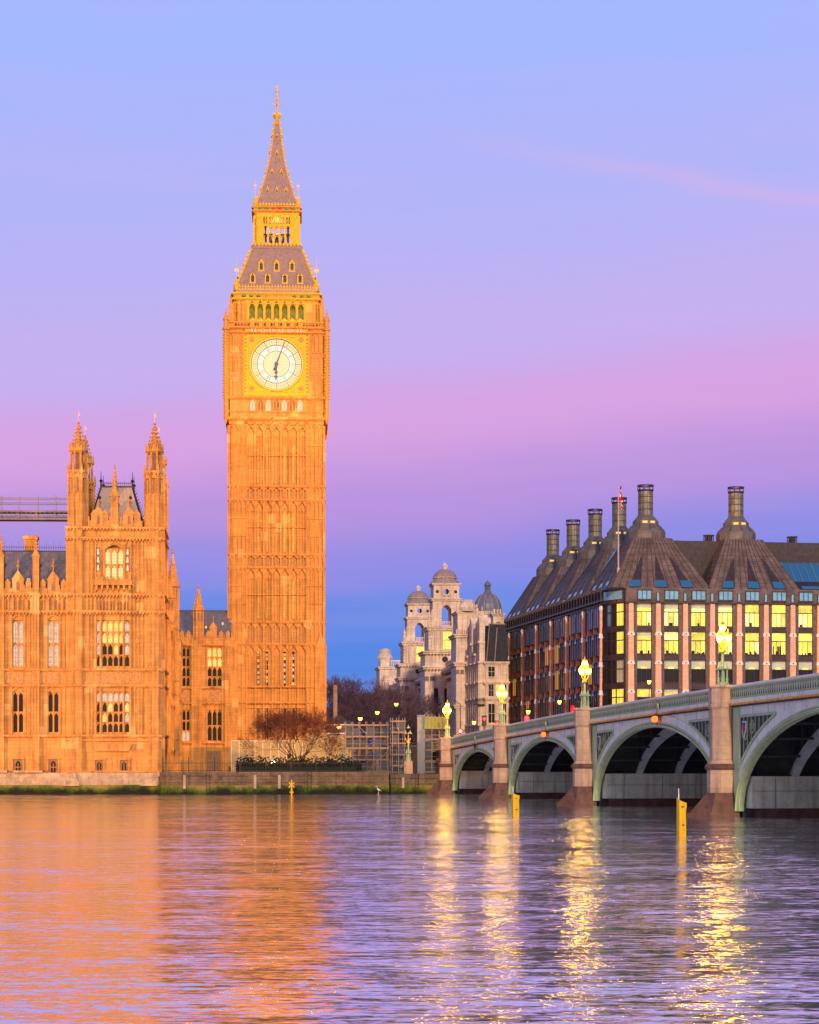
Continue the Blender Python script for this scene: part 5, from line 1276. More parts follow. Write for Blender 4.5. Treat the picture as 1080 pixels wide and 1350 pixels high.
# arches
ZS = .35
for k in range(len(piers)-1):
    ta, tb = piers[k]+hw, piers[k+1]-hw; c_ = (ta+tb)/2; A_ = (tb-ta)/2; crown = ZP(c_)-1.34-.72
    H_ = crown-ZS
    def el(t, off=0.):
        q_ = max(0, 1-((t-c_)/(A_+off))**2); return ZS+(H_+off)*math.sqrt(q_)
    n_ = 44; th = [math.pi*(1-i/n_) for i in range(n_+1)]
    def pt(a, off): return (c_+(A_+off)*math.cos(a), ZS+(H_+off)*math.sin(a))
    ar = mk(BGREEN)
    def ringstrip(mb, o0, o1, y0, y1):
        for i in range(n_):
            p = [pt(th[i],o0), pt(th[i+1],o0), pt(th[i+1],o1), pt(th[i],o1)]; mb.prism(p, y0, y1)
    ringstrip(ar, 0, .12, -.10, .35); ringstrip(ar, .12, .22, -.2, .3); ar.use(BDARK); ringstrip(ar, .22, .27, -.06, .3); ar.use(BGREEN); ringstrip(ar, .27, .37, -.14, .3)
    ar.use(BGREY); ringstrip(ar, .37, .95, -.05, .3)
    ar.build('face_arch', br)
    # spandrel plate above the arch
    spn = mk(BGREY); n2 = 60
    for i in range(n2):
        a = piers[k]+hw-1.0+(2*A_+2.0)*i/n2; b_ = piers[k]+hw-1.0+(2*A_+2.0)*(i+1)/n2
        def low(t):
            if abs(t-c_) >= A_+.55: return ZS
            return el(t, .55)
        za_, zb_ = low(a), low(b_); zt0, zt1 = ZP(a)-1.34, ZP(b_)-1.34
        if zt0-za_ < .01: continue
        spn.add([(a,0,za_),(b_,0,zb_),(b_,.3,zb_),(a,.3,za_),(a,0,zt0),(b_,0,zt1),(b_,.3,zt1),(a,.3,zt0)], [(0,3,2,1),(4,5,6,7),(0,1,5,4),(2,3,7,6),(1,2,6,5),(3,0,4,7)])
    # joints
    spn.use(BDARK)
    for i in range(1, 12):
        t = ta+(tb-ta)*i/12
        if ZP(t)-1.34-el(t,.95) > .15: spn.box(t-.012, t+.012, -.012, .0, el(t,.97), ZP(t)-1.36)
    spn.build('spandrel_plate', br)
    for side in (0, 1):
        ps_ = mk(BGREEN); tp = ta if side == 0 else tb; sg = 1 if side == 0 else -1
        # pilaster strip beside the pier
        x_a, x_b = sorted((tp-sg*1.0, tp+sg*.25)); ps_.box(x_a, x_b, -.07, .0, ZS, ZP(tp)-1.36)
        # triangular tracery panel
        t1 = tp+sg*.45; t2 = tp+sg*min(8.2, A_*.52); ztop = lambda t: ZP(t)-1.95
        N_ = 10; tri_top = []; tri_bot = []
        for i in range(N_+1):
            t = t1+(t2-t1)*i/N_; zb_ = max(el(t, 1.15), ZP(tp)-4.9); zt_ = ztop(t)
            if zt_-zb_ > .06: tri_top.append((t,zt_)); tri_bot.append((t,zb_))
        if len(tri_top) > 1:
            ps_.use(BDARK)
            for i in range(len(tri_top)-1):
                p = [tri_bot[i], tri_bot[i+1], tri_top[i+1], tri_top[i]]; p = p if sg > 0 else p[::-1]; ps_.prism(p, -.02, -.002)
            ps_.use(BGREEN)
            for P_ in (tri_top, tri_bot, [tri_top[0], tri_bot[0]], [tri_top[-1], tri_bot[-1]]):
                for (xa, za), (xb, zb_) in zip(P_, P_[1:]): ps_.tube((xa,-.05,za),(xb,-.05,zb_),.09,.09,5)
            ps_.use(BRAIL if False else LGREEN)
            for i in range(1, len(tri_top)-1, 1):
                ps_.tube((tri_bot[i][0],-.05,tri_bot[i][1]),(tri_top[i][0],-.05,tri_top[i][1]),.035,.035,5)
            zc_ = (tri_top[0][1]+tri_bot[0][1])/2; hh = (tri_top[0][1]-tri_bot[0][1])
            for q2, (dx, rr) in enumerate(((1.05, .62), (2.5, .45))):
                t = tp+sg*(.45+dx); zt_ = ztop(t)-rr*1.25-.15
                if zt_-rr > el(t, 1.15): ps_.ring(t, zt_, rr*.80, rr*.95, -.09, -.03, 16); ps_.ring(t, zt_+rr*.1, rr*.3, rr*.4, -.08, -.03, 10)
        so_ = ps_.build('spandrel_tracery', br)
        if len(tri_top) > 1:
            q = mk(BRAIL); t = tp+sg*1.5; z_ = ztop(t)-.75; q.prism([(t-.34,z_+.42),(t-.34,z_-.1),(t,z_-.62),(t+.34,z_-.1),(t+.34,z_+.42)], -.13, -.07)
            q.use(BLUE); q.prism([(t-.26,z_+.34),(t-.26,z_-.06),(t,z_-.48),(t+.26,z_-.06),(t+.26,z_+.34)], -.145, -.13); q.use(RED); q.box(t-.05, t+.05, -.155, -.145, z_-.35, z_+.34); q.box(t-.26, t+.26, -.154, -.145, z_, z_+.1)
            q.build('shield', so_)
    # inner ribs and cross members
    for ri in range(1, 8):
        y_ = ri*3.2
        rb = mk(BRIB)
        for i in range(4, n_-3):
            rb.prism([pt(th[i],.1), pt(th[i+1],.1), pt(th[i+1],.75), pt(th[i],.75)], y_, y_+.22)
            if i % 1 == 0: rb.prism([pt(th[i],.04), pt(th[i+1],.04), pt(th[i+1],.10), pt(th[i],.10)], y_-.14, y_+.36)
        rb.build('inner_rib', br)
    cm_ = mk(BDARK)
    for i in range(5, n_-4, 3):
        x, z = pt(th[i], .45); cm_.tube((x,.3,z),(x,BW-.3,z),.09,.09,5); cm_.tube((x,.3,z),(x,.3+.01,ZP(x)-1.6),.05,.05,4)
        for ri in range(1, 8): cm_.box(x-.07, x+.07, ri*3.2+.05, ri*3.2+.17, z, ZP(x)-1.7)
    cm_.build('cross_bracing', br)
# piers
for k, tp in enumerate(piers):
    top = ZP(tp)
    for yy, sg in ((-d_, -1), (BW+d_, 1)):
        q = mk(GRAN)
        zc_ = ZP(tp)-1.3
        q.lathe(tp, yy, [(1.0,.9),(1.0,2.95),(1.05,3.0),(1.12,3.1),(1.02,3.3),(.92,3.42),(.88,3.5),(.83,3.6),(.83,zc_-.15),(.95,zc_),(.95,zc_+.12),(.9,zc_+.2),(.9,top-.12),(1.0,top-.06),(1.0,top+.05),(.8,top+.1)], 8)
        q.use(GRAND); q.lathe(tp, yy, [(1.09,2.96),(1.16,3.08),(1.16,3.16),(1.04,3.34)], 8)
        q.add([(tp-1.6,yy-sg*.6,.2),(tp+1.6,yy-sg*.6,.2),(tp+1.2,yy+sg*1.1,.2),(tp,yy+sg*2.2,.2),(tp-1.2,yy+sg*1.1,.2),
               (tp-1.0,yy-sg*.6,1.5),(tp+1.0,yy-sg*.6,1.5),(tp+.9,yy+sg*.75,1.5),(tp,yy+sg*1.02,1.5),(tp-.9,yy+sg*.75,1.5)],
              [(0,1,6,5),(1,2,7,6),(2,3,8,7),(3,4,9,8),(4,0,5,9),(5,6,7,8,9)])
        q.add([(tp-1.7,yy-sg*.6,-1.5),(tp+1.7,yy-sg*.6,-1.5),(tp+1.3,yy+sg*1.2,-1.5),(tp,yy+sg*2.35,-1.5),(tp-1.3,yy+sg*1.2,-1.5),
               (tp-1.7,yy-sg*.6,.22),(tp+1.7,yy-sg*.6,.22),(tp+1.3,yy+sg*1.2,.22),(tp,yy+sg*2.35,.22),(tp-1.3,yy+sg*1.2,.22)],
              [(0,1,6,5),(1,2,7,6),(2,3,8,7),(3,4,9,8),(4,0,5,9),(5,6,7,8,9)])
        q.build('pier_turret', br)
    q = mk(BDARK); q.box(tp-hw+.1, tp+hw-.1, .31, BW-.31, -1, ZP(tp)-1.76); q.use(BPLATE)
    if 0 < k < 5:
        for sg in (-1, 1):
            a, b_ = sorted((tp+sg*(hw-.1), tp+sg*(hw+1.25))); q.box(a, b_, .5, BW-.5, .55, 2.55)
            q.use(BDARK); q.box(a-.01, b_+.01, .6, BW-.6, 1.62, 1.65); q.use(BPLATE)
            q.use(BDARK); fx = b_+.012 if sg > 0 else a-.012
            for i in range(16):
                for zr_ in (.75, 1.15, 1.55, 1.75, 2.15, 2.4): q.box(min(fx,fx+sg*.012), max(fx,fx+sg*.012), 1.2+i*.8, 1.25+i*.8, zr_, zr_+.05)
            for i in range(8): q.use(BDARK); q.box(a-.012, b_+.012, 2+i*3.2, 2.03+i*3.2, .6, 2.5); q.use(BPLATE)
            q.use(GRAND); q.box(a+.2*0, b_-.1, 1.0, BW-1, -1, .545)
            q.use(BPLATE)
    elif k == 0: q.box(tp+hw-.1, tp+hw+1.25, .5, BW-.5, .55, 2.55); q.use(GRAND); q.box(tp+hw-.1, tp+hw+1.1, 1, BW-1, -1, .545)
    q.build('pier_body', br)
q = mk(GRAN); q.box(-22, -1.6, .32, BW-.32, 0, ZP(-2)-2.2); q.build('abutment', br)
# navigation lights at the crowns
for k, (lab) in ((1, 'pair of red-orange navigation lights at the crown of the second arch'), (2, 'pair of red-orange navigation lights at the crown of the third arch'), (0, 'dark navigation light bracket at the crown of the first arch')):
    c_ = (piers[k]+piers[k+1])/2+(2.5 if k == 2 else 1.5 if k == 1 else 0); M_ = br.matrix_basis.copy() if False else Matrix.Translation(br.location) @ Matrix.Rotation(BA, 4, 'Z')
    p = M_ @ Vector((c_, -.35, ZP(c_)-1.55)); o = thing('navigation_light', lab, 'navigation light', p, BA)
    q = mk(BDARK); q.box(-.32, .32, .0, .12, -.12, .42); q.tube((0,.05,.3),(0,.05,-.45),.04,.04,6); q.box(-.2, .5, -.1, .14, .26, .36); q.build('bracket', o)
    q = mk(LGREEN); q.box(-.3, .3, .06, .10, .45, 1.2) ; q.ring(0, .95, .12, .2, .0, .06, 10); q.build('back_plate', o)
    if k:
        for s_ in (-1, 1): q = mk(ORL); q.lathe(s_*.26, -.12, [(.03,-.22),(.15,-.15),(.17,0),(.15,.15),(.03,.22)], 10); q.build('light', o)
# bridge lamps
def bridge_lamp(lit=True):
    o = thing('bridge_lamp', 'x', 'lamp standard', (0,0,0))
    q = mk(LGREEN)
    q.lathe(0, 0, [(.42,0),(.42,.12),(.3,.16),(.3,.22)], 8)
    for i in range(4):
        a = math.pi/4+i*math.pi/2; x, y = .27*math.cos(a), .27*math.sin(a)
        q.lathe(x, y, [(.09,.15),(.09,.45),(.055,.5),(.05,1.05),(.08,1.1),(.08,1.2),(.03,1.35),(.01,1.5)], 8)
    q.box(-.34, .34, -.34, .34, 1.0, 1.09)
    q.lathe(0, 0, [(.16,.15),(.14,.6),(.11,1.0),(.12,1.2),(.10,1.3),(.095,2.0),(.13,2.05),(.1,2.1)], 8)
    q.build('column', o)
    q = mk(LGOLD); q.lathe(0, 0, [(.1,2.08),(.24,2.12),(.24,2.22),(.12,2.26),(.09,2.6),(.13,2.7),(.07,2.8),(.05,3.4)], 8)
    arms = [(.34*math.cos(a), .34*math.sin(a)) for a in (R(-90+81.4-60)*0+R(190), R(310), R(70))]
    for (x, y) in arms: 
        P_ = [(0,0,2.35),(x*.6,y*.6,2.35),(x,y,2.55),(x,y,2.72)]
        for a, b_ in zip(P_, P_[1:]): q.tube(a, b_, .04, .04, 6)
    q.build('branches', o)
    for (x, y, z) in [(a[0], a[1], 2.72) for a in arms]+[(0,0,3.36)]:
        g_ = mk(GLOBE if lit else GLASSD); g_.lathe(x, y, [(.09,z),(.17,z+.16),(.205,z+.34),(.17,z+.45),(.09,z+.48)], 8)
        if lit: g_.use(GLOBEC); g_.lathe(x, y, [(.12,z+.12),(.207,z+.25),(.21,z+.34),(.14,z+.42)], 8)
        lo = g_.build('lantern', o)
        c__ = mk(LGREEN if not lit else LGOLD); c__.lathe(x, y, [(.25,z+.46),(.2,z+.52),(.09,z+.66),(.04,z+.7),(.02,z+.88)], 8); c__.build('cap', lo)
    return o
MBR = Matrix.Translation(br.location) @ Matrix.Rotation(BA, 4, 'Z')
LP = bridge_lamp(); first = True
labs = ['lit triple-lantern lamp standard on the bridge end pier beside the scaffold', 'lit triple-lantern lamp standard on the second pier from the bank', 'lit triple-lantern lamp standard on the third pier, before the dark office flank',
        'nearest lit triple-lantern lamp standard, before the yellow office windows', None, None]
LPs = []
for k in range(4):
    o = LP if k == 0 else copy_tree(LP)
    p = MBR @ Vector((piers[k], -d_, ZP(piers[k])+.1)); sc = 1.0
    o.location = p; o.rotation_euler = (0,0,R(12*k)); o.scale = (sc,sc,sc); o['label'] = labs[k]; o['group'] = 'lit lamp standards on the bridge piers'
    LPs.append(o)
    ll = lamp_light('bridge_light', None, (p.x-.6, p.y-.5, p.z+3.2), 420, (1, .58, .05), .35)
    w_ = ll.location.copy(); ll.parent = o; ll.matrix_parent_inverse = (Matrix.Translation(o.location) @ Matrix.Rotation(R(12*k),4,'Z') @ Matrix.Scale(sc,4)).inverted()
ul = bridge_lamp(False); ul['label'] = 'unlit dark lantern standard between the scaffold tower and the hoarding'; ul.location = W3(538.5, 988, 243); ul.location.z = 3.6; 
q = mk(GRAN); q.box(-.5, .5, -.5, .5, -1.4, 0); q.build('pedestal', ul); ul.scale = (1.0,1.0,1.0)

# ================================================================== SIGNALS AND SIGNS ON THE APPROACH
def signal(label, px, py, Y, lit=REDL, big=.3):
    z = CH+(HY-py)*Y/F; o = thing('traffic_light', label, 'traffic light', (W3(px,0,Y).x, Y, 2.2), 0, 'traffic lights at the bridge end'); h = z-2.2
    q = mk(IRON); q.tube((0,0,0),(0,0,h+.4),.07,.06,8); q.build('post', o)
    q = mk(IRON); q.box(-.2, .2, -.22, -.06, h-.75, h+.35); q.box(-.3, .3, -.05, -.02, h-.85, h+.45)
    for dz in (-.62, -.3): q.ring(0, h+dz, .02, .1, -.26, -.22, 10)
    q.build('housing', o)
    q = mk(lit); q.lathe(0, -.26, [(.02,h-big*.6),(big*.5,h-big*.3),(big*.55,h),(big*.5,h+big*.3),(.02,h+big*.6)], 12); q.build('red_light', o)
signal('traffic light with red on, in front of the stone facade left of a lamp standard', 638.5, 948, 262)
signal('large red traffic light at the foot of the second lamp standard', 655.5, 955, 255, REDL, .55)
signal('red traffic light under the amber lamp before the dark office flank', 694.5, 947.5, 258, REDL, .55)
rs = thing('red_hooded_sign', 'red bell-shaped hooded sign above the parapet left of the third lamp standard', 'sign', (W3(755,0,250).x, 250, 2.2)); q = mk(IRON); zc_ = CH+(HY-938)*250/F-2.2
q.tube((0,0,0),(0,0,zc_),.06,.06,6); q.build('post', rs); q = mk(mat('bright_red_board', (.75,.01,.02), .5)); q.lathe(0, 0, [(.30,zc_-.5),(.30,zc_+.3),(.24,zc_+.55),(.1,zc_+.72),(.02,zc_+.75)], 12); q.build('hood', rs)
rd = thing('round_road_sign', 'round white road sign with red ring beside the bridge end lamp', 'sign', (W3(607,0,252).x, 252, 2.2)); zc_ = CH+(HY-964)*252/F-2.2
q = mk(IRON); q.tube((0,0,0),(0,0,zc_+3.2),.05,.04,6); q.tube((0,0,zc_+3.2),(-.8,-.2,zc_+3.7),.04,.03,5); q.build('post', rd)
q = mk(RED); q.ring(0, zc_, .2, .36, -.1, -.06, 20); q.use(mat('sign_white_lit', (.8,.7,.7), .5, emit=(1,.75,.75), estr=.9)); q.disc(0, zc_, .2, -.09, 16); q.build('sign_face', rd)

# ================================================================== YELLOW MARKERS
def pile(label, px, py0, py1, w_):
    Y = CH*F/(py1-HY); o = thing('marker_pile', label, 'marker post', (W3(px,0,Y).x, Y, 0), R(15)); h = (py1-py0)*Y/F
    q = mk(YEL); q.add([(-w_,-w_,-1.5),(w_,-w_,-1.5),(w_,w_,-1.5),(-w_,w_,-1.5),(-w_,-w_,h*.92),(w_,-w_,h*.86),(w_,w_,h*.86),(-w_,w_,h)], [(0,3,2,1),(4,5,6,7),(0,1,5,4),(1,2,6,5),(2,3,7,6),(3,0,4,7)])
    q.box(-w_*.6, w_*1.12, -w_*1.15, w_*1.1, h*.70, h*.86); q.box(-w_*1.05, w_*1.05, -w_*1.06, w_*1.06, h*.34, h*.38); q.build('pile', o)
    q = mk(IRON); q.box(-w_*.5, w_*.4, -w_*1.18, -w_*1.151, h*.74, h*.77); q.box(-w_*.3, w_*.5, -w_*1.08, -w_*1.061, h*.28, h*.31); q.build('bolts', o)
    q = mk(WHITE); q.tube((-w_*.8,0,h*.9),(-w_*.8,0,h*1.22),.025,.02,6); q.build('rod', o)
pile('nearer tall yellow marker post in the water before the third arch', 898.5, 1051, 1103, .165)
pile('farther yellow marker post in the water before the second arch', 679.5, 1044, 1077, .19)
ym = thing('yellow_beacon', 'small yellow beacon post with crossed top mark by the embankment wall', 'beacon', (W3(386,0,231).x, 229, 0)); 
q = mk(YEL); q.tube((0,0,-1),(0,0,1.25),.09,.09,8); q.build('post', ym)
q = mk(YEL)
for a in (45, -45, 90): 
    dx, dz = .42*math.cos(R(a)), .42*math.sin(R(a)); q.tube((-dx,-.08,1.05-dz*.9),(dx,-.08,1.05+dz*.9),.075,.075,6)
q.lathe(0, -.05, [(.02,1.4),(.1,1.5),(.02,1.62)], 8); q.box(-.22, .22, -.06, .06, .2, .32); q.build('top_mark', ym)
# bird standing at the waterline
bd = thing('water_bird', 'small pale wading bird standing on the weed by the river wall', 'bird', (W3(499,0,235.5).x, 235.2, 0.0), R(-20))
q = mk(mat('bird_feather', (.62,.58,.5), .8, var=.3, vscale=20))
def body(mb, prof, n=10):
    pts = []; fs = []
    for (x, z, rx, rz_) in prof:
        for i in range(n): a = 2*math.pi*i/n; pts.append((x, rx*math.cos(a), z+rz_*math.sin(a)))
    for j in range(len(prof)-1):
        for i in range(n): fs.append((j*n+i, j*n+(i+1)%n, (j+1)*n+(i+1)%n, (j+1)*n+i))
    fs += [tuple(range(n-1,-1,-1)), tuple((len(prof)-1)*n+i for i in range(n))]; mb.add(pts, fs)
body(q, [(.34,.34,.01,.01),(.24,.38,.05,.04),(.1,.44,.10,.10),(-.05,.50,.11,.12),(-.14,.58,.06,.08),(-.15,.68,.035,.05),(-.16,.78,.035,.05),(-.2,.84,.045,.045),(-.26,.84,.03,.03),(-.4,.81,.006,.006)])
for y_ in (-.04, .04): q.tube((.02,y_,.42),(.04,y_,.22),.02,.014,5); q.tube((.04,y_,.22),(.0,y_,-.02),.014,.012,5); q.tube((.0,y_,.0),(-.1,y_,.0),.012,.008,5)
q.build('body', bd, smooth=True)

# ================================================================== OFFICE BLOCK (bronze roof, tall chimneys)
OD = 285.0; so_ = OD/F
off = thing('office_block', 'large office block with bronze roof, tall round chimneys and yellow lit windows', 'office building', ((806-540)*so_, OD, 0), R(9.2))
kx = so_*1.022
def OX(px): return (px-806)*kx
def OZ(py): return CH+(HY-py)*so_
zE = OZ(793.5); LEN = 47.0; SIDE = 70.5; ch = (1.8, 4.4)
bd_ = mk(BRONZED); bd_.add([(ch[0],.6,2),(LEN,.6,2),(LEN,SIDE,2),(.6,SIDE,2),(.6,ch[1],2),(ch[0],.6,zE),(LEN,.6,zE),(LEN,SIDE,zE),(.6,SIDE,zE),(.6,ch[1],zE)],
        [(0,1,6,5),(1,2,7,6),(2,3,8,7),(3,4,9,8),(4,0,5,9),(5,6,7,8,9)])
bd_.build('core', off)
PITCH = 36.35*kx; px_ = [OX(832)+i*PITCH for i in range(12)]
FH = 38.1*so_; lev = [OZ(835+38.1*i) for i in range(4)]   # bracket heights
duct = mk(DSTONE)
for i, x in enumerate(px_):
    for s_ in (-1, 1): duct.box(x+s_*.62-.26, x+s_*.62+.26, .0+.02, .7, 2.2, zE)
    duct.box(x-.36, x+.36, .25, .7, 2.2, zE)
for i in range(11):
    a = px_[i]+.88; b_ = px_[i+1]-.88
    for z in [OZ(828.5), OZ(866), OZ(904), OZ(942)]: duct.use(BRONZED); duct.box(a, b_, .12, .7, z-.38, z+.36); duct.box(a-.1, b_+.1, -.05, .2, z-.42, z-.32); duct.use(DSTONE)
duct.build('window_piers', off)
for i, x in enumerate(px_):
    q = mk(SANDP); w0 = .34
    tops = [zE-.15]+[l_-.15 for l_ in lev]+[2.2]
    for j in range(5):
        zt_, zb_ = tops[j], tops[j+1]+.38 if j < 4 else 2.2; w_ = .33+.035*j; q.frus(x, .02, zb_, zt_, w_, w_-.02, .28, .26)
    q.use(BRACK)
    for l_ in lev: q.add([(x-.50,-.36,l_-.22),(x+.50,-.36,l_-.22),(x+.36,-.36,l_+.24),(x-.36,-.36,l_+.24),(x-.50,.2,l_-.22),(x+.50,.2,l_-.22),(x+.36,.2,l_+.24),(x-.36,.2,l_+.24)], [(0,1,2,3),(1,5,6,2),(4,0,3,7),(3,2,6,7),(0,4,5,1)])
    q.use(IRON)
    for l_ in lev: q.lathe(x, -.37, [(.02,l_-.1),(.09,l_-.07),(.1,l_),(.09,l_+.07),(.02,l_+.1)], 8)
    q.build('stone_pillar', off)
random.seed(4)
for i in range(11):
    a = px_[i]+.90; b_ = px_[i+1]-.90
    for f_, (yt, ym_, yb) in enumerate(((795,805.8,824),(832,843.5,861),(870,881.5,899),(908,919,937),(946,957,975))):
        q = mk(OFFL); zt_, zm, zb_ = OZ(yt), OZ(ym_), OZ(yb)
        up = OFFL if f_ < 2 else OFFB if f_ == 2 else (OFFL if i in (0,1,6) and f_ == 3 else OFFD)
        lo = OFFL if f_ < 2 else OFFD
        pick = lambda m_: random.choice((OFFL, OFFL, OFFL2, OFFL3)) if m_ is OFFL else m_
        q.use(pick(up)); q.box(a, b_, .3, .34, zm, zt_)
        for q3 in range(3): q.use(pick(lo)); q.box(a+(b_-a)*q3/3, a+(b_-a)*(q3+1)/3, .3, .34, zb_, zm)
        if up is OFFL:     # ceiling strip lights, blinds and clutter seen through the glass
            q.use(OFFL2); zq = zt_-random.uniform(.25,.6); q.box(a, b_, .292, .299, zq, zq+.10)
            q.use(OFFL3); x = random.uniform(a, b_-.7); q.box(x, x+.6, .290, .299, zt_-.22, zt_-.12)
            if random.random() < .35: q.use(OFFB); q.box(a, b_, .288, .299, zt_-random.uniform(.3,.8), zt_)
            if random.random() < .5: q.use(OFFD); x = random.uniform(a, b_-.4); q.box(x, x+random.uniform(.2,.5), .288, .299, zb_, zb_+random.uniform(.2,.6))
        if f_ == 2: q.use(OFFL); c_ = (a+b_)/2; q.prism([(c_-.5,zm+.02),(c_+.5,zm+.02),(c_+.3,zm+.25),(c_,zm+.33),(c_-.3,zm+.25)], .28, .299)
        if f_ == 1:            # plants and people's things behind the glass
            q.use(OFFD)
            for _ in range(5): x = random.uniform(a+.1, b_-.25); h_ = random.uniform(.15,.9); q.box(x, x+random.uniform(.1,.3), .285, .299, zb_, zb_+h_*(1.4 if i in (5,) else .5))
        wv = q.build('window', off)
        fr = mk(BRONZED); fr.box(a-.06, b_+.06, .18, .28, zm-.06, zm+.06); fr.box(a-.06, b_+.06, .1, .29, zt_, zt_+.1); fr.box(a-.06, b_+.06, .1, .29, zb_-.1, zb_)
        for s_ in (a-.03, b_+.03): fr.box(s_-.05, s_+.05, .1, .29, zb_, zt_)
        for q_ in (1, 2): x = a+(b_-a)*q_/3; fr.box(x-.025, x+.025, .2, .28, zb_, zm)
        fr.build('frame', wv)
# eave, dormer storey
ev = mk(BRONZED)
def perim(mb, off_, z0_, z1_, m_=None):
    P_ = [(LEN,off_),(ch[0]-off_*.3,off_),(off_,ch[1]-off_*.6),(off_,SIDE)]
    for (xa, ya), (xb, yb_) in zip(P_, P_[1:]):
        mb.slab((xa,ya,z0_),(xb,yb_,z0_),(xb,yb_,z1_),(xa,ya,z1_),-.6)
perim(ev, -.35, zE-.12, zE+.06); ev.use(BRONZE); perim(ev, .1, zE+.06, zE+2.0)
ev.build('eaves', off)
zD0 = zE+2.0; zRg = OZ(713)+1.0
rdg = mk(BRONZED); rdg.box(6.0, LEN-4, 6.5, 12, zE, zRg-.1); rdg.box(6.01, 12, 12, SIDE-5, zE, zRg-.11)
rdg.box(6.02, LEN-4.1, 2.6, 6.5, zE+1, OZ(768)+.4)
rdg.build('ridge_block', off)
def fan(cx, cy, hx, hy, tx, zb_, zt_, name='roof_bay'):
    q = mk(BRONZE); q.frus(cx, cy, zb_, zt_, hx, tx, hy, tx)
    q.use(FINS)
    for M_ in (Matrix.Translation((cx,cy,0)), Matrix.Translation((cx,cy,0)) @ Matrix.Rotation(-math.pi/2, 4, 'Z')):
        q.M = M_; A_, B_ = (hx, hy) if M_[0][0] > .5 else (hy, hx)
        for i in range(15):
            f_ = -1+2*i/14; q.tube((f_*A_,-B_,zb_),(f_*tx,-tx,zt_),.055,.05,4)
        for j in range(1, 9):
            g_ = j/9; z = zb_+(zt_-zb_)*g_; a = A_+(tx-A_)*g_; b_ = B_+(tx-B_)*g_; q.tube((-a,-b_-.01,z),(a,-b_-.01,z),.03,.03,4)
        # dark triangular recesses above each dormer
        q.use(BRONZED)
        for i in (-1, 0, 1):
            x = i*PITCH*.97
            if abs(x)+.8 > A_: continue
            def sp(xx, g_): 
                return (xx, -(B_+(tx-B_)*g_)-.07, zb_+(zt_-zb_)*g_)
            q.slab(sp(x-.85,.0), sp(x+.85,.0), sp(x*.55+.06,.62), sp(x*.55-.06,.62), .02)
            q.use(OFFBL); p0, p1, p2, p3 = sp(x-.82,.02), sp(x+.82,.02), sp(x*.93+.66,.15), sp(x*.93-.66,.15)
            q.slab(*[(p[0],p[1]-.05,p[2]) for p in (p0,p1,p2,p3)], .02); q.use(BRONZED)
        q.use(FINS)
    q.M = Matrix.Identity(4)
    return q.build(name, off)
chim = [(7.0, 8.0), (20.05, 8.0), (39.6, 8.0)]+[(7.0, 8.0+14.2*k) for k in range(1, 5)]
for k, (cx, cy) in enumerate(chim):
    if k == 0: fan(7.0, 7.3, 6.9, 7.2, 2.7, zD0, zRg)
    elif k < 3: fan(cx, 7.3, 6.5, 7.2, 2.7, zD0, zRg)
    else: fan(7.0, cy, 6.9, 7.1, 2.7, zD0, zRg)
zz0 = CH; sC = 294/F
def KZ(py): return CH+(HY-py)*sC
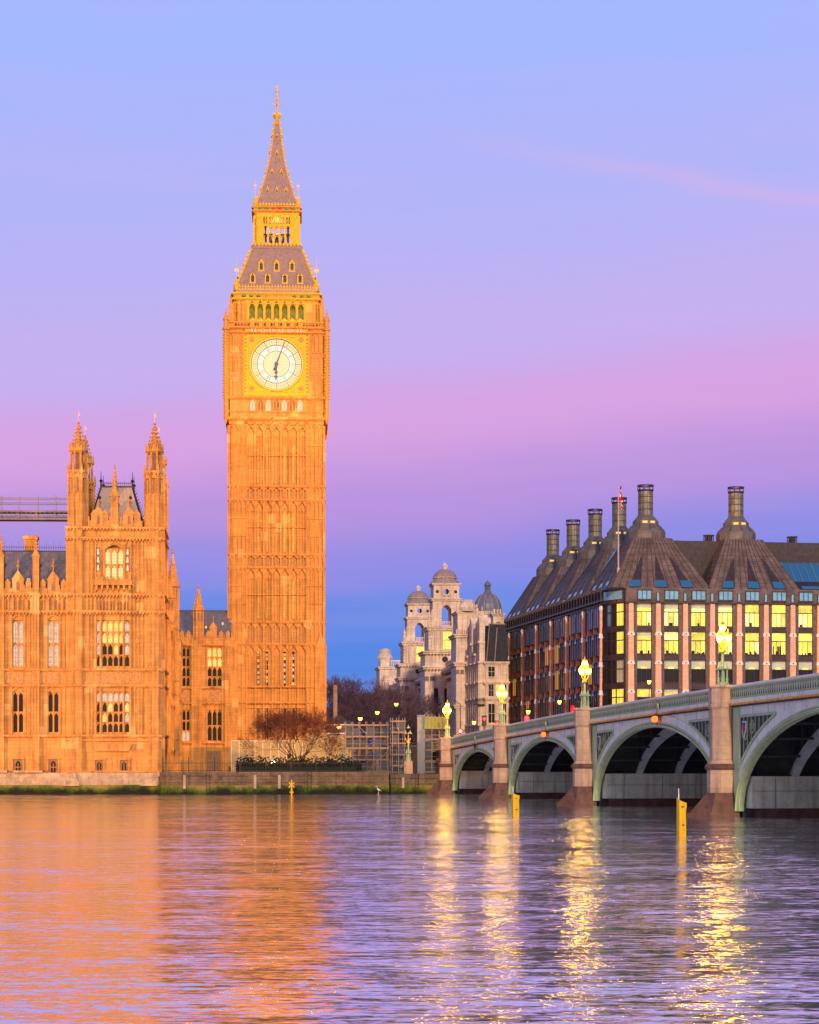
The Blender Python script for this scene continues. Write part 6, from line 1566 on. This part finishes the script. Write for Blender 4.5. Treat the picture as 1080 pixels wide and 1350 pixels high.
for k, (cx, cy) in enumerate(chim):
    q = mk(mat('weathered_bronze_hood', (.14,.125,.11), .55, .2, var=.3, vscale=1.2)); q.lathe(cx, cy, [(2.75,KZ(716)),(2.75,KZ(702)),(2.6,KZ(700)),(1.95,KZ(693)),(1.8,KZ(692))], 10)
    q.lathe(cx, cy, [(1.8,KZ(692)),(1.78,KZ(687.5)),(1.6,KZ(686)),(1.1,KZ(680)),(1.05,KZ(679))], 10)
    q.use(FINS)
    for i in range(10): a = math.pi/10+i*math.pi/5; q.tube((cx+2.62*math.cos(a),cy+2.62*math.sin(a),KZ(700)),(cx+1.95*math.cos(a),cy+1.95*math.sin(a),KZ(693)),.06,.05,4)
    q.use(mat('warm_roof_window', (.5,.3,.1), .4, emit=(1,.62,.18), estr=.85))
    for a in (R(-108), R(-72)): 
        q.M = Matrix.Translation((cx,cy,0)) @ Matrix.Rotation(a+math.pi/2, 4, 'Z'); q.box(-.33, .33, -1.80, -1.70, KZ(691), KZ(688.3))
    q.M = Matrix.Identity(4); q.use(BRACK)
    for i in range(5): q.box(cx-1.3+i*.55, cx-.95+i*.55, cy-2.95, cy-2.85, KZ(717), KZ(714.5))
    hood = q.build('chimney_hood', off)
    q = mk(CHIM); q.lathe(cx, cy, [(1.02,KZ(680)),(1.02,KZ(647))], 16)
    q.use(FINS)
    for i in range(12): a = i*math.pi/6; q.tube((cx+1.03*math.cos(a),cy+1.03*math.sin(a),KZ(680)),(cx+1.03*math.cos(a),cy+1.03*math.sin(a),KZ(647)),.035,.035,4)
    for zq in (KZ(672), KZ(664), KZ(655.5), KZ(648)): q.lathe(cx, cy, [(1.03,zq-.04),(1.07,zq),(1.03,zq+.04)], 16)
    q.build('chimney', off)
    q = mk(BRONZED); q.lathe(cx, cy, [(.9,KZ(648)),(1.14,KZ(647)),(1.14,KZ(646)),(.9,KZ(645.8))], 16); 
    for i in range(9): a = i*math.pi/4.5; x, y = cx+1.08*math.cos(a), cy+1.08*math.sin(a); q.tube((x,y,KZ(646)),(x,y,KZ(640.8)),.06,.06,4)
    q.ring(0,0,0,0,0,0,3) if False else None
    n__ = 16
    for i in range(n__):
        a0, a1 = 2*math.pi*i/n__, 2*math.pi*(i+1)/n__
        for z0_, z1_ in ((KZ(641.4), KZ(639.6)),):
            p = [(cx+r_*math.cos(a), cy+r_*math.sin(a)) for a in (a0, a1) for r_ in (.98, 1.16)]
            q.add([(*p[0],z0_),(*p[1],z0_),(*p[3],z0_),(*p[2],z0_),(*p[0],z1_),(*p[1],z1_),(*p[3],z1_),(*p[2],z1_)], [(0,1,2,3),(7,6,5,4),(1,5,6,2),(0,3,7,4)])
    q.build('chimney_crown', off)
for (cx, cy) in ((16.4, 9), (28.6, 9)):
    q = mk(BRONZED); q.lathe(cx, cy, [(.5,zRg-.2),(.5,zRg+.9)], 8); q.lathe(cx, cy, [(.8,zRg+.9),(.8,zRg+1.0)], 8)
    for i in range(8): a = i*math.pi/4; q.tube((cx+.7*math.cos(a),cy+.7*math.sin(a),zRg+.1),(cx+.7*math.cos(a),cy+.7*math.sin(a),zRg+.9),.06,.06,4)
    q.build('vent_drum', off)
# glazed roof lights on the ridge front
gz0, gz1, gzm = zD0+.1, OZ(741)+.9, OZ(764)+.3
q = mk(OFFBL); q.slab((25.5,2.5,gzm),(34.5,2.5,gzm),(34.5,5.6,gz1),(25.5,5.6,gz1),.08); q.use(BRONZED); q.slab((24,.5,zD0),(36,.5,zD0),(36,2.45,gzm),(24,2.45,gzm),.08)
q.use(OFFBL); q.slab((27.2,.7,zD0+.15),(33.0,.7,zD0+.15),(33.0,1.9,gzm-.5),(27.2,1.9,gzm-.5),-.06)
q.use(STEEL)
for i in range(9): x = 25.7+i*1.08; q.tube((x,2.46,gzm),(x,5.5,gz1),.055,.055,4)
q.use(BRONZED); q.box(24, 36, 5.5, 6.4, gz1-.05, gz1+.1)
q.build('roof_glazing', off)
# dormer windows
for i in range(11):
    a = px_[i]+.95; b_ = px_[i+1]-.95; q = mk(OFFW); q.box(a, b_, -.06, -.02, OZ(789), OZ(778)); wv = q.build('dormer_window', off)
    q = mk(BRONZED)
    for x in (a, b_, a+(b_-a)/3, a+2*(b_-a)/3): q.box(x-.04, x+.04, -.12, -.061, OZ(789), OZ(778))
    q.box(a-.1, b_+.1, -.14, -.061, OZ(778), OZ(776.5)); q.box(a-.1, b_+.1, -.14, -.061, OZ(791), OZ(789)); q.build('frame', wv)
    if i % 1 == 0 and i > 0:
        q = mk(OFFW); x = px_[i]; q.box(x-.16, x+.16, -.04, -.02+.02, OZ(791), OZ(781)); q.use(BRONZED); q.box(x-.24, x-.16, -.08, .0, OZ(792), OZ(780)); q.box(x+.16, x+.24, -.08, .0, OZ(792), OZ(780)); q.build('side_light', off)
# chamfered corner bay
va = Vector((0, ch[1], 0)); vb = Vector((ch[0], 0, 0)); cl = (vb-va).length; ca = math.atan2((vb-va).y, (vb-va).x)
MC = Matrix.Translation(va) @ Matrix.Rotation(ca, 4, 'Z')
cb_ = mk(BRONZED, MC); cb_.box(0, cl, .1, .6, 2.2, zE)
for z in [OZ(828.5), OZ(866), OZ(904), OZ(942)]: cb_.box(-.05, cl+.05, -.12, .2, z-.4, z+.4)
for x in (0, cl*.18, cl*.42, cl*.64, cl): cb_.box(x-.07, x+.07, -.08, .2, 2.2, zE+1.9)
cb_.box(-.1, cl+.1, -.1, .3, OZ(776.5), OZ(775)); cb_.build('corner_bay', off)
for f_, (yt, ym_, yb) in enumerate(((795,806,824),(832,843.5,861),(870,881.5,899),(908,919,937))):
    q = mk(OFFD, MC)
    for (a, b_, m_) in ((.07,cl*.18,OFFD),(cl*.18,cl*.42,OFFW if f_ == 0 else OFFD),(cl*.42,cl*.64,OFFD if f_ < 3 else OFFL),(cl*.64,cl-.07,OFFL if f_ != 2 else OFFB)):
        q.use(m_); q.box(a+.07, b_-.07, .03, .08, OZ(yb), OZ(yt))
    wv = q.build('corner_window', off); q = mk(BRONZED, MC); q.box(0, cl, -.02, .02, OZ(ym_)-.07, OZ(ym_)+.07)
    for i in range(14): x = i*cl/14; q.box(x-.02, x+.02, -.01, .025, OZ(yb), OZ(yt))
    q.build('frame', wv)
q = mk(OFFW, MC); q.box(.3, cl-.3, -.14, -.1, OZ(789), OZ(778)); 
q.use(OFFBL); q.prism([(.3,OZ(775)),(cl-.3,OZ(775)),(cl-.9,OZ(769)),(.9,OZ(769))], -.3, -.2)
q.build('corner_dormer_window', off)
# side elevation (recedes from the corner)
MS = Matrix.Rotation(-math.pi/2, 4, 'Z') @ Matrix.Identity(4)   # face looks to -x
MSx = Matrix(((0,1,0,0),(-1,0,0,0),(0,0,1,0),(0,0,0,1)))   # local x' -> -y, y' (inward) -> +x
def SYp(i): return -(ch[1]+.3+i*3.36)
NB = 21; sd_ = mk(DSTONE, MSx)
for z in [OZ(828.5), OZ(866), OZ(904), OZ(942)]: sd_.use(BRONZED); sd_.box(-SIDE, -ch[1], .15, .7, z-.3, z+.3); sd_.box(-SIDE, -ch[1], -.25, .2, z-.42, z-.34)
sd_.build('side_spandrels', off)
for i in range(NB):
    x = SYp(i)
    if x < -SIDE+.5: break
    q = mk(SANDP, MSx); 
    tops = [zE-.9]+[l_-.15 for l_ in lev]+[2.2]
    for j in range(5): q.frus(x, -.18, tops[j+1]+.38 if j < 4 else 2.2, tops[j], .27, .26, .27, .25)
    q.use(BRACK); q.lathe(x, -.18, [(.3,zE-.9),(.36,zE-.6),(.26,zE-.2)], 8)
    for l_ in lev: q.frus(x, -.22, l_-.42, l_+.24, .36, .3, .36, .3); q.use(IRON); q.box(x-.08, x+.08, -.60, -.56, l_-.1, l_+.06); q.box(x-.38, x-.34, -.3, -.1, l_-.1, l_+.06); q.use(BRACK)
    q.use(BRONZED); q.box(x-.3, x+.3, -.5, .2, zE-.2, zE-.14)
    q.build('side_pillar', off)
random.seed(12)
for i in range(NB-1):
    xa, xb = SYp(i)-.4, SYp(i+1)+.4
    if xb < -SIDE: break
    for f_, (yt, yb) in enumerate(((797,824),(834,861),(872,899),(910,937))):
        m_ = OFFW if f_ == 0 and i % 3 != 2 else (OFFO if random.random() < .13 else DUSKG)
        q = mk(m_, MSx); z0_, z1_ = OZ(yb), OZ(yt); pr_ = .55 if i % 3 != 2 else 0
        q.box(xb+.12, xa-.12, -pr_+.1, -pr_+.14, z0_, z1_)
        wv = q.build('side_window', off)
        q = mk(BRONZED, MSx); q.box(xb+.02, xb+.13, -pr_, .5, z0_-.1, z1_+.1); q.box(xa-.13, xa-.02, -pr_, .5, z0_-.1, z1_+.1); q.box(xb, xa, -pr_-.03, .5, z1_, z1_+.12); q.box(xb, xa, -pr_-.03, .5, z0_-.14, z0_)
        q.box((xa+xb)/2-.04, (xa+xb)/2+.04, -pr_, -pr_+.099, z0_, z1_); q.build('frame', wv)
# fins over the side eave and sloping roof lights
sf = mk(BRONZED, MSx)
for i in range(NB*2):
    x = -ch[1]-.6-i*1.7
    if x < -SIDE: break
    sf.prism([(x-.1,zE+.1),(x+.1,zE+.1),(x+.1,zD0+.4),(x-.1,zD0+.4)], -.25, 1.0)
    sf.add([(x-.6,-.35,zE+.4),(x+.6,-.35,zE+.4),(x+.6,.9,zD0+.7),(x-.6,.9,zD0+.7),(x-.6,.9,zE+.4),(x+.6,.9,zE+.4)], [(0,1,2,3),(0,3,4),(1,5,2),(0,4,5,1)])
sf.build('eave_fins', off)
for k in range(4):
    y_ = 14+14.2*k
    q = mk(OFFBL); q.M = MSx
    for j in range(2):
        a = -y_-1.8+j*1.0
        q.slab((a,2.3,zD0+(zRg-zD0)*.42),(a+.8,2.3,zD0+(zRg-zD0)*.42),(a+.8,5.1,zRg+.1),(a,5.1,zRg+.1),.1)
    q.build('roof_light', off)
# flagpole with limp flag on the corner
fp = thing('flagpole', 'tall white flagpole rising from the corner of the bronze roof', 'flagpole', tuple(W3(815.5, 752, 287)))
ht = (752-632)*287/F; q = mk(mat('weathered_pole_paint', (.38,.33,.30), .6)); q.lathe(0, 0, [(.22,-.6),(.2,.3),(.11,.5),(.085,ht*.5),(.055,ht),(.09,ht+.05),(.02,ht+.18)], 10); q.build('pole', fp)
fg = thing('union_flag', 'limp red, white and blue flag hanging from the flagpole', 'flag', tuple(W3(817.2, 676, 287)))
q = mk(RED); hf = 3.6; n1, n2 = 6, 22
for i in range(n1):
    for j in range(n2):
        def fpnt(u, v): return (.0+u*.42*(.75+.25*math.sin(v*5))+.06*math.sin(v*9+u*4), .16*math.sin(u*9+v*3), v*hf)
        u0, u1, v0, v1 = i/n1, (i+1)/n1, j/n2, (j+1)/n2; w_ = (u0*3+v0*7.5) % 3
        dist_ = abs((u0*1.2-v0*.9+.15)); m_ = RED if (i == 2 or j in (10,11,12) or i+j in (8,9,16,17,22)) else WHITE if (i in (1,3) or j in (9,13,14) or i+j in (7,10,15,18,23)) else BLUE
        q.use(m_); q.add([fpnt(u0,v0),fpnt(u1,v0),fpnt(u1,v1),fpnt(u0,v1)], [(0,1,2,3)])
q.build('cloth', fg)

# ================================================================== WHITE STONE OFFICES WITH TWO DOMED TOWERS
GO = Vector((9.4, 350, 0)); gA = R(5.5)
gov = thing('government_offices', 'long white stone offices with two domed bell towers beyond the bridge', 'building', GO, gA)
def gz(py, yl): return CH+(HY-py)*(350+yl*.995)/F
MW = MSx
zc_ = 19.9
w_ = mk(PORT); w_.box(0, 12, 0, 150, 2, zc_); 
w_.M = MW
for k in range(38):
    x = -6-k*3.8
    w_.box(x-.25, x+.25, -.35, 0, 8, zc_-1.5); w_.use(PORTD); w_.box(x-.38, x+.38, -.42, 0, zc_-2.1, zc_-1.5); w_.use(PORT)
for z, d__, h_ in ((zc_,1.1,.5),(zc_-1.3,.5,.3),(8,.4,.4),(zc_-.4,.8,.4)): w_.box(-150, 0, -d__, 0, z-h_/2, z+h_/2)
w_.box(-150, 0, -.3, 0, zc_+1.4, zc_+1.65); w_.box(-150, 0, -.3, 0, zc_+.25, zc_+.5)
for k in range(260): x = -k*.58; w_.box(x-.1, x+.1, -.25, 0, zc_+.5, zc_+1.4)
w_.use(PORTD)
for k in range(75): x = -k*2.0; w_.box(x-.3, x+.3, -.9, 0, zc_-.75, zc_-.45)
w_.build('south_facade', gov)
for k in range(37):
    x = -6-k*3.8-1.9
    for z0_, z1_ in ((9.5,12.5),(13.8,17.0),(4,7)): 
        q = mk(OFFD, MW); q.box(x-.6, x+.6, -.02, .05, z0_, z1_); wv = q.build('window', gov) if k < 10 else q.build('window', gov)
        if k < 12: q = mk(PORT, MW); q.box(x-.8, x+.8, -.3, 0, z1_, z1_+.25); q.box(x-.75, x+.75, -.2, 0, z0_-.2, z0_); q.box(x-.03, x+.03, -.05, -.021, z0_, z1_); q.build('surround', wv)
def cornice(mb, x0, x1, y0, y1, z, d=.5, h=.5):
    mb.box(x0-d, x1+d, y0-d, y1+d, z-h*.4, z); mb.box(x0-d*.6, x1+d*.6, y0-d*.6, y1+d*.6, z-h, z-h*.4)
def pav(x0, x1, y0, y1, ztop, name, pyk):
    q = mk(PORT); q.box(x0, x1, y0, y1, 2, ztop); 
    for z in (8, 13, zc_, ztop): cornice(q, x0, x1, y0, y1, z, .45, .6)
    for x in (x0+.25, x0+1.0, x1-1.0, x1-.25): q.box(x-.2, x+.2, y0-.2, y0, 8.2, zc_-.6); q.use(PORTD); q.box(x-.28, x+.28, y0-.28, y0, zc_-1.9, zc_-1.2); q.use(PORT)
    return q
q = pav(-2.2, 5, -4, 3, gz(838,0), 'x', 0)
q.box(-1.9, 3, -3.7, 2.7, gz(838,0), gz(808,0)); cornice(q, -1.9, 3, -3.7, 2.7, gz(808,0), .3, .4); q.lathe(-.2, -3.2, [(1.5,gz(808,0)),(1.6,gz(803,0)),(1.1,gz(797,0)),(1.2,gz(795,0)),(.8,gz(793,0))], 10)
for x in (-1.8, 1.3): q.lathe(x, -3.4, [(.3,gz(808,0)),(.35,gz(805,0)),(.1,gz(803,0)),(.2,gz(801,0)),(.03,gz(798,0))], 8)
for k in range(8): q.box(-2.2+k*.35, -2.0+k*.35, -4.3, -4.0, gz(838,0), gz(832,0))
q.build('end_pavilion', gov)
q = pav(-2.4, 4, 146, 156, gz(880,150), 'x', 0); q.lathe(-1.0, 148, [(1.6,gz(873,150)),(1.9,gz(868,150)),(1.3,gz(862,150)),(1.5,gz(859,150)),(.9,gz(856,150))], 10)
q.box(-2.2, -.0, 146.2, 150, gz(880,150), gz(870,150))
for k in range(14): q.box(.2+k*.45, .4+k*.45, 145.6, 145.8, gz(880,150), gz(873,150))
q.box(.0, 6.6, 145.6, 145.8, gz(873,150), gz(871.5,150)); q.build('far_pavilion', gov)
for ti, (yl, sc_) in enumerate(((32, 1.0), (80, 1.0))):
    P = lambda py: CH+(HY-py)*(382)/F          # authored at the nearer tower
    q = mk(PORT); c_ = -.0; xl, xr = -4.0, 4.2; y0_ = yl-4; y1_ = yl+4
    q.box(xl, xr, y0_, y1_, 2, P(860)); 
    for z in (8, 13, P(880), P(860)): cornice(q, xl, xr, y0_, y1_, z, .5, .6)
    for x in (xl+.3, xl+1.3, xr-1.3, xr-.3): q.box(x-.28, x+.28, y0_-.25, y0_, 8.2, P(895)); q.use(PORTD); q.box(x-.38, x+.38, y0_-.32, y0_, P(899), P(893)); q.use(PORT)
    q.use(OFFD); q.lathe(c_-.2, y0_-.02, [(.02,P(876)),(.4,P(874)),(.5,P(871)),(.4,P(868)),(.02,P(866))], 12) if False else q.ring(-.4, P(871), .02, .55, y0_-.04, y0_, 16); q.use(PORT); q.ring(-.4, P(871), .55, .8, y0_-.15, y0_, 16)
    q.use(OFFD)
    for zq in (9.5, 14.2):
        for x in (-2.6, -.5, 1.6): q.box(x, x+1.0, y0_-.03, y0_, zq, zq+2.6)
    q.use(PORTD)
    for k_ in range(14): q.box(xl+k_*.6, xl+k_*.6+.25, y0_-.4, y0_, P(862)-.5, P(862)-.2); q.box(xl+k_*.6, xl+k_*.6+.25, y0_-.4, y0_, P(882)-.5, P(882)-.2)
    q.use(PORT)
    # stage A
    a0, a1 = -3.3, 3.3; q.box(a0, a1, y0_+.6, y1_-.6, P(860), P(830)); cornice(q, a0, a1, y0_+.6, y1_-.6, P(828), .45, .6)
    for x in (a0+.2, a0+.75, a0+1.3, -1.0, 1.1, a1-1.3, a1-.75, a1-.2): q.lathe(x, y0_+.45, [(.19,P(859)),(.16,P(832))], 8)
    for x in (a0+.2,): 
        for j in range(6): q.box(x-.25, x+.25, y0_+.2, y0_+.7, P(857)+j*.62, P(857)+j*.62+.3)
    q.build('tower_base', gov)
    wv = mk(GLASSL if False else mat('tower_lit_window', (.5,.45,.1), .4, var=.4, vscale=1.2, emit=(.95,.80,.10), estr=.85)); wv.box(-.65, .85, y0_+.52, y0_+.58, P(857), P(835)); o_ = wv.build('lit_window', gov)
    q = mk(PORT); 
    for x in (-.15, .35): q.box(x-.04, x+.04, y0_+.45, y0_+.519, P(857), P(835))
    q.box(-.65, .85, y0_+.45, y0_+.519, P(846), P(845)); q.build('window_bars', o_)
    q = mk(PORT); b0, b1 = -2.45, 2.55; ya, yb_ = y0_+1.4, y1_-1.4; zA, zB = P(827), P(793)
    # stage B: open arch on each face
    for (x0_, x1_) in ((b0,-.85),(.95,b1)): q.box(x0_, x1_, ya, ya+.9, zA, zB); q.box(x0_, x1_, yb_-.9, yb_, zA, zB)
    q.box(b0, b0+.9, ya+.9, ya+1.6, zA, zB); q.box(b1-.9, b1, ya+.9, ya+1.6, zA, zB); q.box(b0, b0+.9, yb_-1.6, yb_-.9, zA, zB); q.box(b1-.9, b1, yb_-1.6, yb_-.9, zA, zB)
    for yy in (ya, yb_-.9): arch_fill(q, -.85, .95, P(805), zB, yy+.01, yy+.89, P(799)-P(805)); q.box(-.85, .95, yy+.1, yy+.3, zA, zA+.15); 
    for x in (-.6, -.3, 0, .3, .6): q.box(x-.05, x+.1, ya+.1, ya+.3, zA+.15, zA+.75)
    q.box(-.85, .95, ya+.08, ya+.32, zA+.75, zA+.9)
    for x in (b0+.2, b0+.9, b1-.9, b1-.2): q.box(x-.15, x+.15, ya-.18, ya, zA, zB-.4)
    q.box(b0, b1, ya, yb_, zB-.001, zB+.3); cornice(q, b0, b1, ya, yb_, zB+.35, .35, .45)
    # stage C: drum with round openings
    zC0, zC1 = zB+.35, P(772); q.box(b0+.2, -.48, ya+.1, ya+.8, zC0, zC1); q.box(.58, b1-.2, ya+.1, ya+.8, zC0, zC1); q.box(-.48, .58, ya+.1, ya+.8, zC0, zC0+.35); q.box(-.48, .58, ya+.1, ya+.8, zC1-.5, zC1)
    q.ring(.05, (zC0+zC1)/2-.05, .5, .85, ya+.05, ya+.82, 16)
    q.box(b0+.2, b0+.9, ya+.8, yb_-.1, zC0, zC1); q.box(b1-.9, b1-.2, ya+.8, yb_-.1, zC0, zC1); q.box(b0+.2, -.48, yb_-.8, yb_-.1, zC0, zC1); q.box(.58, b1-.2, yb_-.8, yb_-.1, zC0, zC1); q.box(-.48, .58, yb_-.8, yb_-.1, zC1-.5, zC1)
    q.use(OFFD)
    for x in (b0+.85, b1-.85): q.ring(x, (zC0+zC1)/2-.05, .01, .3, ya+.04, ya+.1, 12)
    q.use(PORT)
    for x in (b0, b1):
        q.lathe(x, ya+.3, [(.4,P(828)),(.45,P(822)),(.2,P(819)),(.3,P(815)),(.25,P(808)),(.05,P(804))], 8)
        q.lathe(x-.6*(1 if x < 0 else -1), ya-.6, [(.4,P(828)),(.4,P(821)),(.2,P(818)),(.3,P(814)),(.03,P(808))], 8)
    cornice(q, b0+.2, b1-.2, ya+.1, yb_-.1, zC1+.2, .35, .4)
    q.build('belfry', gov)
    q = mk(DOMES); q.lathe(.05, (ya+yb_)/2, [(2.9,zC1+.2),(2.45,P(767)),(2.1,P(764)),(2.05,P(762.8)),(2.2,P(762)),(2.1,P(759)),(1.75,P(755.5)),(1.15,P(752.5)),(.5,P(751))], 12)
    q.use(PORT); q.lathe(.05, (ya+yb_)/2, [(2.2,P(763)),(2.32,P(762.4)),(2.2,P(761.8))], 12); q.lathe(.05, (ya+yb_)/2, [(.4,P(751)),(.42,P(748.5)),(.2,P(748)),(.35,P(746)),(.25,P(744)),(.05,P(741))], 8)
    for i in range(5): a = i*2*math.pi/5; q.lathe(.05+.35*math.cos(a), (ya+yb_)/2+.35*math.sin(a), [(.1,P(750)),(.1,P(746)),(.02,P(744))], 5)
    q.build('dome', gov, smooth=False)
q = mk(SLATE); q.box(2, 11.5, 3, 148, zc_, zc_+1.0); q.build('roof', gov)

# stone corner house with mansard, between the offices and the block
ch_ = thing('corner_house', 'pale stone corner house with dark mansard roof and stepped bays', 'building', (W3(640,0,335).x, 335, 0), R(9.2))
def hz_(py): return CH+(HY-py)*335/F
q = mk(PORT); zr = hz_(873); q.box(0, 3.7, 0, 20, 2, zr)
for z in (hz_(955), hz_(920), hz_(899), zr): q.box(-.35, 3.9, -.35, 20, z-.22, z+.12); q.box(-.2, 3.8, -.2, 20, z-.4, z-.22)
for x in (.2, 1.62, 2.6, 3.5): q.box(x-.14, x+.14, -.14, 0, 2, zr)
q.M = MSx
for k in range(6):
    x = -1.2-k*3.2; st_ = 1.0+.0*k; q.box(x-1.1, x+.9, -.9, 0, 2, zr+(1.4 if k % 2 else 5.8))
    for z in (hz_(955), hz_(920), hz_(899), zr, zr+(1.4 if k % 2 else 3.2)): q.box(x-1.3, x+1.1, -1.2, 0, z-.2, z+.14)
    if k % 2 == 0:
        q.prism([(x-1.1,zr+5.8),(x+.9,zr+5.8),(x+.5,zr+6.8),(x-.1,zr+7.6),(x-.7,zr+6.8)], -.9, .6); q.lathe(x-.1, -.3, [(.3,zr+7.4),(.35,zr+7.9),(.1,zr+8.2),(.18,zr+8.5),(.03,zr+9)], 8)
    for px__ in (-.9, .7): q.lathe(x+px__, -1.0, [(.12,hz_(955)),(.1,zr-.3)], 6)
q.M = Matrix.Identity(4)
q.build('wall', ch_)
q = mk(SLATE_D); q.add([(-.0,.1,zr),(3.7,.1,zr),(3.7,2.2,zr+6.2),(.9,2.2,zr+6.2),(0,18,zr),(3.7,18,zr),(.9,16,zr+6.2),(3.7,16,zr+6.2)], [(0,1,2,3),(3,2,7,6),(4,6,7,5),(0,3,6,4),(1,5,7,2)]); q.use(LEAD)
q.tube((.2,.05,zr),(1.1,2.1,zr+6.2),.06,.06,5); q.box(.9, 3.7, 2.15, 2.3, zr+6.15, zr+6.3); q.tube((1.5,.02,zr+.0),(2.3,1.9,zr+5.6),.07,.07,5); q.build('mansard_roof', ch_)
q = mk(PORT); q.box(1.8, 3.5, 2.6, 4.6, zr+2, hz_(812)+.4); cornice(q, 1.8, 3.5, 2.6, 4.6, hz_(812)+.6, .3, .4); q.box(1.5, 3.7, 2.3, 5, hz_(840)-.2, hz_(840)+.1); q.use(PORTD); q.box(2.3, 3.0, 2.55, 2.6, hz_(830), hz_(818)); q.use(PORT)
for i in range(3): q.lathe(2.1+i*.5, 3.2, [(.17,hz_(811)+.4),(.14,hz_(805)+.4),(.19,hz_(804.5)+.4),(.12,hz_(804)+.4)], 8)
q.build('chimney_stack', ch_)
for (xa, xb, y0p, y1p, m_) in ((.5,1.5,892,879,OFFD),(.55,1.3,918,902,OFFD),(1.75,2.4,916,902,GLASSL),(.5,1.5,953,928,OFFD),(2.75,3.35,918,902,OFFD),(2.75,3.35,953,928,OFFD)):
    q = mk(m_); q.box(xa, xb, -.05, -.02, hz_(y0p), hz_(y1p)); wv = q.build('window', ch_); q = mk(PORT); q.box(xa-.1, xb+.1, -.12, -.02, hz_(y1p), hz_(y1p)+.15); q.box(xa-.1, xb+.1, -.16, -.02, hz_(y0p)-.12, hz_(y0p)); q.box((xa+xb)/2-.03, (xa+xb)/2+.03, -.08, -.051, hz_(y0p), hz_(y1p)); q.box(xa, xb, -.08, -.051, (hz_(y0p)+hz_(y1p))/2-.03, (hz_(y0p)+hz_(y1p))/2+.03); q.build('surround', wv)
q = mk(IRON); q.box(-1.8, -.1, -.5, .6, hz_(926)+.2-.6, hz_(926)-.3)
for i in range(9): q.box(-1.8+i*.2, -1.76+i*.2, -.52, -.48, hz_(926)-.4, hz_(921))
q.box(-1.8, -.1, -.53, -.47, hz_(921), hz_(921)+.06); q.build('balcony', ch_)
# lead dome behind
dm = thing('domed_building', 'building with ribbed grey lead dome and lantern behind the corner house', 'building', (W3(643,0,400).x, 400, 0), 0)
D = lambda py: CH+(HY-py)*400/F
q = mk(PORT); q.box(-4, 6, -3, 6, 2, D(822)); cornice(q, -4, 6, -3, 6, D(822), .3, .5); q.lathe(0, 0, [(3.2,D(822)),(3.1,D(816))], 12); q.build('wall', dm)
q = mk(DOMEM); pf = [(3.0,D(817)),(2.95,D(810)),(2.8,D(806))]+[(2.85*math.cos(a), D(806)+(D(781)-D(806))*math.sin(a)) for a in [R(x) for x in (8,22,36,50,64,76)]]+[(.5,D(781))]
q.lathe(0, 0, pf, 24)
q.use(LEAD)
for i in range(12):
    a = i*math.pi/6+.26
    for (r0_, z0_), (r1_, z1_) in zip(pf, pf[1:]): q.tube((r0_*math.cos(a),r0_*math.sin(a),z0_),(r1_*math.cos(a),r1_*math.sin(a),z1_),.08,.07,4)
q.build('dome', dm)
for px in (-.95, .5):
    q = mk(WHITE); q.box(px-.25, px+.25, -3.05, -2.5, D(811.5), D(808)); q.use(OFFD); q.box(px-.14, px+.14, -3.08, -3.05, D(811), D(808.6)); q.build('dormer', dm)
q = mk(DOMEM)
for i in range(8): a = i*math.pi/4; q.tube((.5*math.cos(a),.5*math.sin(a),D(781)),(.5*math.cos(a),.5*math.sin(a),D(772)),.07,.07,5)
q.lathe(0, 0, [(.3,D(781)),(.3,D(772))], 8); q.lathe(0, 0, [(.65,D(772)),(.68,D(771)),(.55,D(769)),(.3,D(767)),(.08,D(766)),(.03,D(764))], 12); q.lathe(0, 0, [(.75,D(781.5)),(.75,D(780.5))], 12); q.build('lantern', dm)
